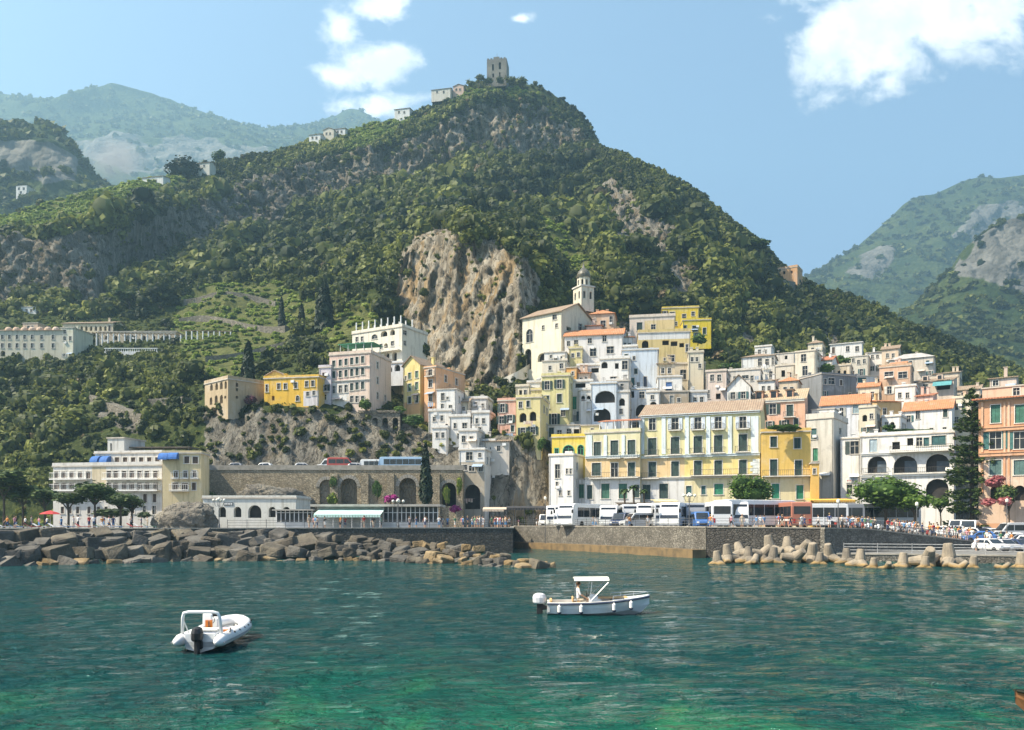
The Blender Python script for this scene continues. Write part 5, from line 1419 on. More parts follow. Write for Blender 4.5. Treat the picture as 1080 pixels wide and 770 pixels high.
# infill: the small houses packed between the named ones
for lb, a, b_, tp, vb, c, rf, ws in (
 ('narrow white house with a blue door under the stair wall', 556, 571, 404, 424, ww, 'flat', ((562, 412, 3, 6, 'p'), (567, 412, 2.4, 5, 'p'))),
 ('cream house with a vine-hung terrace above the arched loggia windows', 544, 558, 408, 424, cream, 'flat', ((549, 414, 3, 5, 'd'), (554, 414, 2.6, 5, 'p'))),
 ('small peach house just right of the little orange cube', 609, 622, 394, 408, (.68, .5, .36), 'shed', ((613, 401, 2.6, 5, 'p'), (618, 400, 2.4, 4, 'p'))),
 ('white stepped house with three square windows left of the windowless block', 657, 672, 366, 384, ww, 'flat', ((661, 372, 2.6, 4, 'p'), (667, 372, 2.6, 4, 'p'), (664, 379, 2.6, 4, 'p'))),
 ('sand-coloured house with a tiled shed roof beneath the mustard house', 694, 712, 384, 402, (.62, .5, .34), 'shed', ((699, 391, 2.8, 5, 'p'), (706, 391, 2.8, 5, 'p'))),
 ('whitewashed cottage below the square cream house', 728, 746, 414, 434, ww, 'flat', ((733, 422, 3, 5, 'p'), (740, 422, 3, 6, 'p'))),
 ('cream cottage with a brown door above the palazzo tiles', 744, 768, 410, 432, cream, 'gable_x', ((751, 420, 3, 6, 's', BROWN), (760, 419, 3, 5, 'p'))),
 ('pale yellow roof house left of the stepped white house', 600, 614, 368, 384, pyel, 'flat', ((604, 375, 2.4, 4, 'p'), (610, 374, 2.4, 4, 'p'))),
 ('pinkish cottage beneath the church apse', 618, 634, 344, 358, (.66, .5, .42), 'shed', ((623, 351, 2.4, 4, 'p'), (629, 350, 2.4, 4, 'p'))),
 ('white gabled house between the cream tower and the shaded grey house', 862, 878, 380, 402, ww, 'gable_x', ((867, 388, 2.6, 5, 'p'), (873, 388, 2.6, 5, 'p'))),
 ('sand house with a loggia right of the tall cream tower house', 880, 897, 386, 404, (.6, .5, .36), 'flat', ((885, 393, 3, 5, 'ad'), (891, 393, 3, 5, 'ad'))),
 ('cream house with a tiled roof below the two-window brick house', 905, 927, 408, 428, cream, 'gable_x', ((911, 417, 3, 5, 'p'), (920, 416, 3, 5, 'p'))),
 ('white cube with a roof terrace left of the pale pink dormer house', 944, 966, 408, 430, ww, 'flat', ((949, 417, 3, 5, 'p'), (957, 417, 3, 5, 'p'))),
 ('rose house below the teal awning', 966, 984, 418, 436, (.66, .46, .38), 'shed', ((971, 426, 3, 5, 'p'), (978, 426, 3, 5, 'p'))),
 ('cream house with twin windows right of the orange-roofed white one', 1004, 1024, 420, 446, cream, 'flat', ((1009, 429, 3, 6, 's'), (1016, 429, 3, 6, 's'))),
 ('ochre-trimmed white house above the hipped pale house', 796, 814, 366, 380, ww, 'flat', ((801, 371, 2.4, 4, 'p'), (807, 371, 2.4, 4, 'p'))),
 ('small tiled cream house right of the cream tower roofline', 852, 868, 362, 376, cream, 'hip', ((857, 369, 2.4, 4, 'p'), (862, 369, 2.4, 4, 'p'))),
 ('white house with twin small arches left of the stacked loggias', 611, 625, 412, 432, ww, 'flat', ((615, 420, 4, 6, 'ad'), (621, 420, 4, 6, 'ad'))),
 ('white terrace house with an arch directly under the arched cube', 640, 656, 402, 418, ww, 'flat', ((645, 409, 5, 7, 'ad'), (652, 409, 3, 5, 'p'))),
 ('whitewashed house with a loggia beside the pale blue arcaded house', 650, 664, 414, 440, ww, 'flat', ((656, 424, 6, 8, 'ad'), (655, 434, 3, 5, 'p'))),
 ('white house with a wide arch right of the pale blue arcaded house', 682, 696, 414, 438, ww, 'flat', ((689, 428, 7, 9, 'ad'), (688, 419, 3, 4, 'p'))),
 ('small yellow terrace house left of the yellow-green house', 560, 573, 412, 428, pyel, 'flat', ((564, 419, 2.6, 5, 'p'), (569, 419, 2.6, 5, 'p'))),
 ('white roof room over the yellow-green house', 577, 590, 388, 402, ww, 'flat', ((581, 394, 2.4, 4, 'p'), (586, 394, 2.4, 4, 'p'))),
 ('white arched terrace at the church foot', 575, 592, 386, 400, ww, 'flat', ((580, 392, 4, 6, 'ad'), (587, 392, 4, 6, 'ad'))),
 ('white house with a tiled shed roof right of the orange-tiled long house', 655, 668, 356, 376, ww, 'shed', ((659, 364, 2.4, 4, 'p'), (664, 364, 2.4, 4, 'p'))),
 ('cream house with three small windows right of the big mustard house', 726, 742, 372, 392, cream, 'flat', ((730, 379, 2.4, 4, 'p'), (735, 379, 2.4, 4, 'p'), (738, 386, 2.4, 4, 'p'))),
 ('white house with a shed roof above the three pink dormers', 800, 818, 402, 420, ww, 'shed', ((805, 410, 2.6, 5, 'p'), (811, 410, 2.6, 5, 'p'))),
 ('sand house with a tiled hip roof above the pink mansard', 822, 842, 402, 424, (.62, .5, .36), 'hip', ((828, 411, 3, 5, 'p'), (835, 411, 3, 5, 'p'))),
 ('cream house with an arch left of the ochre narrow house', 906, 924, 430, 456, cream, 'flat', ((912, 441, 5, 7, 'ad'), (919, 439, 3, 5, 'p'))),
 ('white terrace house over the arcaded roof garden', 930, 950, 440, 460, ww, 'flat', ((935, 448, 3, 5, 'p'), (941, 448, 5, 6, 'ad'))),
 ('pink cottage high beside the grey gabled house', 938, 954, 386, 402, (.66, .48, .38), 'gable_x', ((942, 394, 2.4, 4, 'p'), (948, 394, 2.4, 4, 'p'))),
 ('peach house with a tiled roof near the last small cream house', 1010, 1030, 422, 440, (.66, .47, .33), 'gable_x', ((1015, 431, 3, 5, 'p'), (1023, 431, 3, 5, 'p'))),
 ('orange-roofed cottage at the top of the right-hand town', 930, 948, 368, 382, (.66, .52, .38), 'gable_x', ((936, 375, 2.4, 4, 'p'), (942, 375, 2.4, 4, 'p')))):
    yi = np.interp(vb, [374, 390, 402, 420, 436, 452], [248, 229, 210, 200.5, 188, 176]) if a > 740 else np.interp(vb, [350, 386, 408, 450, 485], [202, 188.5, 179, 168, 160])
    House(lb, a, b_, float(yi), tp, vb, c, D=6.5, yaw=hrnd.uniform(8, 22), roof=rf, rise=1.4, tile=hrnd.choice((TILE_OLD, TILE_NEW, TILE_RED)), wins=ws, ext=5, parapet=.35, clutter=2)

# ---------------------------------------------------------------- yellow houses right of the church
House('white-rimmed pinkish house with a dark green window above the big yellow house', 664, 712, 216, 334.5, 356, (0.70, 0.60, 0.50), D=8, yaw=16, wins=[(674.5, 344.5, 5, 8, 's'), (689, 345, 4, 5, 'p')], bands=[(680, 712, 337, 356, (0.70, 0.55, 0.28))], parapet=.6)
House('big mustard house with a ribbon of dark loggia openings and white parapet', 673, 728, 200, 351, 389, (0.66, 0.52, 0.24), D=9, yaw=12, wins=[(680.5, 363, 7, 8, 'ad'), (702, 361.5, 7, 5, 'd'), (711, 362.5, 7, 5, 'd'), (719, 364, 5, 4.5, 'd'), (708.5, 378, 5, 6, 'p'), (724.5, 367, 2.4, 7, 'p'), (701, 379, 1.6, 2.4, 'p')], bands=[(673, 728, 350, 357, ww)], parapet=.7, ext=6)
House('bright chrome-yellow upper house with two square chimneys', 698.5, 737, 247, 325, 342, (0.72, 0.53, 0.06), D=8, yaw=12, wins=[(709, 333, 4.6, 7, 's'), (721.5, 334, 3.4, 5, 'p'), (731, 331, 3, 4, 'p')], parapet=.4, clutter=3)
House('bright chrome-yellow lower house with a white balcony edge', 720, 750, 241, 338, 354, (0.76, 0.58, 0.05), D=6, yaw=10, wins=[(722.5, 346.5, 3, 6, 's'), (733, 346.5, 5, 5.4, 's'), (743, 349, 3, 6, 's')], parapet=.5, clutter=1)
House('square cream house with two dark windows right of the mustard house', 711, 744, 190, 384, 422, (0.66, 0.58, 0.44), D=8, yaw=10, wins=[(720.5, 395, 5.4, 9, 'p'), (733.5, 395, 5.4, 9, 'p'), (715, 412, 3, 6, 'p')], parapet=.3)
House('low pinkish house with paired windows beside the square cream house', 744.5, 766, 181, 392, 426, (0.62, 0.52, 0.45), D=8, yaw=12, wins=[(751, 398.5, 3.4, 6, 'p'), (758.5, 398.5, 3.4, 6, 'p'), (757.5, 418, 5, 6, 'd'), (747, 416, 2.6, 8, 'p')], parapet=.3, ext=5)
# pink house with dormers
P1 = House('pink house with three dormers in a pale tiled mansard', 792, 849, 163, 422.5, 455, (0.70, 0.42, 0.28), D=10, yaw=8, roof='shed', rise=3.6, tile=tiles('pale_roof_tiles', (0.46, 0.36, 0.23), (0.35, 0.25, 0.15)), wins=[(815, 431.5, 6, 9.5, 'o'), (833, 433, 6, 11, 'b'), (800, 431, 3, 8, 's')], side=[(852, 433, 3, 8, 's')], clutter=0, ext=5)
cornice(P1, 423.5, 792.5, 848.5, .4, .25, TRIM)
for x in (799.6, 815, 832):
    u = P1.u(x); z = P1.h; d = MB(); y0 = 1.6
    d.box(u - .75, u + .75, y0, y0 + 4.2, z + .3, z + 2.35); o = d.build('dormer', P1.wallmat, P1.t)
    e = MB(); P1.slab(e, [(u - .95, y0 - .25, z + 2.45), (u + .95, y0 - .25, z + 2.45), (u + .95, y0 + 4.2, z + 2.75), (u - .95, y0 + 4.2, z + 2.75)], .14); e.build('dormer_roof', TILE_OLD, o)
    MB().box(u - .5, u + .5, y0 - .03, y0 + .02, z + .45, z + 2.15).build('pane', GLASS, o)
House('white gable-ended house left of the three pink dormers', 767, 791.5, 166, 408, 428, ww, D=8, yaw=6, roof='gable_y', rise=2.4, clutter=0, ext=4)
# upper right rows
House('pale house with a hipped tile roof at the left of the upper row', 782, 817, 214, 376, 402, (0.68, 0.65, 0.58), D=8, yaw=10, roof='hip', rise=1.5, wins=[(801.5, 382, 3.4, 7, 'p'), (809, 382, 3.2, 6, 'p'), (813, 395, 3, 6, 'p'), (815, 381, 2, 7, 'p')], bands=[(783, 795, 378, 392, (0.70, 0.71, 0.70))], ext=4)
House('long low white terrace house in front of the hipped pale house', 763, 802, 203, 391, 410, (0.68, 0.63, 0.56), D=7, yaw=10, wins=[(786, 397.5, 6, 3, 'p'), (793, 399, 2.6, 5, 'p')], parapet=.4, ext=4)
House('cluttered cream house with washing on its balcony between two taller ones', 818, 838, 209, 386, 406, (0.62, 0.56, 0.45), D=7, yaw=14, wins=[(826, 394, 4, 7, 'd'), (833, 396, 3, 5, 'p')], side=[(840, 394, 2, 5, 'p')], parapet=.3, clutter=3)
House('flat-roofed cream house behind the cluttered balcony house', 815, 838, 224, 373, 388, (0.68, 0.63, 0.55), D=6, yaw=12, wins=[(829, 377, 3, 4, 'd')], clutter=2)
House('tall cream tower house with two rows of dark windows', 838.5, 860, 205, 371, 420, (0.68, 0.62, 0.50), D=9, yaw=18, wins=[(847.5, 377.5, 4.6, 7, 'p'), (849, 391, 4.6, 9, 'p'), (852, 404, 3, 5, 'p')], side=[(863, 377, 2.4, 6, 'p'), (863, 391, 2.4, 7, 'p')], parapet=.2, clutter=1, ext=5)
House('small white roof room at the top of the town above the vine terrace', 875.5, 909, 250, 362.5, 374, ww, D=6, yaw=8, roof='shed', rise=.5, tile=WHITE, wins=[(894, 368, 3, 5, 'p'), (904, 368, 3.2, 5, 'p')], clutter=0)
House('low cream row with three windows under the white roof room', 896, 916, 240, 376, 390, (0.64, 0.58, 0.48), D=6, yaw=8, wins=[(900, 380, 2.4, 3.5, 'p'), (905.5, 382, 2.4, 4, 'p'), (911.5, 381, 2.6, 4, 'p')], clutter=1)
House('grey gabled white house right of the low cream row', 914.5, 940, 243, 371.5, 386, ww, D=7, yaw=8, roof='shed', rise=1.5, tile=mk('grey_roof', (0.42, 0.40, 0.37), (0.32, 0.30, 0.28), 1, .9), wins=[(920, 376.5, 2.6, 3.6, 'p'), (925.5, 376, 2.4, 3, 'p'), (933, 376, 2.4, 3, 'p')], clutter=1)
House('house front with deep shade put into its dark grey wall colour, below the vine terrace', 866.5, 903, 199, 396, 424, (0.22, 0.23, 0.24), D=8, yaw=-20, wins=[(877, 402, 5.6, 6, 'p', TEAL)], clutter=1, parapet=.3, ext=5)  # the wall's shade is put into its dark colour
House('white house with a teal window wall between the grey and brick houses', 901, 926, 205, 397, 417, (0.60, 0.60, 0.58), D=7, yaw=-8, wins=[(909, 401, 8, 5, 's', TEAL), (903.5, 401, 3, 5, 'd'), (912, 413, 2.6, 4, 'p')], clutter=1, ext=5)
House('brick-brown house with two wide dark windows and a roof terrace', 927.5, 961, 203, 387, 420, (0.56, 0.37, 0.24), D=9, yaw=8, wins=[(937.5, 395.5, 8, 6, 'p'), (952, 395.5, 8, 6, 'p'), (938, 411.5, 4, 7, 'o', (.6, .58, .5)), (953, 412, 5, 8, 's', (.10, .2, .16))], bands=[(927, 962, 386, 400, (0.66, 0.42, 0.28))], parapet=.5, clutter=2, ext=5)
Q7 = House('pale pink house with a tiled roof, two dormers and a teal awning', 963.5, 1006, 208, 402, 422, (0.68, 0.55, 0.44), D=9, yaw=10, roof='shed', rise=2.0, tile=TILE_OLD, wins=[(976, 408, 4.6, 5, 'p'), (995, 408, 14, 6, 'd')], clutter=0, ext=5)
for x in (974.5, 990):
    u = Q7.u(x); z = Q7.h; o = MB().box(u - .7, u + .7, 2.2, 5.5, z + .4, z + 1.9).build('dormer', Q7.wallmat, Q7.t); MB().box(u - .45, u + .45, 2.16, 2.21, z + .6, z + 1.7).build('pane', GLASS, o)
mb = MB(); u0, u1, z = Q7.u(984), Q7.u(1004), Q7.z(402, 994); Q7.slab(mb, [(u0, -1.6, z - 1.3), (u1, -1.6, z - 1.3), (u1, -.02, z), (u0, -.02, z)], .05); mb.build('awning', mk('teal_canvas', (0.10, 0.30, 0.32), None, 2, .8), Q7.t)
House('white house with a bright orange roof and a grey side gable', 865.5, 916, 180, 426.5, 452, (0.68, 0.70, 0.74), D=9, yaw=8, roof='gable_x', tile=TILE_NEW, rise=2.6, wins=[(903, 430.5 + 1, 6.4, 8, 's', (.25, .33, .36))], side=[(922, 432, 4, 5, 'd')], clutter=1, ext=5)
House('pale beige corner building with an outside stair and roof balustrade', 850.5, 879, 152, 442, 548, (0.60, 0.57, 0.50), D=11, yaw=24, wins=[(858.5, 457.5, 5, 10, 's', TEAL), (860, 479.5, 4.6, 12, 's', BGREEN), (858, 503, 4, 9, 'p')], side=[(886, 455, 2.4, 7, 'p'), (894, 463, 2.4, 8, 'p'), (887, 480, 2.4, 8, 'p'), (896, 498, 2.4, 8, 'p')], parapet=.9, ext=2, clutter=2)
House('glazed white roof pavilion on the beige corner building', 856, 880, 163, 432, 446, ww, D=5, yaw=16, wins=[(860.5, 437.5, 5, 5, 'ad'), (870, 437.5, 8, 5, 'd')], ext=3, clutter=0)
House('white house under an orange tiled roof behind the arcaded white building', 952.5, 1004, 178, 432, 452, ww, D=9, yaw=10, roof='gable_x', tile=TILE_NEW, rise=2.4, wins=[(968, 437.5, 3.6, 8, 'p'), (973, 437, 3.6, 8, 'p'), (997, 435.5, 4, 8, 's')], clutter=1, ext=5)
House('narrow ochre house beneath the brick-brown one', 925, 951, 187, 424, 452, (0.60, 0.42, 0.20), D=8, yaw=-6, roof='shed', tile=TILE_NEW, rise=1.6, wins=[(933, 434, 3, 6, 'p'), (943, 440, 3, 5, 'p')], clutter=1, ext=5)
House('cream rear house peeping over the brick roof terrace', 938, 985, 232, 378, 394, (0.62, 0.55, 0.46), D=7, yaw=8, roof='hip', rise=2.0, tile=mk('grey_roof', (0.42, 0.40, 0.37)), clutter=1)
House('low tile-roofed cream house at the right edge of the upper row', 984, 1012, 226, 394, 408, (0.64, 0.54, 0.42), D=7, yaw=10, roof='shed', rise=1.4, wins=[(1000, 400, 3, 4, 'p')], clutter=2)
House('last small cream house of the upper row before the wooded shoulder', 1006, 1034, 215, 411, 424, (0.66, 0.56, 0.46), D=7, yaw=10, roof='gable_x', rise=1.4, wins=[(1016, 417, 3, 5, 'p')], clutter=1)
# white arcaded building
AR = House('white arcaded building with four loggia arches above the plaza trees', 907.5, 1006, 143, 459, 548, ww, D=12, yaw=6, roof='flat', wins=[(925, 490, 20, 18, 'ad'), (955, 489.5, 25, 18, 'ad'), (989, 488, 25, 19, 'ad'), (921, 470, 7, 12, 's', (.3, .38, .42)), (945, 470, 8, 8, 'd'), (960, 466, 6.4, 8, 'd'), (969.5, 466, 5.4, 8, 'p'), (977, 466, 5, 8, 's', TEAL), (990, 464.5, 13, 9, 's', TEAL), (988.5, 517, 24, 24, 'ad'), (960, 520, 6, 10, 'p'), (925, 516, 6, 8, 'p')], parapet=.5, ext=2, clutter=3)
AR.balcony(AR.u(939), AR.u(1005), AR.z(476, 970), dep=1.3); AR.balcony(AR.u(909), AR.u(937), AR.z(499.5, 922), dep=.5); AR.balcony(AR.u(941), AR.u(1004), AR.z(499, 972), dep=.5)
cornice(AR, 501.5, 908, 1005, .3, .3, WHITE); cornice(AR, 478, 908, 1005, .25, .2, WHITE)
for px, sx in ((926, 490), (955, 489), (989, 488)):     # doors at the back of each loggia
    MB().box(AR.u(px) - .2, AR.u(px) + 1.9, .82, .88, AR.z(498, px), AR.z(486, px)).build('door', shutter_mat((.05, .07, .09)), AR.t)
A2 = House('white end bay with dark green shutters left of the arcades', 886.5, 907, 150.5, 463, 548, ww, D=10, yaw=8, wins=[(901, 491, 14, 16, 'ad'), (901.5, 472, 8, 12, 'o', (.03, .05, .045)), (896, 516, 5, 9, 'p')], parapet=.2, ext=2, clutter=1)
sg = A2.local(905, 507); s_ = thing('wall_sign', 'small white sign board on the arcaded building above the left plaza tree', 'sign', A2.t.matrix_basis @ Vector((sg[0] - 1.2, -.12, sg[2])), A2.t.rotation_euler.z)
MB().box(-.9, 1.4, -.06, .02, -.35, .45).build('board', WHITE, s_); mb = MB()
for k in range(7): mb.box(-.7 + k * .28, -.7 + k * .28 + .14, -.075, -.062, -.1, .2)
mb.build('lettering', mk('red_lettering', (.4, .05, .05)), s_)
# roof-terrace garden on top of arcades is planted later
# brown palazzo at the right edge
BP = House('terracotta palazzo with paired pilasters and green shutters at the edge of the square', 1032, 1124, 128, 420, 552, (0.56, 0.31, 0.18), D=10, yaw=6, roof='flat', wins=[w for x in (1050, 1075.5, 1103) for w in ((x, 436.5, 8.6, 17, 's', (0.02, .11, .07)), (x, 464.5, 10.5, 16, 'o', (0.02, .10, .09)), (x, 493, 11, 14, 's', (0.05, .11, .10)), (x, 520, 11, 16, 'ad'))],
      bands=[(1032, 1124, 478, 552, (0.60, 0.44, 0.32))], name='palazzo', cat='palazzo', parapet=.2, ext=2, clutter=0, tile=TILE_RED)
for x in (1036, 1059.5, 1064, 1088, 1092, 1118):
    pilaster(BP, x, 424, 450, 2.2, plaster((0.66, 0.42, 0.27))); pilaster(BP, x, 454, 477, 2.2, plaster((0.66, 0.42, 0.27))); pilaster(BP, x, 480, 520, 2.2, plaster((0.58, 0.30, 0.16)))
cornice(BP, 451.5, 1033, 1122, .5, .4, plaster((0.60, 0.34, 0.2))); cornice(BP, 478.5, 1033, 1122, .5, .4, plaster((0.60, 0.34, 0.2)))
mb = MB(); BP.slab(mb, [(-.9, -.9, BP.h + .35), (BP.W + .9, -.9, BP.h + .35), (BP.W + .9, 3.2, BP.h + .75), (-.9, 3.2, BP.h + .75)], .22); mb.build('eave_roof', TILE_RED, BP.t)
House('attic storey of dark windows on top of the terracotta palazzo', 1036, 1120, 131.5, 407, 419, (0.62, 0.42, 0.30), D=6, yaw=6, roof='flat', wins=[(x, 413, 6, 7, 'p') for x in (1046, 1056, 1072, 1090, 1108)], ext=1, clutter=0)
House('little dormer house with a sloping roof above the terracotta attic', 1044, 1072, 160, 399, 412, (0.62, 0.50, 0.42), D=6, yaw=6, roof='shed', rise=1.0, wins=[(1050, 404, 5, 5, 'p')], ext=5, clutter=1)
# ---------------------------------------------------------------- left hillside houses above the viaduct
House('roofless tan ruin with two rows of arched openings', 216, 240.5, 173, 403, 434, (0.46, 0.36, 0.23), D=13, yaw=42, wins=[(223, 408.5, 2.8, 7, 'ad'), (228.5, 407.5, 2.8, 7.5, 'ad'), (233.5, 406.5, 2.8, 8, 'ad'), (238, 406, 2.4, 8, 'ad'), (222.5, 423, 2.8, 8, 'ad'), (228, 421.5, 3, 9, 'ad'), (233.5, 421, 3, 9, 'ad'), (237.5, 419, 2, 3, 'd')], side=[(250, 406, 2.6, 4, 'd'), (250, 411, 2.4, 3, 'd'), (250, 419, 2.6, 3, 'd')], clutter=0, ext=2, name='ruin', cat='ruin', parapet=.6)
House('deep yellow house with a row of small dark windows', 278.5, 336, 172, 399, 428, (0.74, 0.46, 0.07), D=9, yaw=18, wins=[(281.5, 409.5, 2.4, 7, 'p'), (294, 407.5, 3, 5.5, 'p'), (301, 407.5, 3, 5.5, 'p'), (312, 406.5, 3, 5.5, 'p'), (323.5, 405, 3, 5.5, 'p'), (330, 404.5, 3, 5.5, 'p'), (314, 420, 4, 6, 'a'), (324.5, 415.5, 2.6, 4, 'p'), (331, 414.5, 2.6, 4, 'p'), (288, 420, 3, 5, 'd')], bands=[(320, 336, 412, 428, (0.66, 0.62, 0.62))], ext=3, parapet=.4, clutter=1)
House('small yellow gabled roof house rising from the deep yellow house', 281, 299, 176, 396, 404, (0.74, 0.48, 0.10), D=6, yaw=18, roof='gable_y', rise=1.0, clutter=0, ext=2)
House('slim mauve house with blue balconies between the yellow and pink houses', 336.5, 349, 171, 388, 427, (0.58, 0.54, 0.58), D=8, yaw=20, wins=[(342, 396, 4.6, 6, 'd'), (342, 409, 4.6, 6, 'B'), (342, 419, 4, 5, 'p')], ext=3, parapet=.4, clutter=1)
pk = []
for x, k in ((352, 0), (359, 1), (365, 2)): pk += [(x, 383.6 - k * .9, 2.8, 6, 's'), (x, 395.2 - k * .7, 2.8, 6.5, 's'), (x, 411 - k * .6, 3, 7, 'p')]
for x, k in ((371, 0), (376.6, 1), (382.5, 2)): pk += [(x, 381 - k * .9, 2.8, 6.5, 's'), (x, 393 - k * .9, 2.8, 7, 's'), (x, 408 - k * .8, 3, 7, 's'), (x, 421, 3, 6, 'p')]
L4 = House('pink and white palazzo with three shuttered storeys above the road cliff', 347.5, 391, 173, 374, 432, (0.70, 0.56, 0.46), D=10, yaw=26, wins=pk, bands=[(347, 368, 371, 403, (0.68, 0.50, 0.42)), (347, 368, 403, 436, (0.70, 0.66, 0.60)), (368, 391, 371, 392, (0.70, 0.52, 0.42))], parapet=.5, clutter=1, ext=3, name='palazzo', cat='palazzo')
cornice(L4, 388, 348, 390.5, .2, .12, TRIM); cornice(L4, 402, 348, 390.5, .2, .12, TRIM)
mb = MB()
for k in range(5):
    for y in (1, 5): mb.tube((2 + k * 1.8, y, L4.h), (2 + k * 1.8, y, L4.h + 2.4), .07, n=5)
mb.build('pergola_post', WHITE, L4.t); MB().box(1.6, 9.8, .7, 5.4, L4.h + 2.4, L4.h + 2.5).build('awning', mk('green_canvas', (0.06, 0.28, 0.17), None, 2, .8), L4.t)
L5 = House('cream villa with roof columns perched above the pink palazzo', 371.5, 424, 192, 349, 392, (0.74, 0.69, 0.57), D=10, yaw=30, wins=[(376.5, 358, 2.6, 4.5, 'p'), (382, 357.5, 2.4, 4.5, 'p'), (395, 355, 6, 5, 'a'), (405, 352, 7, 6, 'ad'), (414, 350.5, 5, 6, 'ad'), (402, 365.5, 2.6, 5, 'p'), (407, 364.5, 4, 5, 'ad'), (414, 362.5, 3, 5, 'p'), (400, 379, 5, 9, 'ad'), (408, 377, 5, 10, 'ad'), (416, 376, 5, 10, 'ad')], side=[(427, 351, 4, 5, 'p'), (427, 362, 3, 5, 'p')], parapet=.6, clutter=0, ext=6, name='villa', cat='villa')
for k in range(8):
    for y in (.6, 5):
        MB().tube((.8 + k * (L5.W - 1.6) / 7, y, L5.h + .22), (.8 + k * (L5.W - 1.6) / 7, y, L5.h + 2.9), .17, .15, 8).build('roof_column', WHITE, L5.t)
L5.balcony(L5.u(393), L5.u(423), L5.z(371, 408), dep=1.2, mat=WHITE)
House('white vaulted terrace with arches under the cream villa', 392, 425, 184, 384, 398, (0.70, 0.70, 0.70), D=6, yaw=24, wins=[(398, 391, 6, 7, 'ad'), (409, 389, 9, 7, 'ad'), (419, 388, 6, 7, 'ad')], clutter=0, ext=2, parapet=.4)
House('pale yellow gabled house with six green shutters', 425.5, 443, 174, 385, 433, (0.76, 0.62, 0.26), D=11, yaw=30, roof='gable_y', rise=1.9, wins=[(432, 396.5, 2.6, 6, 's', (.03, .10, .06)), (439.5, 395, 2.6, 6.5, 's', (.03, .10, .06)), (432, 408.5, 2.8, 7, 's', (.03, .10, .06)), (439.5, 407, 2.8, 7, 's', (.03, .10, .06)), (432, 422, 2.8, 6.5, 's'), (439.5, 421, 2.8, 7, 's'), (428, 399, 1.6, 4, 'p')], bands=[(425, 444, 423, 436, (0.68, 0.40, 0.18))], ext=3, clutter=1)
House('salmon orange house with balconied windows right of the pale yellow gable', 447.5, 460, 171.5, 388, 433, (0.74, 0.42, 0.23), D=11, yaw=30, wins=[(454, 393, 3.4, 6, 'B', (.5, .4, .3)), (454, 404.5, 3.4, 7, 'p'), (454, 419.5, 3.2, 7, 'p'), (454, 430, 3, 4, 'd')], ext=3, parapet=.2, clutter=1)
House('small white house with an outside stair below the orange house', 460.5, 481, 167, 411, 436, ww, D=7, yaw=22, wins=[(467, 418.5, 3.2, 7, 'p'), (466.5, 428.5, 2.6, 4.5, 'p'), (475, 430, 3, 5, 'p'), (472, 420, 2, 2.5, 'p')], ext=3, clutter=1)
for lb, a, b_, Y, tp, vb, ws, rf in (
 ('long weathered whitewashed terrace house under the orange house', 452, 476, 166, 434, 456, ((458, 442, 2.6, 4, 'p'), (466, 441, 2.6, 5, 'p'), (471, 449, 2.6, 4, 'd')), 'flat'),
 ('whitewashed house with a dark doorway stepping down the rock', 474, 496, 164.5, 440, 468, ((490, 450.5, 4.2, 8, 'p'), (480, 449, 2.6, 5, 'p'), (484, 460, 3, 5, 'p')), 'flat'),
 ('narrow white house below the long terrace house', 456, 472, 163.5, 452, 472, ((461, 459, 2.6, 5, 'p'), (467, 459, 2.6, 5, 'p')), 'flat'),
 ('long white roof room above the stepping whitewashed houses', 490, 514, 172, 421, 437, ((496, 427, 2.4, 5, 'p'), (501.5, 427, 2.4, 5, 'p'), (509, 428, 2, 4, 'p')), 'flat'),
 ('white cube under the long white roof room', 498, 516, 166, 436, 462, ((503, 444, 2.6, 5, 'p'), (510, 444, 2.6, 5, 'p'), (506, 454, 3, 6, 'p')), 'flat'),
 ('cream cottage with a tiled roof just right of the small white stair house', 479, 494, 170, 424, 444, ((484, 432, 2.6, 5, 'p'), (489, 432, 2.4, 5, 'p')), 'gable_x'),
 ('upper block of the white tower beside the road tunnel', 484, 504, 158, 455, 476, ((489, 463, 3.4, 6, 'p'), (497, 463, 3, 5, 'p')), 'flat'),
 ('white balconied house right of the tower block', 503, 522, 160, 466, 488, ((509, 475, 3, 6, 'B'), (516, 475, 3, 6, 'p')), 'flat')):
    House(lb, a, b_, Y, tp, vb, (0.72, 0.70, 0.66) if 'cream' not in lb else cream, D=6, yaw=16, wins=ws, ext=3, parapet=.4, roof=rf, rise=1.2, clutter=2)
House('white tower house with a stone base beside the road tunnel', 484, 511, 155, 475, 500, (0.72, 0.71, 0.68), D=7, yaw=12, wins=[(495, 481, 6, 7.5, 'p'), (506, 480, 2.6, 4, 'p'), (490, 493, 4.5, 5, 'p'), (497.5, 494, 5, 5, 'p'), (507, 494, 4, 6, 'p'), (498, 524, 17, 26, 'ad')], bands=[(483, 512, 487, 570, (0.42, 0.37, 0.29))], ext=11, clutter=1, parapet=.3)
House('small house with a red tiled lean-to roof between the white tower and the rock', 511, 537, 164, 466, 480, (0.66, 0.60, 0.52), D=6, yaw=14, roof='shed', rise=1.2, tile=TILE_OLD, wins=[(526, 473, 3.4, 5, 'p'), (518, 472, 2.6, 4, 'p')], ext=4, clutter=1)

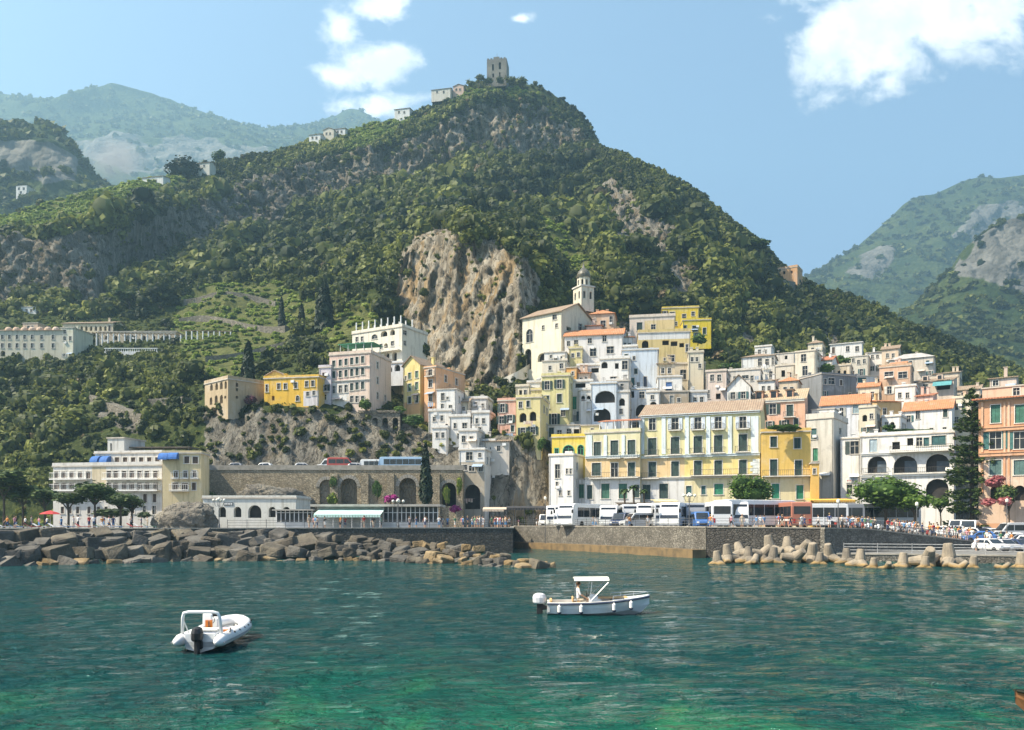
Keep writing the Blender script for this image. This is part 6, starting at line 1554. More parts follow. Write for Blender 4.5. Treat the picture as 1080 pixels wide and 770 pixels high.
# ---------------------------------------------------------------- the convent hotel high on the left
CV = House('long cream convent with two rows of square windows', -120, 67, 258, 349, 382, (0.56, 0.52, 0.40), D=11, yaw=2, wins=[w for x in (2.5, 10, 18, 26, 34, 44, 56) for w in ((x, 355.5, 2.6, 4, 'p'), (x, 364.5, 2.6, 4.4, 'p'))] + [(3, 373, 5, 6, 'ad'), (14, 374, 4, 5, 'ad')], ext=2, roof='hip', rise=1.6, tile=TILE_OLD, clutter=0, name='convent', cat='convent')
for k in range(7):
    x = CV.u(4 + k * 8.4)
    MB().lathe([(1.0, 0), (1.0, .4), (.85, .8), (.5, 1.1), (0, 1.2)], 12, (x, 2.2, CV.h + .4)).build('vault', plaster((0.60, 0.44, 0.32)), CV.t)
House('square cream end tower of the long convent', 64, 78, 256, 346, 380, (0.70, 0.67, 0.52), D=9, yaw=8, wins=[(68, 348.5 + 1.5, 3, 4, 'p'), (68, 357, 3, 4, 'p'), (74, 357, 2, 4, 'p')], ext=2, clutter=1)
House('cream gallery building with a row of small arches behind the convent', 66, 119, 270, 341, 352, (0.68, 0.58, 0.40), D=9, yaw=6, roof='gable_x', rise=1.4, tile=TILE_OLD, wins=[(x, 346.5, 2.6, 5, 'ad') for x in (81, 86, 91, 96, 101, 106, 111)], ext=4, clutter=1)
House('orange-walled chapel block on the convent roofline', 24, 40, 264, 341, 352, (0.68, 0.50, 0.36), D=6, yaw=10, wins=[(30, 346, 2.4, 4, 'p')], ext=4, clutter=0)
House('tiny white house under the left cliff', 17, 38, 284, 324, 332, ww, D=6, yaw=10, wins=[(23, 327.5, 2, 2.6, 'p'), (28, 327.5, 2, 2.6, 'p'), (33, 327.5, 2, 2.6, 'p')], ext=3, clutter=1)
pg = thing('pergola', 'long white-columned pergola terrace right of the convent', 'pergola', (Xat(90, 246), 246, Zat(362, 246)), R(4))
L = Xat(240, 246) - Xat(90, 246); mb = MB()
for k in range(27):
    MB().tube((k * L / 26, 0, -1), (k * L / 26, 0, 3.0 + (0 if k < 18 else 1.2)), .26, .22, 8).build('column', WHITE, pg)
mb.box(-.4, L * .66, -.15, .15, 3.02, 3.25); mb.box(L * .66, L + .4, -.15, .15, 4.22, 4.45)
for k in range(40): mb.box(k * L / 40, k * L / 40 + .12, -.6, 3.6, (3.26 if k < 26 else 4.46), (3.38 if k < 26 else 4.58))
mb.build('beam', mk('pergola_timber', (0.34, 0.25, 0.15), (0.22, 0.16, 0.1), 1, .9), pg)
MB().box(-.5, L + .5, -.5, .3, -6, -.9).build('terrace_wall', plaster((0.5, 0.45, 0.36)), pg)
House('pale terrace house behind the pergola', 104, 186, 264, 350, 362, (0.66, 0.56, 0.42), D=6, yaw=2, wins=[(x, 356.5, 3.2, 5, 'ad') for x in (112, 122, 132, 142, 152, 162, 172)], ext=3, clutter=2)
wl = thing('garden_wall', 'white balustraded garden wall below the convent pergola', 'wall', (Xat(110, 232), 232, Zat(375, 232)))
Lw = Xat(166, 232) - Xat(110, 232); MB().box(0, Lw, 0, .5, -3, 1.2).build('wall', plaster(ww), wl); mb = MB()
for k in range(24): mb.tube((.3 + k * (Lw - .6) / 23, .25, 1.2), (.3 + k * (Lw - .6) / 23, .25, 2.0), .12, n=6)
mb.build('baluster', WHITE, wl); MB().box(-.1, Lw + .1, .05, .45, 2.0, 2.2).build('handrail', WHITE, wl)
# dry-stone retaining walls that draw lines across the left slope and the terraces
RW = masonry('dry_stone', (0.27, 0.24, 0.19), (0.19, 0.17, 0.135), 1.2)
def slope_wall(label, pts, h=2.2, name='retaining_wall', mat=RW):
    ps = []
    for (a, b_), (c, d) in zip(pts[:-1], pts[1:]):
        n = max(2, int(abs(c - a) / 4))
        for k in range(n): ps.append(MT.at(a + (c - a) * k / n, b_ + (d - b_) * k / n))
    ps.append(MT.at(*pts[-1])); A3 = blur1(np.array(ps), 14, 0); ps = [Vector(a) for a in A3]; o = ps[0].copy()
    mb = MB(); t = thing(name, label, 'wall', o)
    for p, q in zip(ps[:-1], ps[1:]):
        d = (q - p).normalized(); nr = Vector((d.y, -d.x, 0)).normalized() * 1.2
        p, q = p + nr - o, q + nr - o; k = -nr * 2.2
        mb.add([Vector((v.x, v.y, v.z + z)) for z in (-2.5, h) for v in (p, q, q + k, p + k)], [(0, 1, 5, 4), (4, 5, 6, 7), (2, 3, 7, 6), (1, 2, 6, 5), (3, 0, 4, 7)])
    mb.build('masonry', mat, t)
for lab, pts in (('thin stone path wall descending across the left scrub slope', [(2, 398), (40, 404), (75, 417), (100, 424), (135, 438), (160, 446)]), ('stone path wall above the pine trees at the left edge', [(0, 462), (30, 456), (75, 451), (115, 446)]),
                 ('grey garden wall beneath the lemon terrace near the ruin', [(150, 428), (175, 424), (205, 424)]), ('highest stone terrace wall among the lemon rows', [(190, 322), (230, 318), (262, 318), (300, 322)]), ('middle stone terrace wall among the lemon rows', [(182, 342), (220, 338), (262, 346), (310, 348)]), ('lowest stone terrace wall among the lemon rows', [(210, 382), (250, 374), (300, 366), (330, 358)])):
    slope_wall(lab, pts, 1.1 if 'lemon rows' in lab else 1.0)

# ---------------------------------------------------------------- the waterfront hotel on the left
HT = House('pale waterfront hotel with long balconies and rows of brown windows', 56, 171, 136, 492, 552, (0.64, 0.62, 0.57), D=13, yaw=10, shut=BROWN,
  wins=[w for x in (59.5, 67, 75.5, 84.5, 93) for w in ((x, 501, 4, 6.5, 's'), (x, 513, 4.6, 6.5, 's'))] + [w for x in (115, 122, 131, 139, 147, 155, 164) for w in ((x, 500.5, 4.2, 7, 's'), (x, 513, 4.6, 7, 's'))] + [(x, 538, 3, 6.5, 's') for x in (57.8, 66, 74, 82, 94, 104, 112, 126, 140)] + [(152.5, 538, 3.4, 8, 'p'), (162.5, 538, 3.4, 8, 'p'), (153, 525.5, 3.4, 8, 's'), (163, 525.5, 3.4, 8, 's')],
  bands=[(97, 112, 492, 516, (0.60, 0.51, 0.35)), (56, 171, 530, 560, (0.58, 0.56, 0.52))], parapet=.5, ext=2, clutter=0, name='hotel', cat='hotel')
for a, b_ in ((57, 96), (112, 150), (150.5, 170)):
    for py in (505.2, 517.2): HT.balcony(HT.u(a), HT.u(b_), HT.z(py, (a + b_) / 2), dep=1.2, mat=WHITE, slab=WHITE)
H2 = House('set-back top floor of the pale hotel under blue awnings', 100, 171, 139.5, 478.5, 494, (0.66, 0.64, 0.60), D=9, yaw=10, shut=BROWN, wins=[(x, 486, 4, 6.5, 's') for x in (123.5, 132, 140.5, 149, 157.5, 166)], parapet=.3, ext=1, clutter=1)
H3 = House('sand-yellow wing of the hotel with three rows of brown windows', 171.5, 212, 133, 478.5, 552, (0.68, 0.56, 0.33), D=4.5, yaw=-4, shut=BROWN, wins=[(197, 485, 4.6, 6.5, 's'), (206, 485.3, 5, 6.5, 's'), (185.5, 500.5, 3.6, 6.5, 's'), (195.5, 500.3, 3.4, 6.5, 's'), (205, 500, 3.4, 6.5, 's'), (185, 513, 5.6, 7, 's'), (195, 513.3, 6, 7, 's'), (204.5, 513, 3.6, 7, 's')], parapet=.3, ext=2, clutter=0)
for a in (181.5, 191.5, 202): H3.balcony(H3.u(a), H3.u(a + 8), H3.z(504.6, a + 4), dep=.8, mat=WHITE); 
H3.balcony(H3.u(180), H3.u(200), H3.z(517.4, 190), dep=.9, mat=WHITE)
House('concrete penthouse box on the hotel roof', 113.5, 131, 145, 462.5, 480, (0.55, 0.55, 0.52), D=6, yaw=10, wins=[(117, 472, 2, 9, 'd')], ext=2, clutter=0)
rt = thing('roof_canopy', 'flat dark canopy on thin posts over the hotel roof terrace', 'canopy', (Xat(133, 146), 146, Zat(478, 146)), R(-3))
MB().box(0, Xat(202, 146) - Xat(133, 146), 0, 4, 1.0, 1.15).build('canopy_top', mk('dark_canopy', (0.13, 0.11, 0.09)), rt)
for k in range(6): MB().tube((k * 2.3, .2, -.6), (k * 2.3, .2, 1.0), .06, n=5).build('post', IRON, rt)
BLUEC = mk('blue_canvas', (0.04, 0.14, 0.40), (0.03, 0.10, 0.30), 1.2, .75)
for i, (px, py) in enumerate(((103.5, 484.5), (113.5, 484.5), (174, 481.5), (184, 481))):
    hh = H2 if px < 170 else H3
    lc = hh.local(px, py) if px < 170 else hh.local(px, py)
    w_ = .72; mb = MB(); n = 6; arc = [(-1.3 * math.sin(PI / 2 * k / n) , 1.15 * math.cos(PI / 2 * k / n)) for k in range(n + 1)]
    t = thing('awning', ['blue barrel awning at the far left of the hotel top floor', 'blue barrel awning second from the left on the hotel top floor', 'blue barrel awning on the left corner of the sand-yellow wing', 'blue barrel awning rightmost of four, on the sand-yellow wing'][i], 'awning', hh.t.matrix_basis @ Vector((lc[0], -.04, lc[2] - .6)), hh.t.rotation_euler.z, 'blue hotel awnings')
    for (y0, z0), (y1, z1) in zip(arc[:-1], arc[1:]): mb.add([(-w_, y0, z0), (w_, y0, z0), (w_, y1, z1), (-w_, y1, z1)], [(0, 1, 2, 3)])
    for x in (-w_, w_): mb.poly([(x, 0, 0)] + [(x, y, z) for y, z in arc])
    mb.build('canvas', BLUEC, t); fr = MB()
    for x in (-w_ - .02, w_ + .02): fr.tube((x, 0, .05), (x, -1.3, .02), .03, n=4)
    fr.build('frame', IRON, t)

# ---------------------------------------------------------------- road viaduct with arches
VI = MB(); v0, v1 = Xat(210, 150), Xat(488, 150); LV = v1 - v0
vt = thing('viaduct', 'stone road viaduct with tall arches behind the cypress', 'viaduct', (v0, 150, 0))
def vu(px): return Xat(px, 150) - v0
def vz(py): return Zat(py, 150)
holes = [(vu(359), vu(376.5), vz(534), vz(504.5), True, 1.6), (vu(421), vu(439), vz(534), vz(504), True, 1.4), (vu(466), vu(481), vz(534), vz(509), True, 3.0), (vu(337), vu(352), vz(534), vz(506), True, .8)]
wall_panel(VI, LV, 2, 14.1, holes, lambda u, z, d: (u, d, z), 3.0)
VI.add([(0, 0, 14.1), (LV, 0, 14.1), (LV, 9.5, 14.1), (0, 9.5, 14.1)], [(0, 1, 2, 3)])
VI.add([(LV, 0, 2), (LV, 9.5, 2), (LV, 9.5, 14.1), (LV, 0, 14.1)], [(0, 1, 2, 3)]); VI.add([(0, 9.5, 2), (0, 0, 2), (0, 0, 14.1), (0, 9.5, 14.1)], [(0, 1, 2, 3)])
VI.build('masonry', masonry('viaduct_stone', (0.46, 0.385, 0.265), (0.32, 0.265, 0.18), 2.6), vt)
for h in holes:
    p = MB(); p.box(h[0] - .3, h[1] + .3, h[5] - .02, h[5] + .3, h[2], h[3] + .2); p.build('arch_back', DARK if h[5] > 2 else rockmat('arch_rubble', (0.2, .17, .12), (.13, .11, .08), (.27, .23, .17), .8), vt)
    ring = MB(); a, b_, z0, z1 = h[:4]; r = (b_ - a) / 2; c = (a + b_) / 2; rz = min(r, (z1 - z0) * .6)
    for k in range(12):
        t0, t1 = PI * k / 12 + .02, PI * (k + 1) / 12 - .02
        q = [(c - (r + e) * math.cos(t), -.08, z1 - rz + (rz + e) * math.sin(t)) for t in (t0, t1) for e in (.02, .65)]
        ring.add(q + [(x, .02, z) for x, y, z in q], [(0, 2, 3, 1), (1, 3, 7, 5), (0, 4, 6, 2), (0, 1, 5, 4), (2, 6, 7, 3)])
    ring.build('voussoir', COPING, vt)
cp = MB(); cp.box(-.2, LV + .2, -.14, .34, 14.103, 15.0); cp.build('parapet', COPING, vt)
cp = MB(); cp.box(0, LV, .345, 9, 14.11, 14.13); cp.build('road_surface', ASPH, vt)
for px in (352.5, 385, 412, 448, 460): VI = MB().box(vu(px) - .7, vu(px) + .7, -.5, .02, 2, 13.4).build('buttress', masonry('viaduct_stone', (0, 0, 0), (0, 0, 0)), vt)
# arches of the upper retaining wall below the pale yellow house
av = thing('arched_wall', 'tall buttressed retaining wall with narrow arches under the pale yellow house', 'wall', (Xat(381, 168), 166.0, Zat(466, 168)), R(-4))
mb = MB(); LA = Xat(424, 168) - Xat(381, 168); hA = Zat(437, 168) - Zat(466, 168)
wall_panel(mb, LA, -2, hA, [(k * LA / 4 + .55, (k + 1) * LA / 4 - .45, -1, hA - 1.0, True, 1.6) for k in range(4)], lambda u, z, d: (u, d, z))
mb.box(-.2, LA + .2, -.25, 3, hA + .002, hA + .5); mb.build('masonry', masonry('buttress_stone', (0.32, .28, .21), (.22, .19, .15), 1.1), av)
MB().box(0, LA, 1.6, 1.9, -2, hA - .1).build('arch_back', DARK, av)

# ---------------------------------------------------------------- garage arcade, restaurant, kiosks
GA = House('low white arcade with five dark arched bays beside the rock outcrop', 214, 312, 127, 526, 552, (0.66, 0.65, 0.58), D=8, yaw=2, wins=[(221, 540, 7, 11.5, 'ad'), (234.3, 540, 8, 11, 'ad'), (250.5, 540, 8, 11, 'ad'), (268.6, 539.5, 14, 13.5, 'ad'), (287, 540, 7.4, 11, 'ad'), (302, 540, 7.4, 11, 'ad')], parapet=.3, ext=1.5, clutter=0, name='arcade', cat='arcade')
sg = MB(); u, z = GA.u(241), GA.z(531.5, 241)
sb = thing('arcade_sign', 'small dark sign above the low white arcade bays', 'sign', GA.t.matrix_basis @ Vector((u, -.05, z)), GA.t.rotation_euler.z)
MB().box(-.75, .75, -.03, .03, -.25, .25).build('board', mk('slate_sign', (.14, .15, .15)), sb); k_ = MB()
for i in range(5): k_.box(-.6 + i * .26, -.6 + i * .26 + .16, -.045, -.032, -.12, .12)
k_.build('lettering', WHITE, sb)
RS = thing('restaurant', 'long flat-roofed waterfront restaurant with glazed right end and mint awning', 'restaurant', (Xat(291, 117), 117, 3.45), R(-1))
def ru(px): return Xat(px, 117) - Xat(291, 117)
def rz_(py): return Zat(py, 117) - 3.45
wm_ = mk('restaurant_white', (0.62, 0.61, 0.57), (0.5, 0.49, 0.46), .8, .8)
MB().box(0, ru(463), 0, 5.5, 0, .9).build('plinth', wm_, RS)
mb = MB(); mb.box(-.4, ru(333), -.6, 6, rz_(538.5), rz_(537.3)); mb.box(ru(329), ru(465.5), -.9, 6.4, rz_(534.4), rz_(532)); mb.build('roof', mk('felt_roof', (0.42, 0.40, 0.35), (0.3, .28, .25), .7, .9), RS)
mb = MB(); mb.box(ru(334), ru(462), .3, .5, .902, rz_(534.4)); mb.build('wall', wm_, RS)
mb = MB()
for k in range(13):
    x = ru(405) + k * (ru(462) - ru(405)) / 12; mb.box(x - .05, x + .05, -.05, .05, .9, rz_(534.6))
for k in range(9):
    x = .1 + k * (ru(330) - .2) / 8; mb.box(x - .05, x + .05, -.05, .05, .9, rz_(538.5))
mb.box(0, ru(463), -.04, .04, rz_(541), rz_(541) + .07); mb.build('mullion', WHITE, RS)
MB().box(ru(405), ru(462), .06, .09, .903, rz_(535)).build('glazing', GLASS, RS); MB().box(.05, ru(330), .06, .09, .903, rz_(538.6)).build('glazing', GLASS, RS)
mb = MB(); a = (ru(337), ru(406)); RSs = [(a[0], -3.2, rz_(542.8)), (a[1], -3.2, rz_(542.8)), (a[1], .25, rz_(536.6)), (a[0], .25, rz_(536.6))]
House.slab(None, mb, RSs, .06)
n = 24
for k in range(n): mb.box(a[0] + (a[1] - a[0]) * k / n + .02, a[0] + (a[1] - a[0]) * (k + 1) / n - .05, -3.23, -3.2, rz_(542.8) - .42, rz_(542.8) - .04)
mb.build('awning', mk('mint_canvas', (0.42, 0.62, 0.55), (0.5, .66, .6), .6, .8), RS)
for k in range(8): MB().tube((a[0] + .1 + k * (a[1] - a[0] - .2) / 7, -3.1, 0), (a[0] + .1 + k * (a[1] - a[0] - .2) / 7, -3.1, rz_(542.8) - .06), .04, n=5).build('awning_post', WHITE, RS)
CB = mk('black_canopy', (0.035, 0.035, 0.038), (0.055, .05, .05), 2, .7)
def canopy(label, px0, px1, Y, py, dep, mat, h=None, slope=.4, posts=4, under=None):
    z = ground_z((px0 + px1) / 2, Y); t = thing('canopy', label, 'canopy', (Xat(px0, Y), Y, z)); L = Xat(px1, Y) - Xat(px0, Y); hh = Zat(py, Y) - z
    mb = MB(); House.slab(None, mb, [(0, 0, hh), (L, 0, hh), (L, dep, hh + slope), (0, dep, hh + slope)], .09)
    for k in range(int(L / .5)): mb.box(k * .5 + .01, k * .5 + .46, -.03, .0, hh - .38, hh - .05)
    mb.build('canvas', mat, t)
    for k in range(posts):
        for y in (.1, dep - .1): MB().tube((.1 + k * (L - .2) / (posts - 1), y, 0), (.1 + k * (L - .2) / (posts - 1), y, hh - .05), .04, n=5).build('post', IRON, t)
    return t
canopy('black terrace canopy with a thin white edge left of the white coaches', 534, 582, 139, 535.5, 5, CB, posts=6)
MB_ = canopy('striped beige canopy of the little bar at the jetty corner', 509, 534, 131, 537, 4, mk('beige_canvas', (0.55, 0.45, 0.34), (.45, .36, .27), 2.2, .8))
canopy('cream sunshade canopy below the palazzo balcony', 690, 716, 141, 528.5, 4, mk('cream_canvas', (0.72, 0.62, 0.36), (0.62, .52, .3), .8, .8))
canopy('wide golden-yellow awning right of the ochre annex', 858, 905, 134, 527.5, 4.5, mk('gold_canvas', (0.66, 0.40, 0.08), (.55, .33, .07), .8, .8))
canopy('pale green cafe canopy at the foot of the tall araucaria', 996, 1021, 140, 533.5, 3, mk('mint_canvas', (0.42, .62, .55)))
canopy('white cafe canopy right of the araucaria trunk', 1024, 1046, 140, 534, 3, WHITE)
canopy('dark brown terrace canopy in front of the palm trees', 652, 690, 143, 531.5, 4.5, mk('brown_canvas', (0.10, 0.08, 0.06), None, 2, .8))
canopy('dark bus-stop shelter roof beside the red poster coach', 841, 880, 127, 535, 5, CB, posts=5)
bs = thing('terrace_wall', 'low grey plinth wall under the palazzo front behind the coaches', 'wall', (Xat(605, 146.5), 146.5, 3.5)); Lq = Xat(800, 134) - Xat(605, 146.5)
mb = MB(); A_, B_ = Vector((0, 0, 0)), Vector((Lq, 134 - 146.5, 0)); d_ = (B_ - A_).normalized(); n_ = Vector((-d_.y, d_.x, 0)) * .6
mb.add([Vector((p.x, p.y, z)) for z in (0, 1.7) for p in (A_, B_, B_ + n_, A_ + n_)], [(0, 1, 5, 4), (4, 5, 6, 7), (2, 3, 7, 6), (1, 2, 6, 5), (3, 0, 4, 7)]); mb.build('wall', plaster((.5, .48, .45)), bs)

# ---------------------------------------------------------------- hilltop tower and ridge houses
tw = thing('ruined_tower', 'grey ruined square watchtower crowning the highest crag', 'tower', (Xat(513.5, 520), 520, Zat(92, 520)), R(-8))
zt_ = lambda py: Zat(py, 520) - Zat(92, 520); Lt = Xat(534.5, 520) - Xat(513.5, 520); mb = MB(); TG = rockmat('tower_stone', (0.20, .185, .16), (.14, .13, .115), (.26, .24, .2), .4, .6, .3, 1)
hl = [(Lt * .26, Lt * .36, zt_(75), zt_(68), True, 1.2), (Lt * .60, Lt * .72, zt_(74), zt_(66.5), True, 1.2), (Lt * .28, Lt * .36, zt_(82), zt_(78), False, 1.2), (Lt * .62, Lt * .69, zt_(82), zt_(77), True, 1.2)]
wall_panel(mb, Lt, 0, zt_(63), hl, lambda u, z, d: (u, d, z)); Dt = 11
wall_panel(mb, Dt, 0, zt_(63), [], lambda u, z, d: (Lt - d, u, z)); wall_panel(mb, Dt, 0, zt_(63), [], lambda u, z, d: (d, Dt - u, z)); mb.add([(Lt, Dt, 0), (0, Dt, 0), (0, Dt, zt_(63)), (Lt, Dt, zt_(63))], [(0, 1, 2, 3)])
mb.add([(0, 0, zt_(63) - .01), (Lt, 0, zt_(63) - .01), (Lt, Dt, zt_(63) - .01), (0, Dt, zt_(63) - .01)], [(0, 1, 2, 3)]); mb.build('wall', TG, tw)
mb = MB(); mb.box(Lt * .33, Lt * .63, .4, 6, zt_(63) + .003, zt_(60.5)); mb.box(Lt * .36, Lt * .6, 1, 5, zt_(60.5) + .003, zt_(59.8)); mb.build('turret', TG, tw)
mb = MB()
for k in range(6):
    if k not in (2, 3): mb.box(k * Lt / 6 + .2, k * Lt / 6 + 1.4, -.05, .5, zt_(63) + .003, zt_(63) + .7)
mb.build('merlon', TG, tw)
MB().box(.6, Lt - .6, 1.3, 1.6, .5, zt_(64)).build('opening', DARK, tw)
MB().tube((Lt * .48, 3, zt_(60)), (Lt * .48, 3, zt_(54.5)), .09, n=4).build('mast', IRON, tw)
for lb, a, b_, Y, tp, vb, c, rf in (('ridge cottage with a pale gable left of the crag tower', 455, 475, 521, 91, 97, (.62, .58, .5), 'gable_x'), ('pink ridge cottage between the pale cottage and the crag tower', 478, 489, 523, 88, 95, (.62, .45, .36), 'gable_y'), ('small white ridge house on the shoulder left of the crag', 416, 432, 519, 112, 119, ww, 'shed'),
                                   ('white ridge farmhouse first of three on the far left shoulder', 326, 338, 505, 139, 146, ww, 'gable_x'), ('cream ridge farmhouse in the middle of the left shoulder', 341, 352, 508, 134, 142, (.66, .6, .48), 'gable_y'), ('low white ridge farmhouse on the right of the left shoulder', 353, 364, 512, 133, 139, ww, 'shed'), ('long white farmhouse low on the left ridge', 150, 172, 425, 184, 191, ww, 'shed'), ('white shed on the left ridge beside the round tree', 205, 221, 452, 169, 175, (.6, .58, .5), 'gable_x')):
    tp, vb = tp + 3, vb + 3
    House(lb, a, b_, Y - 6, tp, vb, c, D=6, yaw=20, roof=rf, rise=1.3, wins=[(a + (b_ - a) * k, (tp + vb) / 2, 1.6, 2.2, 'p') for k in (.3, .65)], ext=4, clutter=0)
House('white villa in the far left gorge', 17, 28, 690, 196, 206, ww, D=9, yaw=16, wins=[(20, 199, 2, 2.4, 'p'), (25, 199, 2, 2.4, 'p'), (22, 203, 2, 2.4, 'p')], ext=8, clutter=0)
House('orange roofless ruin on the right-hand wooded shoulder', 811, 841, 352, 284, 293, (.62, .36, .18), D=9, yaw=24, wins=[(818, 288.5, 2.6, 3.6, 'd'), (827, 287.5, 2.6, 3.6, 'd'), (835, 287, 2, 3, 'd')], ext=5, clutter=0, name='ruin', cat='ruin', parapet=.8)
slope_wall('stone retaining wall under the orange ruin on the right shoulder', [(812, 308), (826, 304), (842, 306)], 3.0)
slope_wall('long pale rubble wall on the right shoulder below the orange ruin', [(830, 330), (850, 336), (880, 348)], 3.5)
# ================================================================== TREES AND SHRUBS ONE CAN TELL APART
PINE = foliage('pine_needles', (0.016, 0.032, 0.010), (0.055, 0.088, 0.02), (0.15, 0.20, 0.042), .2)
LUSH = foliage('plaza_leaves', (0.02, 0.05, 0.010), (0.07, 0.13, 0.022), (0.19, 0.28, 0.05), .3)
CYP = foliage('cypress_leaves', (0.007, 0.015, 0.007), (0.014, 0.028, 0.012), (0.03, 0.05, 0.02), .1)
MAG = foliage('magenta_bracts', (0.10, 0.01, 0.06), (0.34, 0.03, 0.20), (0.55, 0.10, 0.34), .3)
PNK = foliage('rose_bracts', (0.10, 0.03, 0.03), (0.36, 0.10, 0.11), (0.55, 0.24, 0.22), .3)
IVY = foliage('ivy_leaves', (0.03, 0.06, 0.01), (0.11, 0.16, 0.02), (0.30, 0.34, 0.05), .3)
def leafy(seed, n, leaf, mat, squash=.85, nl=9, tint=.45, core=.7, spread=.55):
    q, f, t = crown(n, leaf, seed, squash, nl, core, 2, spread)
    return fast_mesh('crown', q, f, mat, {'tint': np.clip(tint + t * 1.6, 0, 1)})
def big_tree(label, px, Y, cy, rx, ry, mat, seed, zg=None, name='tree', n=1500, leaf=.06, trunk_r=.28, nl=16, tint=.45, cat='tree', group=None):
    z0 = ground_z(px, Y) if zg is None else zg
    zc = Zat(cy, Y); a, b_ = rx * Y / F, ry * Y / F
    t = thing(name, label, cat, (Xat(px, Y), Y, z0), 0, group)
    o = link('crown', leafy(seed, n, leaf, mat, .95, nl, tint), t); o.location = (0, 0, zc - z0); o.scale = (a, a, b_)
    m_ = MB(); h = zc - z0
    m_.path([(0, 0, -.3), (.05, 0, h * .4), (-.05, .05, h * .75), (0, 0, h)], [trunk_r, trunk_r * .8, trunk_r * .65, trunk_r * .4], 8)
    for k in range(5):
        an = k * 1.26 + seed; m_.path([(0, 0, h * .62), (math.cos(an) * a * .35, math.sin(an) * a * .35, h * .9), (math.cos(an) * a * .68, math.sin(an) * a * .68, h + b_ * .15)], [trunk_r * .5, trunk_r * .35, trunk_r * .12], 6)
    m_.build('trunk', BARK, t)
    return t
for px, Y, cy, rx, ry, lb in ((4, 118, 507, 27, 11, 'broad umbrella pine at the far left edge of the promenade'), (24, 121, 521, 21, 9, 'low umbrella pine second along the promenade'), (47, 119, 524, 17, 8, 'small umbrella pine with a bent trunk left of the hotel'),
                             (72, 116, 528, 15, 7, 'small round umbrella pine in front of the hotel left corner'), (100, 117, 520, 23, 11, 'tall umbrella pine before the hotel middle bays'), (127, 116, 528, 17, 8, 'low umbrella pine before the hotel entrance'), (139, 119, 532, 13, 7, 'smallest umbrella pine beside the hotel terrace')):
    big_tree(lb, px, Y, cy - 2, rx * 1.2, ry * 1.2, PINE, int(px) + 7, n=900, leaf=.075, trunk_r=.2, nl=12, name='umbrella_pine', group='umbrella pines on the promenade')
big_tree('round leafy tree clipped like a ball in front of the ochre annex', 791, 124, 515, 27, 19, LUSH, 41, n=2600, leaf=.05, nl=22)
big_tree('spreading leafy tree in front of the white arcaded building', 934, 127, 519, 38, 20, LUSH, 43, n=2800, leaf=.05, nl=22, tint=.5)
big_tree('smaller bright leafy tree joined to the right of the spreading plaza tree', 965, 123, 530, 20, 13, LUSH, 44, n=1200, leaf=.07, nl=12, tint=.6)
big_tree('bushy green tree under the araucaria on its left', 992, 134, 530, 12, 8, LUSH, 45, n=600, leaf=.09, nl=8, trunk_r=.15, tint=.55)
big_tree('bushy green tree under the araucaria on its right', 1040, 134, 526, 14, 9, LUSH, 46, n=600, leaf=.09, nl=8, trunk_r=.15, tint=.5)
big_tree('dark palm-like shrub tree in front of the terracotta palazzo', 1064, 126, 522, 14, 12, PINE, 47, n=700, leaf=.09, nl=8, trunk_r=.15)
zr = MT.at(797, 276)
big_tree('stone pine with a flat crown standing on the right ridge', 797, zr.y - 2, 259, 19, 7, PINE, 50, zg=zr.z - 3, n=700, leaf=.08, nl=12, trunk_r=.5, name='stone_pine')
zr = MT.at(140, 326)
big_tree('tall stone pine above the convent pergola', 137, zr.y - 6, 312, 20, 9, PINE, 51, zg=zr.z - 6, n=700, leaf=.08, nl=12, trunk_r=.4, name='stone_pine')
zr = MT.at(232, 170)
big_tree('lone round tree standing on the left ridge line', 232, zr.y, 165, 9, 8, LUSH, 52, zg=zr.z - 1, n=400, leaf=.1, nl=7, trunk_r=.25, tint=.3)
zr = MT.at(190, 178)
big_tree('big dark tree on the left ridge beside the white farmhouse', 196, zr.y - 3, 184, 23, 17, CYP, 53, zg=zr.z - 9, n=900, leaf=.075, nl=12, trunk_r=.3, tint=.6)
def cypress(label, px, Y, top, bot, w):
    z0, z1 = Zat(bot, Y), Zat(top, Y); h = z1 - z0; r = w * Y / F / 2
    t = thing('cypress', label, 'tree', (Xat(px, Y), Y, z0)); g2 = np.random.default_rng(int(px)); n = 700
    zz = g2.uniform(.03, 1, n); prof = np.minimum(1, zz * 6) * (1 - zz) ** .6 * 1.15; an = g2.uniform(0, 6.28, n); rr_ = prof * r * g2.uniform(.75, 1.12, n)
    c = np.stack([np.cos(an) * rr_, np.sin(an) * rr_, zz * h], 1); d = np.stack([np.cos(an), np.sin(an), np.full(n, .5)], 1) + g2.normal(size=(n, 3)) * .4; d /= np.linalg.norm(d, axis=1, keepdims=True)
    tt = np.cross(d, [0, 0, 1]); tt /= np.linalg.norm(tt, axis=1, keepdims=True); b2 = np.cross(d, tt); s = r * .28 * g2.uniform(.6, 1.3, (n, 1))
    q = np.stack([c - tt * s, c - b2 * s * 2, c + tt * s, c + b2 * s * 2], 1).reshape(-1, 3); f = np.arange(n * 4).reshape(-1, 4)
    link('crown', fast_mesh('crown', q, f, CYP, {'tint': np.repeat(np.clip(g2.normal(.4, .2, n), 0, 1), 4)}), t)
    k = MB(); k.lathe([(r * .3, h * .03), (r * .72, h * .2), (r * .75, h * .45), (r * .5, h * .75), (r * .05, h * .98)], 9); k.tube((0, 0, -1), (0, 0, h * .2), r * .2, n=7); k.build('trunk', mk('dark_wood', (.012, .018, .01)), t)
cypress('tall dark cypress in front of the viaduct arches', 449, 144, 470, 533, 13)
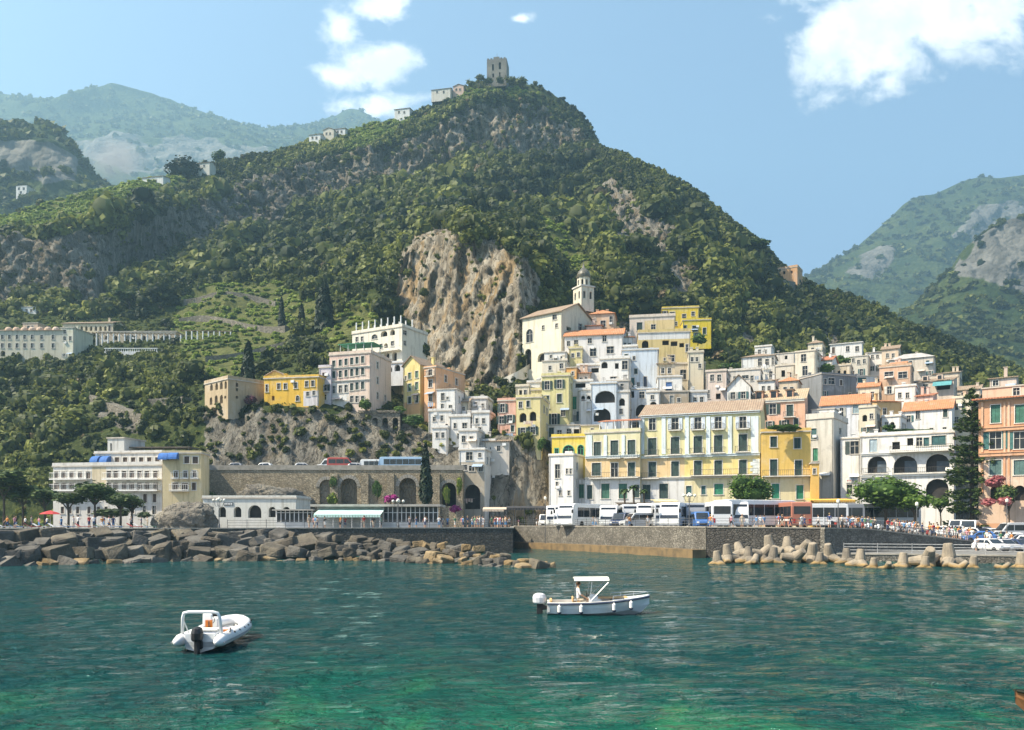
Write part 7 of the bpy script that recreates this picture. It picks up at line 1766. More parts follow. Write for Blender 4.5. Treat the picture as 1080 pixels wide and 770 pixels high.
for px, top, bot, w, lb in ((297, 314, 343, 7, 'slim dark cypress among the lemon terraces'), (262, 362, 412, 15, 'broad dark conifer just behind the tan ruin'), (318, 322, 352, 10, 'dark cypress right of the lemon terraces'), (342, 300, 350, 20, 'large dark conifer in the wood above the pink palazzo')):
    zr = MT.at(px, bot - 2); cypress(lb, px, zr.y - 1.5, top, bot + 6, w)
# araucaria: tiers of drooping boughs
Ya = 133.5; za = ground_z(1025, Ya); ha = Zat(410, Ya) - za
at_ = thing('araucaria', 'tall tiered araucaria tree in front of the white arcades', 'tree', (Xat(1025, Ya), Ya, za)); g2 = np.random.default_rng(8)
tk = MB(); tk.path([(0, 0, -.3), (0.05, 0, ha * .5), (0, 0, ha)], [.38, .24, .04], 9); C_, D_ = [], []
tiers = 19
for i in range(tiers):
    f = i / (tiers - 1); z = 2.6 + (ha - 2.9) * f; Rr = (4.3 * (1 - f) ** .58 + .25) * (0.86 + .28 * (g2.random()))
    nb = 7 if f < .8 else 5
    for k in range(nb):
        a = 6.283 * k / nb + i * .9 + g2.normal() * .15; L_ = Rr * g2.uniform(.8, 1.1); di = np.array([math.cos(a), math.sin(a), 0]); sd_ = np.array([-math.sin(a), math.cos(a), 0])
        up = .28 - .3 * (1 - f) + g2.normal() * .09; z += g2.normal() * .14
        tk.path([(0, 0, z), tuple(di * L_ * .5 + np.array([0, 0, z + up * L_ * .25])), tuple(di * L_ + np.array([0, 0, z + up * L_ * .6]))], [.06, .04, .015], 4)
        for s in np.linspace(.25, 1.05, max(5, int(L_ * 4.5))):
            for _ in range(6):
                C_.append(di * L_ * s + np.array([0, 0, z + up * L_ * s * .6]) + sd_ * g2.normal() * .34 * (1.15 - s * .6) + np.array([0, 0, g2.normal() * .2])); D_.append(di * .8 + sd_ * g2.normal() * .8 + np.array([0, 0, g2.uniform(-.1, .5)]))
C_, D_ = np.array(C_), np.array(D_); D_ /= np.linalg.norm(D_, axis=1, keepdims=True); n = len(C_)
s2 = np.cross(D_, g2.normal(size=(n, 3))); s2 /= np.linalg.norm(s2, axis=1, keepdims=True); L2 = g2.uniform(.2, .42, (n, 1))
q = np.stack([C_ - D_ * L2, C_ + s2 * L2 * .42, C_ + D_ * L2, C_ - s2 * L2 * .42], 1).reshape(-1, 3)
link('crown', fast_mesh('crown', q, np.arange(n * 4).reshape(-1, 4), PINE, {'tint': np.repeat(np.clip(g2.normal(.35, .2, n), 0, 1), 4)}), at_)
tk.build('trunk', BARK, at_)
# palms
def palm(label, px, Y, top, bot, crownr):
    z0, zt = Zat(bot, Y), Zat(top, Y); t = thing('palm_tree', label, 'palm', (Xat(px, Y), Y, z0), 0, 'palms by the palazzo'); h = zt - z0; g3 = random.Random(int(px))
    k = MB(); k.path([(0, 0, -.4), (.08, 0, h * .5), (0, .05, h)], [.2, .17, .2], 8); k.build('trunk', BARK, t); l = MB()
    for i in range(20):
        a = i * 2.4; el = g3.uniform(-.2, 1.1); pts = []
        for s in range(5):
            u = s / 4; pts.append(Vector((math.cos(a) * crownr * u * math.cos(el * .6), math.sin(a) * crownr * u * math.cos(el * .6), h + crownr * (u * math.sin(el) - .75 * u * u))))
        sd_ = Vector((-math.sin(a), math.cos(a), 0))
        for s in range(4):
            w0, w1 = (.06, .3, .34, .22, .03)[s], (.06, .3, .34, .22, .03)[s + 1]
            l.add([pts[s] + sd_ * w0, pts[s], pts[s + 1], pts[s + 1] + sd_ * w1], [(0, 1, 2, 3)]); l.add([pts[s], pts[s] - sd_ * w0, pts[s + 1] - sd_ * w1, pts[s + 1]], [(0, 1, 2, 3)])
    l.build('fronds', mk('palm_fronds', (0.05, 0.09, 0.02), (0.025, 0.05, 0.012), 3, .6), t)
palm('leftmost of the three small palms before the white palazzo ground floor', 658.5, 143.5, 517, 546, 1.0); palm('middle and tallest of the three small palms', 668, 143, 513.5, 546, 1.05); palm('rightmost of the three small palms', 679, 142.5, 517.5, 546, 1.0)
def bush(label, px, py, Y, rx, ry, mat, seed, name='shrub', cat='shrub', n=420, tint=.5, depth=None, group=None):
    t = thing(name, label, cat, (Xat(px, Y), Y, Zat(py, Y)), 0, group); o = link('leaves', leafy(seed, n, .12, mat, .9, 8, tint), t); o['kind'] = 'stuff'
    o.scale = (rx * Y / F, (depth or rx * .8) * Y / F, ry * Y / F); o.location = (0, 0, 0); k = MB()
    for i in range(4): k.path([(0, 0, -ry * Y / F), (.3 * math.cos(i * 1.6) * rx * Y / F, .3 * math.sin(i * 1.6) * rx * Y / F, 0)], [.05, .02], 5)
    k.build('stem', BARK, t)
bush('round magenta bougainvillea at the foot of the viaduct', 412, 526, 146.5, 8, 6, MAG, 61)
bush('pink bougainvillea beside the tunnel mouth', 480, 537, 146, 8, 5, MAG, 62, tint=.4)
bush('rose-pink bougainvillea left of the terracotta palazzo steps', 1042, 530, 124, 9, 6, PNK, 63)
bush('pale pink flowering shrub right of the rose one', 1060, 528, 122, 9, 6, PNK, 64, tint=.7)
bush('tall pinkish climber against the terracotta palazzo', 1052, 508, 127.5, 12, 8, PNK, 65, tint=.55, n=600)
bush('dusky purple shrub just right of the tan ruin', 264, 421, 167, 8, 6, foliage('purple_leaves', (.06, .02, .03), (.14, .05, .07), (.2, .09, .1)), 66)
bush('yellow-green ivy hanging on the viaduct wall beside the cypress', 471, 520, 149.4, 5, 14, IVY, 67, depth=1.6)
bush('yellow-green ivy at the tower end of the viaduct', 484, 512, 149.2, 4, 12, IVY, 68, depth=1.6, tint=.6)
bush('bright bush between the arcade and the restaurant', 350, 528, 146.5, 7, 9, IVY, 69)
bush('green bush at the left end of the viaduct', 224, 526, 147, 8, 9, LUSH, 70, tint=.4)
bush('ivy on the viaduct face left of its first big arch', 352, 508, 149.4, 5, 8, LUSH, 71, depth=1.4, tint=.35)
bush('ivy curtain between the two big viaduct arches', 398, 515, 149.4, 6, 13, LUSH, 72, depth=1.4, tint=.35)
bush('green bush under the pink palazzo stairs', 386, 426, 165, 8, 8, LUSH, 73, tint=.4); bush('bright green bush below the pale yellow gable', 421, 432, 166, 7, 5, LUSH, 74, tint=.6); bush('long hanging bush below the orange house', 436, 443, 164.5, 14, 6, LUSH, 75, tint=.35, depth=4)
bush('dark bush on the bare cliff ledge above the white rooms', 508, 411, 178, 12, 8, FOREST, 76, tint=.45)
bush('shrub tuft on the left brow of the bare cliff', 448, 308, 214, 7, 6, FOREST, 77, tint=.4)
bush('dark shrub pocket low on the left of the bare cliff', 446, 372, 196, 9, 12, FOREST, 78, tint=.3)
bush('dark hedge before the hotel ground floor', 118, 541, 125, 22, 6, PINE, 79, depth=6, tint=.3, n=700); bush('small hedge at the right of the hotel ground floor', 152, 543, 124, 10, 4, PINE, 80, depth=5, tint=.3)
bush('trailing plants along the ochre annex roof edge', 826, 451, 139, 22, 5, LUSH, 81, depth=6, tint=.3, n=700)
bush('potted plants on the arcaded building roof terrace', 968, 455, 154, 30, 4, LUSH, 82, depth=8, tint=.3, n=700); bush('leafy pots at the left of the arcaded roof terrace', 938, 451, 156, 9, 5, LUSH, 83, tint=.3)
bush('bright green vine terrace between the grey and cream upper houses', 872, 388, 208, 9, 6, LUSH, 84, tint=.6); bush('green tree-like bush under the white roof room', 890, 379, 226, 8, 7, LUSH, 85, tint=.5); bush('green bush left of the hipped pale house', 770, 387, 224, 14, 6, LUSH, 86, tint=.45)
bush('green bush below the chrome-yellow house', 736, 358, 228, 9, 7, LUSH, 87, tint=.4); bush('plants on the rim of the rock buttress', 571, 468, 157, 6, 8, LUSH, 88, tint=.4)
def outcrop_mesh(seed):
    v, f = core_sphere(22); n = fbm(v * 1.6 + seed, 5, seed, .6) - .5; c = 1 - np.abs(fbm(v * 3.4 + seed, 4, seed + 3, .6) * 2 - 1)
    return fast_mesh('rock_outcrop', v * (1 + n * .9 + (c - .7) * .35)[:, None], f, BOULD[0])
for i_, (px_, py_, r_) in enumerate(((507, 83, 6), (516, 85, 6), (527, 84, 6), (538, 83, 7), (549, 86, 8), (496, 88, 6))): bush('%s shrub at the foot of the crag tower' % ('left-hand', 'dark', 'middle', 'pale', 'right-hand', 'low outer')[i_], px_, py_, 514, r_, r_ * .75, FOREST, 400 + i_, n=200, tint=.35 + .06 * i_)
rk_ = link('rock_outcrop', outcrop_mesh(77)); rk_.data.materials.clear(); rk_.data.materials.append(rockmat('outcrop_stone', (.17, .155, .13), (.11, .10, .085), (.22, .2, .16), .8, .9, .3, 1))
rk_.location = (Xat(196, 118), 118, 4.3); rk_.scale = (4.3, 2.8, 3.0); tag(rk_, 'dark craggy rock outcrop standing between the hotel and the white arcade', 'rock')
rk_ = link('rock_outcrop', outcrop_mesh(78)); rk_.data.materials.clear(); rk_.data.materials.append(rockmat('outcrop_stone', (0, 0, 0), (0, 0, 0), (0, 0, 0)))
rk_.location = (Xat(290, 147.5), 147.5, 7.6); rk_.scale = (6.2, 2.4, 3.2); rk_.rotation_euler = (0, .12, .2); tag(rk_, 'pale tilted rock outcrop leaning on the viaduct wall above the arcade', 'rock')

# ================================================================== VEHICLES
def vpaint(n, c): 
    if n in MATS: return MATS[n]
    m, nt, b = newmat(n); b.inputs['Base Color'].default_value = (*c, 1); b.inputs['Roughness'].default_value = .35; b.inputs['Coat Weight'].default_value = .4
    nz = nt.noise(nt.coord(), 1.2, 3); nt.put(b.inputs['Base Color'], nt.mix(nt.ramp(nz, .4, .8, 0, .25), c, tuple(x * .6 for x in c)))
    MATS[n] = m; return m
VP = {k: vpaint(k + '_vehicle_paint', c) for k, c in dict(white=(.75, .75, .73), silver=(.45, .46, .47), grey=(.25, .26, .28), blue=(.06, .16, .42), navy=(.02, .035, .09), black=(.02, .02, .022), red=(.40, .05, .035), brown=(.16, .07, .04), sky=(.35, .5, .66)).items()}
VGL = mk('vehicle_glass', (.012, .015, .02), (.03, .035, .04), .5, .08, 0, spec=.6); RUB = mk('tyre_rubber', (.02, .02, .02), (.03, .03, .03), 3, .9); RIM = mk('wheel_rim', (.5, .5, .5), (.35, .35, .35), 3, .4, 0, .7)
LAMP = mk('lamp_lens', (.8, .8, .75), (.65, .65, .6), 2, .2); RLAMP = mk('rear_lens', (.4, .02, .02), (.3, .02, .02), 2, .3)
def wheel_me(r, w):
    a = MB(); a.lathe([(r * .62, -w / 2), (r * .95, -w / 2), (r, -w * .3), (r, w * .3), (r * .95, w / 2), (r * .62, w / 2)], 14); b_ = MB(); b_.lathe([(.05, -w / 2 + .03), (r * .62, -w / 2 + .05), (r * .62, w / 2 - .05), (.05, w / 2 - .03)], 10)
    return a.mesh('wheel', RUB), b_.mesh('rim', RIM)
def wheels(t, xs, hw, r, w):
    A_, B_ = wheel_me(r, w)
    for x in xs:
        for s in (-1, 1):
            o = link('wheel', A_, t); o.location = (x, s * (hw - w / 2 + .01), r); o.rotation_euler = (R(90), 0, 0); link('rim', B_, o)
def sidepanel(mb, pts, y, th=.012):
    n = len(pts); a = [(x, y, z) for x, z in pts]; b_ = [(x, y + (th if y > 0 else -th), z) for x, z in pts]
    mb.add(a + b_, [tuple(range(n)), tuple(range(2 * n - 1, n - 1, -1))] + [(i, (i + 1) % n, n + (i + 1) % n, n + i) for i in range(n)])
def make_coach(L=10.5, W=2.5, Hh=3.25):
    t = thing('coach', 'coach', 'coach'); a, h = L / 2, W / 2
    pr = [(-a, .45), (-a + .1, .32), (a - .15, .32), (a, .5), (a + .02, 1.2), (a - .12, 2.2), (a - .42, Hh - .12), (a - .8, Hh), (-a + .5, Hh), (-a + .1, Hh - .12), (-a, 2.6)]
    b_ = MB(); b_.prism_y(pr, -h, h); b_.build('body', VP['white'], t, bevel=.07)
    w_ = MB()
    for s in (-1, 1):
        for k in range(6):
            x0 = -a + .35 + k * (L - 1.6) / 6; sidepanel(w_, [(x0, 1.45), (x0 + (L - 1.6) / 6 - .07, 1.45), (x0 + (L - 1.6) / 6 - .07, 2.72), (x0, 2.72)], s * (h + .003))
    w_.build('side_window', VGL, t)
    f = MB(); f.add([(a + .045, -h + .12, 1.25), (a + .045, h - .12, 1.25), (a - .33, h - .2, 2.95), (a - .33, -h + .2, 2.95)], [(0, 1, 2, 3)]); f.build('windscreen', VGL, t)
    f = MB(); f.box(-a - .015, -a - .004, -h + .25, h - .25, 1.75, 2.7); f.build('rear_window', VGL, t)
    st = MB(); st.box(-a + .4, a - .5, -h - .008, -h - .002, .95, 1.12); st.box(-a + .4, a - .5, h + .002, h + .008, .95, 1.12); st.build('stripe', VP['blue'], t)
    for s in (-1, 1):
        MB().box(a - .02, a + .04, s * .85 - .2, s * .85 + .2, .62, .82).build('headlight', LAMP, t); MB().box(-a - .03, -a + .02, s * .95 - .12, s * .95 + .12, .7, 1.2).build('tail_light', RLAMP, t)
        MB().path([(a - .3, s * h, 2.75), (a + .25, s * (h + .18), 2.7), (a + .3, s * (h + .18), 2.4)], [.03, .03, .03], 5).box(a + .22, a + .34, s * (h + .18) - .12, s * (h + .18) + .12, 1.95, 2.42).build('mirror', RUB, t)
    wheels(t, (-a + 2.2, a - 2.3), h, .48, .3)
    return t
def make_van(L=5.2, W=1.95, Hh=2.25):
    t = thing('van', 'van', 'van'); a, h = L / 2, W / 2
    pr = [(-a, .4), (-a + .1, .28), (a - .2, .28), (a, .45), (a - .02, .95), (a - .15, 1.08), (a - .85, 1.22), (a - 1.55, Hh - .1), (a - 1.9, Hh), (-a + .3, Hh), (-a + .03, Hh - .15)]
    MB().prism_y(pr, -h, h).build('body', VP['white'], t, bevel=.06); w_ = MB()
    for s in (-1, 1):
        y = s * (h + .003); sidepanel(w_, [(a - 2.25, 1.25), (a - 1.1, 1.25), (a - 1.62, 1.95), (a - 2.25, 1.95)], y); sidepanel(w_, [(a - 3.6, 1.25), (a - 2.35, 1.25), (a - 2.35, 1.95), (a - 3.6, 1.95)], y); sidepanel(w_, [(-a + .3, 1.25), (a - 3.7, 1.25), (a - 3.7, 1.95), (-a + .3, 1.95)], y)
    w_.build('side_window', VGL, t)
    f = MB(); f.add([(a - .80, -h + .14, 1.28), (a - .80, h - .14, 1.28), (a - 1.50, h - .22, 2.13), (a - 1.50, -h + .22, 2.13)], [(0, 1, 2, 3)]); f.build('windscreen', VGL, t)
    MB().box(-a - .012, -a + .02, -h + .2, h - .2, 1.25, 1.9).build('rear_window', VGL, t)
    for s in (-1, 1):
        MB().box(a - .12, a + .01, s * .72 - .16, s * .72 + .16, .72, .92).build('headlight', LAMP, t); MB().box(-a - .02, -a + .03, s * .85 - .06, s * .85 + .06, .8, 1.3).build('tail_light', RLAMP, t); MB().box(a - 1.35, a - 1.2, s * (h + .12) - .1, s * (h + .12) + .1, 1.2, 1.45).build('mirror', RUB, t)
    MB().box(a - .01, a + .02, -.5, .5, .45, .7).build('grille', RUB, t)
    wheels(t, (-a + .95, a - 1.0), h, .34, .22)
    return t
def make_car(L=4.2, W=1.75, Hh=1.48):
    t = thing('car', 'car', 'car'); a, h = L / 2, W / 2
    lo = [(-a, .45), (-a + .12, .25), (a - .15, .25), (a, .42), (a - .03, .68), (a - .25, .80), (a - 1.15, .92), (-a + .5, .98), (-a + .08, .92)]
    MB().prism_y(lo, -h, h).build('body', VP['white'], t, bevel=.07)
    g_ = MB(); base, top = [(a - 1.2, .90), (-a + .25, .95)], [(a - 1.95, Hh - .03), (a - 2.3, Hh), (-a + .95, Hh), (-a + .55, Hh - .08)]
    pts = [(base[0][0], y, base[0][1]) for y in (-h + .06, h - .06)] + [(x, y, z) for x, z in top for y in (-h + .22, h - .22)] + [(base[1][0], y, base[1][1]) for y in (-h + .06, h - .06)]
    g_.add(pts, [(0, 1, 3, 2), (2, 3, 5, 4), (4, 5, 7, 6), (6, 7, 9, 8), (8, 9, 11, 10), (0, 2, 4, 6, 8, 10), (11, 9, 7, 5, 3, 1)]); g_.build('cabin', VP['white'], t, bevel=.04); w_ = MB()
    for s in (-1, 1):
        yb, yt = s * (h - .045), s * (h - .195)
        for x0, x1, x2, x3 in ((a - 1.45, a - 2.3, a - 2.3, a - 2.02), (a - 2.38, -a + .55, -a + .85, a - 2.38)): w_.add([(x0, yb, .98), (x1, yb, .98), (x2, yt, Hh - .12), (x3, yt, Hh - .12)], [(0, 1, 2, 3) if s < 0 else (3, 2, 1, 0)])
    w_.build('side_window', VGL, t)
    MB().add([(a - 1.22, -h + .16, .95), (a - 1.22, h - .16, .95), (a - 1.88, h - .28, Hh - .07), (a - 1.88, -h + .28, Hh - .07)], [(0, 1, 2, 3)]).build('windscreen', VGL, t)
    MB().add([(-a + .27, h - .16, 1.0), (-a + .27, -h + .16, 1.0), (-a + .56, -h + .28, Hh - .14), (-a + .56, h - .28, Hh - .14)], [(0, 1, 2, 3)]).build('rear_window', VGL, t)
    for s in (-1, 1):
        MB().box(a - .22, a - .01, s * .62 - .17, s * .62 + .17, .56, .70).build('headlight', LAMP, t); MB().box(-a - .01, -a + .1, s * .68 - .12, s * .68 + .12, .62, .82).build('tail_light', RLAMP, t); MB().box(a - 1.6, a - 1.45, s * (h + .07) - .09, s * (h + .07) + .09, .92, 1.06).build('mirror', RUB, t)
    MB().box(a - .02, a + .012, -.45, .45, .34, .52).build('grille', RUB, t)
    wheels(t, (-a + .8, a - .85), h, .31, .2)
    return t
def make_scooter():
    t = thing('scooter', 'scooter', 'scooter'); 
    b_ = MB(); b_.prism_y([(-.75, .5), (-.2, .3), (.25, .28), (.42, .42), (.55, .95), (.47, .95), (.3, .45), (-.1, .42), (-.15, .72), (-.8, .78)], -.14, .14); b_.build('body', VP['white'], t, bevel=.04)
    MB().box(-.78, -.12, -.13, .13, .78, .86).build('seat', RUB, t, bevel=.03); MB().path([(.45, -.33, 1.02), (.42, 0, 1.0), (.45, .33, 1.02)], [.03, .03, .03], 6).build('handlebar', RUB, t); MB().ball((.56, 0, .86), .08, 8, 6).build('headlight', LAMP, t)
    A_, B_ = wheel_me(.24, .11)
    for x in (-.58, .66): o = link('wheel', A_, t); o.location = (x, 0, .24); o.rotation_euler = (R(90), 0, 0); link('rim', B_, o)
    MB().tube((.5, 0, .9), (.66, 0, .24), .03, n=5).build('fork', RUB, t)
    return t
PROTO = {}
def vehicle(kind, px, Y, rz, col, label, sc=1.0, z=None, group=None, extra=None):
    if z is None and px < 870: Y = max(Y, path_lerp(FRONT, px) + {'coach': 7.5, 'van': 4.5, 'car': 3.5, 'scooter': 2}[kind])
    z = ground_z(px, Y) + .006 if z is None else z
    if kind == 'coach' and z < 10: sc *= 1.2
    if kind not in PROTO: t = PROTO[kind] = dict(coach=make_coach, van=make_van, car=make_car, scooter=make_scooter)[kind](); t.location = (Xat(px, Y), Y, z); t.rotation_euler = (0, 0, R(rz)); t.scale = (sc,) * 3; t['label'] = label; t['group'] = group or kind
    else: t = dup(PROTO[kind], (Xat(px, Y), Y, z), R(rz), label, group or kind, sc)
    t['group'] = group or {'coach': 'coaches parked along the quay', 'van': 'vans parked on the waterfront', 'car': 'cars parked on the waterfront', 'scooter': 'scooters parked on the plaza'}[kind]
    for nm in ('body', 'cabin'):
        for o in kids(t, nm): paint(o, VP[col] if isinstance(col, str) else col)
    if extra:
        for nm, m_ in extra.items():
            for o in kids(t, nm): paint(o, m_)
    return t
def poster(name, cols, sc):
    m, nt, b = newmat(name); co = nt.coord(); n = nt.noise(nt.mapping(co, (.6, 1, 1)), sc, 3, .6, .8); cr = nt.new('ShaderNodeValToRGB'); cr.color_ramp.interpolation = 'CONSTANT'; e = cr.color_ramp.elements
    e[0].color = (*cols[0], 1); e[1].color = (*cols[-1], 1); e[1].position = .62; e[0].position = 0
    for i, c in enumerate(cols[1:-1]): x = e.new(.4 + .11 * i); x.color = (*c, 1)
    nt.l.new(cr.outputs[0], nt.n['Principled BSDF'].inputs['Base Color']); nt.l.new(cr.outputs[0], b.inputs['Base Color']); b.inputs['Roughness'].default_value = .5
    return m
REDP = poster('red_picture_paint', [(.24, .06, .04), (.34, .13, .08), (.16, .09, .05), (.5, .38, .26)], 1.3); WHP = poster('white_picture_paint', [(.75, .75, .73), (.7, .7, .68), (.45, .2, .18), (.3, .3, .4)], 1.1)
nb = {'stripe': VP['white']}
vehicle('coach', 588, 133, -98, 'white', 'white coach seen front-on beside the black terrace canopy', .93, extra=nb)
vehicle('van', 576, 131, -100, 'white', 'white delivery van between the black canopy and the first coach')
vehicle('coach', 618, 127.5, -128, 'white', 'long white coach turned three-quarters with dark side windows below the white tower house', .98, extra=nb)
vehicle('coach', 646, 124, -104, 'white', 'white coach nose with blue stripe between the long white coach and the silver minivan', .86, extra=nb)
vehicle('van', 656, 117.5, -120, 'navy', 'dark navy van parked behind the silver minivan')
vehicle('van', 673, 110, -163, 'silver', 'silver minivan with dark windows facing left on the quay edge', .98)
vehicle('coach', 696, 117, -94, 'silver', 'silver-grey coach front beside the cream sunshade', .9)
vehicle('coach', 716, 116, -115, 'white', 'white coach with dark side glass right of the silver-grey coach', .92, extra=nb)
vehicle('van', 739, 110, -95, 'blue', 'bright blue van beneath the tall street lamp')
vehicle('coach', 753.5, 114, 86, WHP, 'white coach showing its picture-covered back next to the blue van', .92)
vehicle('coach', 795, 112.5, -157, 'white', 'long white coach with a near-black glass side under the round tree', 1.0, extra=nb)
vehicle('coach', 832, 112, 88, REDP, 'red-brown picture-covered coach back left of the bus shelter', .9)
vehicle('coach', 925, 131, 180, 'silver', 'silver coach with a blue stripe side-on behind the crowd under the plaza tree', 1.02)
vehicle('coach', 868, 127, 178, 'grey', 'grey coach half hidden inside the bus-stop shelter', .95)
vehicle('van', 1010, 128, -130, 'white', 'white van with open rear nearest the pale green cafe canopy'); vehicle('van', 1022, 124, -125, 'white', 'white minibus facing the crowd under the araucaria', 1.1)
vehicle('van', 1068, 119, 176, 'silver', 'long silver van at the right edge in front of the palazzo', 1.15)
vehicle('car', 1017, 117, 178, 'white', 'white estate car side-on below the white minibus'); vehicle('car', 996, 116, -20, 'white', 'white hatchback at the left end of the parked cars'); vehicle('car', 1049, 114, 172, 'silver', 'silver hatchback on the slope above the lower parking')
vehicle('car', 1046, 96, -78, 'white', 'white jeep-like car facing the sea on the lower parking', 1.05, z=.755); vehicle('car', 1060, 96.5, -84, 'silver', 'silver car facing the sea next to the white jeep-like car', 1.0, z=.755); vehicle('car', 1076, 97, -80, 'navy', 'dark blue car at the right end of the lower parking', 1.0, z=.755)
vehicle('car', 1034, 125, 200, 'grey', 'dark grey car behind the silver hatchback'); vehicle('car', 1085, 113, 170, 'black', 'black car at the edge of the square')
zv = 14.135
for kind, px, c, lb, sc in (('car', 246, 'grey', 'grey car at the far left of the upper viaduct road', 1), ('car', 277, 'white', 'white car alone on the left of the upper viaduct road', 1), ('car', 322, 'silver', 'silver car on the upper viaduct road below the mauve house', 1), ('van', 349, 'white', 'white van behind the red lorry-like van on the viaduct road', 1), ('van', 362, 'red', 'dark red van on the viaduct road', 1.1), ('car', 378, 'silver', 'silver car between the red van and the coaches on the viaduct', 1), ('coach', 399, 'white', 'shorter white coach on the viaduct road', .66), ('coach', 423, 'sky', 'pale blue coach on the viaduct road next to the cypress top', .80)):
    vehicle(kind, px, 153 if kind != 'car' else 152.5, 180 if rnd.random() < .6 else 0, c, lb, sc, z=zv, group='traffic on the upper viaduct road')
for i, (px, Y, rz, c, lb) in enumerate(((604, 131, -112, 'white', 'white coach nose between the first two white coaches'), (682, 122, -100, 'white', 'white coach behind the silver minivan'), (729, 119, -96, 'grey', 'dark grey coach behind the bright blue van'), (773, 115, -98, 'white', 'white coach front-on beside the long black-glassed coach'), (850, 121, 176, 'white', 'white coach behind the picture-covered red coach'), (896, 136, 178, 'white', 'white coach under the golden awning'), (664, 127, -95, 'silver', 'silver coach below the three palms'))):
    vehicle('coach', px, Y, rz, c, lb, .92, extra=nb)
for px, Y, rz, c, lb in ((1003, 121, 160, 'silver', 'silver car between the crowd and the white minibus'), (1029, 119, 175, 'black', 'black car in the second row of the sloping square'), (1040, 121, 185, 'white', 'white car in the second row of the sloping square'), (1056, 124, 178, 'red', 'red car behind the long silver van'), (1064, 111, 172, 'white', 'white car at the right of the sloping square'), (1072, 107, 170, 'grey', 'grey car lowest on the sloping square'), (1032, 110.5, 168, 'blue', 'blue car on the ramp above the fence'), (1090, 98, -82, 'white', 'white car past the right end of the lower parking row')):
    vehicle('car', px, Y, rz, c, lb)
scc = ['red', 'black', 'white', 'silver', 'navy', 'grey']
for i in range(20):
    px = 884 + i * 5.2 + rnd.uniform(-1, 1); c = scc[rnd.randrange(6)]; Y = 103 + (i % 2) * 2.4 + max(0, (px - 940)) * .05
    vehicle('scooter', px, Y, 60 + rnd.uniform(-12, 12), c, f'{c} scooter in the row on the ramp wall {"below the plaza tree" if i < 12 else "towards the parking"}', 1.0, group=f'{c} scooters in the row along the ramp wall {"below the plaza tree" if i < 12 else "towards the parking"}')

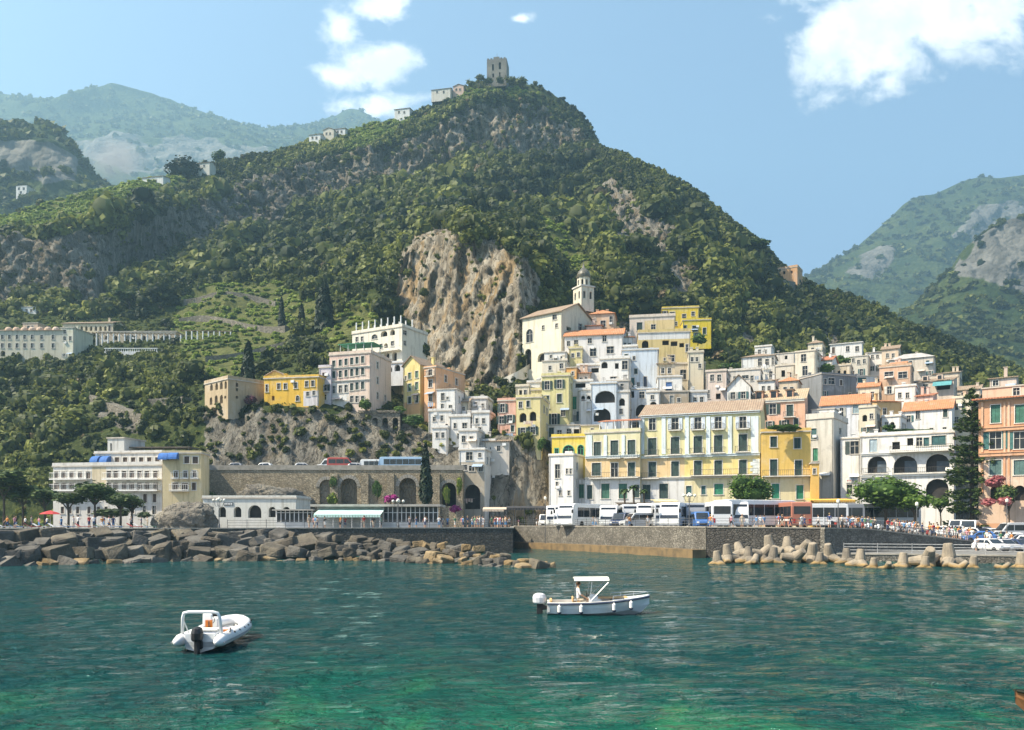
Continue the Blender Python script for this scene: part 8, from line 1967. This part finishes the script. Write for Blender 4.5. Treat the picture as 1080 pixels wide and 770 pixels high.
# ================================================================== PEOPLE
SKIN = mk('skin', (.50, .31, .21), (.44, .26, .17), 6, .55, 0, spec=.3); HAIRS = [mk('hair_%s' % n, c, None, 20, .6) for n, c in (('dark', (.02, .015, .012)), ('brown', (.07, .04, .02)), ('fair', (.30, .2, .1)))]
CLOTH = {n: mk('cloth_' + n, c, tuple(x * .75 for x in c), 5, .85) for n, c in dict(white=(.75, .74, .72), black=(.025, .025, .028), red=(.45, .05, .05), navy=(.03, .05, .14), pink=(.6, .28, .32), beige=(.5, .42, .31), blue=(.12, .3, .55), green=(.1, .25, .13), grey=(.28, .28, .29), orange=(.62, .25, .06)).items()}
EYE = mk('eye', (.05, .04, .035))
def person_mesh(pose):
    """Joint skeleton grown into one skin; returns the body mesh (skin, top, bottoms, shoes slots) and the hair mesh."""
    J = {'pel': (0, 0, .95), 'wai': (0, 0, 1.08), 'che': (0, .01, 1.32), 'nk0': (0, 0, 1.47), 'nk1': (0, .01, 1.55)}
    ar = {'stand': ((.24, .02, 1.17), (.27, .10, .92)), 'walk': ((.25, .12, 1.18), (.25, .30, .98)), 'phone': ((.25, .06, 1.16), (.14, .30, 1.30)), 'sit': ((.25, .10, 1.17), (.2, .36, 1.02)), 'lie': ((.27, .05, 1.15), (.3, .1, .9))}[pose]
    for s, n in ((1, 'l'), (-1, 'r')):
        e, h_ = ar
        if pose == 'walk' and s < 0: e, h_ = (.25, -.10, 1.17), (.27, -.16, .93)
        if pose == 'phone' and s < 0: e, h_ = (.24, 0, 1.17), (.26, .06, .92)
        J['sh' + n] = (s * .19, 0, 1.42); J['el' + n] = (s * e[0], e[1], e[2]); J['wr' + n] = (s * h_[0], h_[1], h_[2])
        hv = (Vector(J['wr' + n]) - Vector(J['el' + n])).normalized(); J['ha' + n] = tuple(Vector(J['wr' + n]) + hv * .09)
        kn, an = {'stand': ((.10, .02, .50), (.11, -.01, .08)), 'walk': ((.10, .18 * s + .05, .52), (.10, .26 * s - .05, .09 + (.06 if s < 0 else 0))), 'phone': ((.10, .02, .50), (.12, -.01, .08)), 'sit': ((.12, .42, .93), (.12, .44, .50)), 'lie': ((.10, .03, .50), (.1, 0, .08))}[pose]
        J['hp' + n] = (s * .095, 0, .90); J['kn' + n] = (s * kn[0], kn[1], kn[2]); J['an' + n] = (s * an[0], an[1], an[2]); J['to' + n] = (s * (an[0] + .01), an[1] + .17, an[2] - .04)
    bones = [('pel', 'wai', 't'), ('wai', 'che', 't'), ('che', 'nk0', 't'), ('nk0', 'nk1', 's')]
    for n in 'lr': bones += [('che', 'sh' + n, 't'), ('sh' + n, 'el' + n, 't'), ('el' + n, 'wr' + n, 's'), ('wr' + n, 'ha' + n, 's'), ('pel', 'hp' + n, 'b'), ('hp' + n, 'kn' + n, 'b'), ('kn' + n, 'an' + n, 's'), ('an' + n, 'to' + n, 'f')]
    rad = dict(pel=.135, wai=.125, che=.14, nk0=.07, nk1=.055, sh=.068, el=.045, wr=.033, ha=.038, hp=.09, kn=.06, an=.042, to=.035)
    names = list(J); me = bpy.data.meshes.new('skel'); me.from_pydata([J[k] for k in names], [(names.index(a), names.index(b_)) for a, b_, _ in bones], [])
    o = bpy.data.objects.new('skel', me); COL.objects.link(o); o.modifiers.new('skin', 'SKIN').use_smooth_shade = True; sb = o.modifiers.new('sub', 'SUBSURF'); sb.levels = 1
    for i, k in enumerate(names):
        r = rad.get(k, rad.get(k[:2])); v = me.skin_vertices[0].data[i]; v.radius = (r, r * (.72 if k in ('pel', 'wai', 'che') else 1)) if k not in ('pel', 'wai', 'che') else (r, r * .78); v.use_root = (k == 'pel')
    dg = bpy.context.evaluated_depsgraph_get(); ev = o.evaluated_get(dg); m2 = bpy.data.meshes.new_from_object(ev); bpy.data.objects.remove(o)
    seg = [(Vector(J[a]), Vector(J[b_]), k) for a, b_, k in bones]
    def near(c):
        best = (9, 's')
        for a, b_, k in seg:
            d = b_ - a; t_ = max(0, min(1, (c - a).dot(d) / d.length_squared)); q = (c - a - d * t_).length
            if q < best[0]: best = (q, k)
        return best[1]
    B = MB(); vs = [tuple(v.co) for v in m2.vertices]; fs = [tuple(p.vertices) for p in m2.polygons]
    slots = [{'s': 0, 't': 1, 'b': 2, 'f': 3}[near(p.center)] for p in m2.polygons]; B.v = vs; B.f = fs; B.m = slots
    hc = Vector((0, .02, 1.655)); B.ball(hc, (.078, .098, .118), 12, 8, 0)
    B.ball(hc + Vector((0, .10, -.012)), (.016, .022, .024), 6, 4, 0); B.ball(hc + Vector((0, .088, -.062)), (.026, .010, .008), 6, 4, 4)
    for s in (-1, 1): B.ball(hc + Vector((s * .032, .087, .012)), (.013, .008, .008), 6, 4, 5); B.ball(hc + Vector((s * .079, -.005, -.005)), (.012, .024, .034), 6, 4, 0)
    for n, s in (('l', 1), ('r', -1)):        # five fingers, thumb leaving the side of the palm
        w_, h_ = Vector(J['wr' + n]), Vector(J['ha' + n]); d = (h_ - w_).normalized(); sd_ = d.cross(Vector((s, 0, 0))).normalized() if abs(d.x) < .9 else Vector((0, 1, 0)); nm = d.cross(sd_).normalized()
        for k, ln in ((-1.5, .062), (-.5, .075), (.5, .072), (1.5, .055)):
            p = h_ + sd_ * k * .017; B.path([p - d * .02, p + d * ln * .55, p + d * ln + nm * .018 * s], [.010, .0095, .007], 5, 0)
        p = w_ + d * .03 + sd_ * .03; B.path([p, p + sd_ * .025 + d * .025, p + sd_ * .03 + d * .06], [.013, .011, .008], 5, 0)
    me = B.mesh('person', [SKIN, CLOTH['white'], CLOTH['navy'], CLOTH['black'], mk('lips', (.4, .16, .14)), EYE], smooth=True)
    Hh = MB(); Hh.lathe([(.093, -.035), (.098, .03), (.085, .085), (.05, .122), (.0, .135)], 12, (hc.x, hc.y - .022, hc.z))
    hm = Hh.mesh('hair', HAIRS[0], smooth=True)
    for v in hm.vertices: v.co.y = hc.y - .022 + (v.co.y - hc.y + .022) * 1.12
    return me, hm
PM = {p: person_mesh(p) for p in ('stand', 'walk', 'phone', 'sit')}
POSE = {'stand': 'standing', 'walk': 'walking', 'phone': 'holding a phone', 'sit': 'sitting', 'lie': 'lying on their back'}
def person(x, y, z, rz, pose, top, bot, where, sc=1.0, label=None, group=None):
    l = label or f'person in {top} top and {bot} bottoms {POSE[pose]} {where}'
    me, hm = PM['stand' if pose == 'lie' else pose]
    o = link('person', me); tag(o, l, 'person', group or l.replace('person', 'people', 1)); o.location = (x, y, z); o.rotation_euler = (R(-86) if pose == 'lie' else 0, 0, rz); o.scale = (sc,) * 3
    paint(o, CLOTH[top], 1); paint(o, CLOTH[bot], 2)
    h = link('hair', hm, o); paint(h, HAIRS[rnd.randrange(3)])
    return o
tops = ['white', 'white', 'black', 'red', 'navy', 'pink', 'beige', 'blue', 'green', 'grey', 'orange', 'white']; bots = ['navy', 'black', 'beige', 'grey', 'white', 'blue']
def crowd(n, pxr, Yr, where, poses=('stand', 'walk', 'phone'), z=None):
    for _ in range(n):
        px = rnd.uniform(*pxr); Y = rnd.uniform(*Yr) if Yr[0] > 20 else path_lerp(FRONT, px) + rnd.uniform(*Yr)
        person(Xat(px, Y), Y, (ground_z(px, Y) if z is None else z) + .01, rnd.uniform(0, 6.28), poses[rnd.randrange(len(poses))], tops[rnd.randrange(12)], bots[rnd.randrange(6)], where, rnd.uniform(.92, 1.06))
crowd(64, (884, 990), (107, 122), 'in the plaza crowd'); crowd(14, (990, 1030), (107, 116), 'beside the parked cars'); crowd(30, (458, 538), (113.5, 124), 'on the jetty corner')
crowd(12, (545, 700), (1, 3.5), 'by the railing near the coaches'); crowd(16, (748, 880), (1, 9), 'above the tetrapods'); crowd(6, (1035, 1078), (99, 107), 'by the lower parking'); crowd(3, (1028, 1036), (95, 99), 'at the parking fence', z=.76)
crowd(16, (300, 455), (112.5, 115), 'before the restaurant'); crowd(22, (2, 165), (106, 116), 'on the beach terrace')
# beach loungers and parasols
def lounger(px, Y, c, lb, sun=False):
    z = ground_z(px, Y) + .005; t = thing('sun_lounger', lb, 'sun lounger', (Xat(px, Y), Y, z), R(200 + rnd.uniform(-15, 15)), 'sun loungers on the beach terrace')
    MB().box(-.95, .35, -.3, .3, .28, .36).build('seat', c, t); k = MB(); k.add([(.35, -.3, .3), (.35, .3, .3), (.95, .3, .68), (.95, -.3, .68), (.35, -.3, .36), (.35, .3, .36), (.93, .3, .74), (.93, -.3, .74)], [(0, 3, 2, 1), (4, 5, 6, 7), (0, 1, 5, 4), (2, 3, 7, 6), (0, 4, 7, 3), (1, 2, 6, 5)]); k.build('backrest', c, t)
    for x in (-.8, .3):
        for y in (-.26, .26): MB().box(x - .03, x + .03, y - .03, y + .03, 0, .28).build('leg', WHITE, t)
names = list(CLOTH)
for i in range(18):
    px = 6 + i * 9 + rnd.uniform(-2, 2); Y = 106 + (i % 3) * 2.5; c = ['white', 'blue', 'beige', 'red', 'white', 'green'][i % 6]
    lounger(px, Y, CLOTH[c], f'{c} sun lounger in the {["front", "middle", "back"][i % 3]} row {"below the broad umbrella pine" if px < 55 else "in front of the hotel pines" if px < 110 else "in front of the hotel entrance"}')
for px, Y, c, lb in ((53, 107.5, 'red', 'red beach parasol open on the terrace in front of the hotel'),):
    z = ground_z(px, Y); t = thing('parasol', lb, 'parasol', (Xat(px, Y), Y, z)); MB().lathe([(1.35, 1.95), (.9, 2.2), (.05, 2.45)], 8).build('canopy', CLOTH[c], t); MB().tube((0, 0, 0), (0, 0, 2.5), .03, n=6).build('pole', WHITE, t)
# lamps and poles
def lamp(label, px, Y, top, arms=1, z=None):
    z = ground_z(px, Y) if z is None else z; h = Zat(top, Y) - z; t = thing('street_lamp', label, 'street lamp', (Xat(px, Y), Y, z))
    MB().lathe([(.16, 0), (.16, .5), (.09, .7), (.06, 1.2), (.05, h)], 8).build('post', IRON, t)
    GL = mk('lamp_globe', (.75, .72, .62), (.6, .58, .5), 2, .3)
    if arms == 1: MB().lathe([(.06, 0), (.2, .12), (.22, .4), (.05, .55)], 8, (0, 0, h)).build('lantern', GL, t)
    else:
        a_ = MB()
        for k in range(arms - 1):
            an = 6.283 * k / (arms - 1); e = Vector((math.cos(an) * .7, math.sin(an) * .7, h - .15)); a_.path([(0, 0, h - .7), (e.x * .6, e.y * .6, h - .75), e], [.03, .03, .025], 5); MB().ball(e + Vector((0, 0, .2)), .2, 10, 8).build('globe', GL, t)
        a_.build('arm', IRON, t); MB().ball((0, 0, h + .2), .22, 10, 8).build('globe', GL, t)
lamp('five-globe iron street lamp on the quay above the wall bend', 727, 101.5, 523, 5); lamp('five-globe iron street lamp beside the restaurant', 420, 110.4, 529, 5); lamp('iron street lamp with globes in front of the white arcade', 231, 106.5, 528, 5)
lamp('slim single-lantern lamp before the spreading plaza tree', 967, 100.5, 534); lamp('single-lantern lamp at the right near the pink shrubs', 1062, 112.5, 530); lamp('slim lamp on the quay before the first white coaches', 575, 133.6, 527); lamp('tall slim lamp post among the crowd near the bus shelter', 884, 98, 531)
for px, Y, top, lb in ((507, 112.3, 520, 'thin flag pole on the jetty near the restaurant'), (541.5, 140, 526, 'thin pole at the inner corner of the jetty'), (575, 126, 548, 'short mooring pole standing on the quay ledge')):
    z = ground_z(px, Y) if 'ledge' not in lb else 1.0; t = thing('pole', lb, 'pole', (Xat(px, Y), Y, z)); MB().tube((0, 0, 0), (0, 0, Zat(top, Y) - z), .06, .04, 6).build('shaft', IRON, t); MB().ball((0, 0, Zat(top, Y) - z), .09, 6, 5).build('finial', IRON, t)
# ================================================================== BOATS
GEL = mk('white_gelcoat', (.74, .75, .74), (.62, .64, .64), .9, .25, 0, spec=.5); GELD = mk('cockpit_gelcoat', (.62, .61, .57), (.5, .49, .46), 1.5, .5); HYP = mk('grey_white_tube', (.70, .70, .69), (.58, .58, .57), 1.2, .5, .05)
NAVY = mk('navy_rubber', (.02, .03, .06), (.03, .04, .07), 2, .5); BLK = mk('black_engine', (.015, .015, .017), (.03, .03, .03), 3, .35); STEEL = mk('stainless', (.6, .6, .6), (.5, .5, .5), 3, .25, 0, .9); TAN = mk('tan_cushion', (.52, .33, .15), (.42, .26, .12), 2.5, .7); GREYC = mk('engine_cowl', (.55, .56, .57), (.45, .46, .47), 2, .35)
ORG = mk('orange_fabric', (.65, .20, .03), (.5, .15, .03), 3, .7); CANV = mk('white_canvas', (.76, .74, .68), (.66, .64, .58), 2, .8)
def hull(mb, L, st, m=0):
    """Stations: (x, half beam, sheer z, chine half beam, chine z, keel z)."""
    b0 = len(mb.v)
    for x, hb, zs, cb, zc, zk in st:
        for y, z in ((-hb, zs), (-(hb + cb) / 2 * 1.02, (zs + zc) / 2), (-cb, zc), (0, zk), (cb, zc), ((hb + cb) / 2 * 1.02, (zs + zc) / 2), (hb, zs)): mb.v.append((x, y, z))
    for i in range(len(st) - 1):
        for k in range(6): mb.f.append((b0 + i * 7 + k, b0 + i * 7 + k + 1, b0 + i * 7 + k + 8, b0 + i * 7 + k + 7)); mb.m.append(m)
    mb.f.append(tuple(b0 + k for k in range(7))); mb.m.append(m)
def outboard(t, x, z, cowl, leg, s=1.0):
    e = thing('outboard_engine', None, None); e.parent = t; e.location = (x, 0, z); 
    for k in ('label', 'category'):
        if k in e: del e[k]
    MB().lathe([(.16, 0), (.2, .06), (.21, .3), (.17, .46), (.08, .52), (0, .53)], 12, (-.05, 0, .22)).build('cowling', cowl, e).scale = (1.35 * s, s, s)
    MB().prism_y([(-.22, -.75), (.06, -.75), (.08, .24), (-.2, .24)], -.07, .07).build('leg', leg, e, bevel=.02)
    MB().prism_y([(.06, -.1), (.3, -.05), (.3, .12), (.06, .22)], -.12, .12).build('bracket', leg, e)
    MB().lathe([(.0, -.3), (.07, -.2), (.07, .1), (.03, .25)], 8).build('gearcase', leg, e, loc=(-.1, 0, -.72), rot=(0, R(90), 0))
    return e
Yb = 36.0
bt_ = thing('motorboat', 'white open motorboat with a bimini top and hanging fenders', 'motorboat', (Xat(577, Yb), Yb, 0), R(-2))
st = [(0, .82, .72, .70, .12, -.12), (.9, .92, .72, .78, .10, -.2), (2.0, .95, .76, .78, .12, -.24), (3.0, .88, .84, .66, .18, -.22), (3.8, .66, .94, .42, .3, -.12), (4.4, .34, 1.02, .17, .5, .12), (4.78, .05, 1.08, .02, .86, .6)]
mb = MB(); hull(mb, 4.8, st); mb.build('hull', GEL, bt_)
def rail_from(st, off, dz, r, mat, nm, parent, x0=-1, x1=99, n=6):
    for s in (-1, 1):
        pts = [(x, s * (hb + off), zs + dz) for x, hb, zs, *_ in st if x0 <= x <= x1]
        MB().path(pts, r, n).build(nm, mat, parent)
rail_from(st, .012, -.07, .05, NAVY, 'rub_rail', bt_)
mb = MB()
for s in (-1, 1):      # gunwale tops and coaming
    for (x0, h0, z0, *_), (x1, h1, z1, *_) in zip(st[:4], st[1:4]):
        a = [(x0, s * h0, z0 + .006), (x1, s * h1, z1 + .006), (x1, s * (h1 - .17), z1 + .02), (x0, s * (h0 - .17), z0 + .02)]; mb.add(a, [(0, 1, 2, 3) if s < 0 else (3, 2, 1, 0)])
        c = [a[3], a[2], (x1, s * (h1 - .18), .22), (x0, s * (h0 - .18), .22)]; mb.add(c, [(0, 1, 2, 3) if s < 0 else (3, 2, 1, 0)])
mb.poly([(0.02, -.7, .22), (3.0, -.7, .22), (3.0, .7, .22), (0.02, .7, .22)]); mb.box(0, .12, -.8, .8, .2, .70); mb.box(2.98, 3.05, -.7, .7, .21, .84)
mb.build('cockpit', GELD, bt_)
mb = MB(); pts = [(x, hb, zs) for x, hb, zs, *_ in st[3:]]
for (x0, h0, z0), (x1, h1, z1) in zip(pts[:-1], pts[1:]): mb.add([(x0, -h0, z0 + .008), (x1, -h1, z1 + .008), (x1, 0, z1 + .07), (x0, 0, z0 + .07)], [(0, 1, 2, 3)]); mb.add([(x0, 0, z0 + .07), (x1, 0, z1 + .07), (x1, h1, z1 + .008), (x0, h0, z0 + .008)], [(0, 1, 2, 3)])
mb.build('foredeck', GEL, bt_)
MB().box(2.35, 3.75, -.42, .42, .93, 1.0).build('sun_pad', TAN, bt_, bevel=.03); MB().box(.15, .6, -.62, .62, .22, .55).box(.12, .24, -.62, .62, .55, .85).build('stern_bench', TAN, bt_, bevel=.03)
cn = MB().prism_y([(1.95, .22), (2.5, .22), (2.55, .8), (2.3, 1.12), (2.0, 1.18), (1.95, .9)], -.36, .36).build('console', GEL, bt_, bevel=.04)
MB().add([(2.42, -.34, 1.02), (2.42, .34, 1.02), (2.2, .30, 1.42), (2.2, -.30, 1.42)], [(0, 1, 2, 3)]).build('windscreen', VGL, cn)
k = MB()
for i in range(16): a0, a1 = 6.283 * i / 16, 6.283 * (i + 1) / 16; k.tube((1.86, .18 * math.cos(a0), 1.08 + .18 * math.sin(a0)), (1.86, .18 * math.cos(a1), 1.08 + .18 * math.sin(a1)), .015, n=5)
k.tube((1.86, 0, 1.08), (1.97, 0, 1.08), .03, n=6); k.build('steering_wheel', BLK, cn)
MB().box(1.2, 1.55, -.38, .38, .22, .72).box(1.16, 1.24, -.38, .38, .72, 1.0).build('helm_seat', TAN, bt_, bevel=.03)
# bimini
bm_ = MB(); arc = [(-.86, 1.95), (-.7, 2.0), (-.35, 2.06), (0, 2.08), (.35, 2.06), (.7, 2.0), (.86, 1.95)]
for (y0, z0), (y1, z1) in zip(arc[:-1], arc[1:]): bm_.add([(1.25, y0, z0), (2.85, y0, z0 + .02), (2.85, y1, z1 + .02), (1.25, y1, z1), (1.25, y0, z0 + .035), (2.85, y0, z0 + .055), (2.85, y1, z1 + .055), (1.25, y1, z1 + .035)], [(0, 3, 2, 1), (4, 5, 6, 7), (0, 1, 5, 4), (2, 3, 7, 6), (0, 4, 7, 3), (1, 2, 6, 5)])
bmo = bm_.build('bimini', CANV, bt_); k = MB()
for s in (-1, 1):
    k.tube((1.3, s * .84, 1.86), (1.35, s * .86, .76), .018, n=5); k.tube((2.8, s * .84, 1.88), (1.95, s * .9, .8), .018, n=5); k.tube((2.05, s * .86, 1.9), (1.95, s * .9, .8), .018, n=5)
k.build('bimini_frame', STEEL, bmo)
k = MB()
for s in (-1, 1):
    k.path([(3.0, s * .8, .88), (3.05, s * .78, 1.12), (3.9, s * .58, 1.22), (4.5, s * .26, 1.28), (4.72, 0, 1.3)], .016, 5)
    for x, y, z in ((3.5, .7, 1.17), (4.1, .5, 1.24)): k.tube((x, s * y, z - .26), (x, s * y, z), .013, n=5)
k.build('bow_rail', STEEL, bt_)
for x in (.55, 1.55, 3.05, 3.85):
    hb, zs = np.interp(x, [q[0] for q in st], [q[1] for q in st]), np.interp(x, [q[0] for q in st], [q[2] for q in st]); f = MB(); f.lathe([(.02, .48), (.05, .44), (.085, .4), (.085, .06), (.05, .0), (.0, -.02)], 10, (x, -hb - .1, zs - .58)); f.tube((x, -hb - .1, zs - .1), (x, -hb + .08, zs + .02), .012, n=4); fo = f.build('fender', CANV, bt_)
    MB().lathe([(.0, -.03), (.06, -.02), (.088, .05), (.088, .1)], 10, (x, -hb - .1, zs - .585)).build('fender_cap', NAVY, fo)
outboard(bt_, -.28, .34, GREYC, BLK, 1.15); bt_.scale = (.95, .95, .78)
pl = Vector((Xat(577, Yb), Yb, 0)); M_ = Matrix.Translation(pl) @ Matrix.Rotation(R(-2), 4, 'Z'); q_ = M_ @ Vector((1.38, .0, .60 - .86))
person(q_.x, q_.y, q_.z, R(-92), 'sit', 'white', 'beige', '', .97, 'person in a white shirt sitting at the helm of the motorboat under the bimini', 'people aboard the boats')
# inflatable
Yr_ = 25.7; rb = thing('inflatable_boat', 'white inflatable boat with an arch and black outboard engine', 'inflatable boat', (Xat(212, Yr_), Yr_, 0), R(91)); rb.scale = (.86,) * 3
r_ = .235; hw_ = .74; zt0 = .36
up = [(-.35, hw_, zt0 - .02), (.0, hw_, zt0), (1.2, hw_, zt0 + .02), (2.4, hw_, zt0 + .07), (3.1, hw_ * .93, zt0 + .14), (3.55, hw_ * .72, zt0 + .21), (3.85, hw_ * .38, zt0 + .26), (3.96, 0, zt0 + .28)]
full = up + [(x, -y, z) for x, y, z in up[::-1][1:]]; rr__ = [.10] + [r_] * (len(full) - 2) + [.10]
full = [(-.55, hw_, zt0 - .03)] + full + [(-.55, -hw_, zt0 - .03)]; rr__ = [.05, .17] + rr__[1:-1] + [.17, .05]
tb = MB().path(full, rr__, 14).build('tube', HYP, rb, smooth=True)
MB().path([(x, y * 1.0 + (.222 if y > 0 else -.222 if y < 0 else 0), z - .03) if abs(y) > .3 else (x + .222, y, z - .03) for x, y, z in full[1:-1]], .028, 6).build('rubbing_strake', mk('grey_rubber', (.3, .3, .31)), tb)
hm = MB(); hull(hm, 4, [(-.12, .56, .3, .5, .05, -.1), (1.5, .56, .3, .5, .06, -.16), (2.8, .5, .36, .4, .14, -.1), (3.5, .25, .46, .15, .3, .1), (3.75, .03, .5, .02, .45, .4)]); hm.poly([(-.1, -.55, .28), (2.9, -.5, .30), (2.9, .5, .30), (-.1, .55, .28)]); hm.poly([(2.9, -.5, .30), (3.6, -.2, .42), (3.6, .2, .42), (2.9, .5, .30)]); hm.build('hull', GELD, rb)
MB().box(-.12, 0, -.56, .56, .1, .62).build('transom', GEL, rb, bevel=.02)
MB().prism_y([(.45, .29), (1.0, .29), (1.0, .62), (.45, .62)], -.45, .45).build('bench', GEL, rb, bevel=.05); MB().box(.42, 1.02, -.44, .44, .625, .7).build('cushion', GELD, rb, bevel=.03)
cn = MB().prism_y([(1.65, .29), (2.15, .29), (2.2, .75), (1.95, 1.02), (1.7, .98)], -.05, .45).build('console', GEL, rb, bevel=.04)
MB().add([(2.05, -.02, .98), (2.05, .42, .98), (1.9, .38, 1.22), (1.9, .02, 1.22)], [(0, 1, 2, 3)]).build('windscreen', VGL, cn)
k = MB()
for i in range(14): a0, a1 = 6.283 * i / 14, 6.283 * (i + 1) / 14; k.tube((1.58, .2 + .15 * math.cos(a0), .92 + .15 * math.sin(a0)), (1.58, .2 + .15 * math.cos(a1), .92 + .15 * math.sin(a1)), .014, n=5)
k.build('steering_wheel', BLK, cn)
MB().box(1.05, 1.3, .02, .40, .29, .62).build('seat', BLK, rb, bevel=.03)
MB().box(1.28, 1.38, .04, .42, .66, 1.2).build('backrest', GEL, rb, bevel=.06)
lj = MB()
for a, c in ((0, 0), (.14, .03)): lj.box(1.24 - c, 1.30 - c, .03 + a, .14 + a, .66, .95)
tag(lj.build('life_jacket', ORG, None), 'orange life jacket slung on the backrest of the inflatable boat', 'life jacket'); o = bpy.data.objects['life_jacket']; o.location = rb.location; o.rotation_euler = rb.rotation_euler; o.scale = rb.scale
lj = MB().box(1.5, 1.9, -.5, -.1, .31, .44).box(1.55, 1.8, -.42, -.15, .44, .52); o = lj.build('life_jacket', ORG, None); tag(o, 'crumpled orange life jacket lying on the floor of the inflatable boat', 'life jacket'); o.location = rb.location; o.rotation_euler = rb.rotation_euler; o.scale = rb.scale
o = MB().box(2.45, 2.95, -.4, .35, .33, .46).build('cushion', mk('mauve_cushion', (.34, .27, .36), (.45, .4, .42), 5, .8), rb, bevel=.04)
MB().path([(.08, hw_ - .02, .5), (.02, hw_ - .06, 1.2), (-.02, hw_ - .12, 1.36), (-.02, hw_ - .3, 1.4), (-.02, -hw_ + .3, 1.4), (-.02, -hw_ + .12, 1.36), (.02, -hw_ + .06, 1.2), (.08, -hw_ + .02, .5)], .062, 8).build('arch', GEL, rb, smooth=True)
for s in (-1, 1): MB().tube((.02, s * (hw_ - .06), 1.15), (.5, s * (hw_ - .1), .56), .025, n=6).build('arch_brace', GEL, rb)
for s in (-1, 1):
    for x, yo, z in ((1.0, .05, .2), (1.6, .05, .2), (2.2, .05, .22), (2.7, .04, .25), (3.1, .0, .3), (3.45, -.06, .36)):
        MB().ball((x, s * (hw_ + yo + .115), zt0 + z - .03), (.055, .055, .05), 8, 5).build('grab_patch', BLK, tb)
for s in (-1, 1): MB().path([(2.9, s * .62, .72), (3.05, s * .6, .80), (3.25, s * .55, .74)], .015, 5).build('handle', GELD, rb)
outboard(rb, -.32, .16, BLK, BLK, 1.0)
MB().tube((.35, -.95, .62), (1.15, -.72, .66), .028, n=6).build('oar', BLK, rb)
# wooden boat whose bow just enters the frame
wb = thing('rowing_boat', 'brown wooden rowing boat whose bow tip enters at the lower right edge', 'rowing boat', (Xat(1071, 16.4), 16.4, 0), R(178)); mb = MB()
o_ = [(-3.6, .5, .5, .35, .1, -.1), (-2.4, .62, .46, .46, .06, -.16), (-1.2, .55, .48, .38, .1, -.14), (-.4, .25, .56, .15, .3, 0), (0, .03, .62, .02, .5, .35)]
hull(mb, 3.6, o_); mb.build('hull', mk('varnished_wood', (.30, .14, .06), (.2, .09, .04), 4, .4), wb); rail_from(o_, .01, 0, .03, mk('dark_wood', (.05, .03, .02)), 'gunwale', wb); MB().poly([(x, -h_ + .05, z - .12) for x, h_, z, *_ in o_] + [(x, h_ - .05, z - .12) for x, h_, z, *_ in o_[::-1]]).build('deck', TAN, wb)
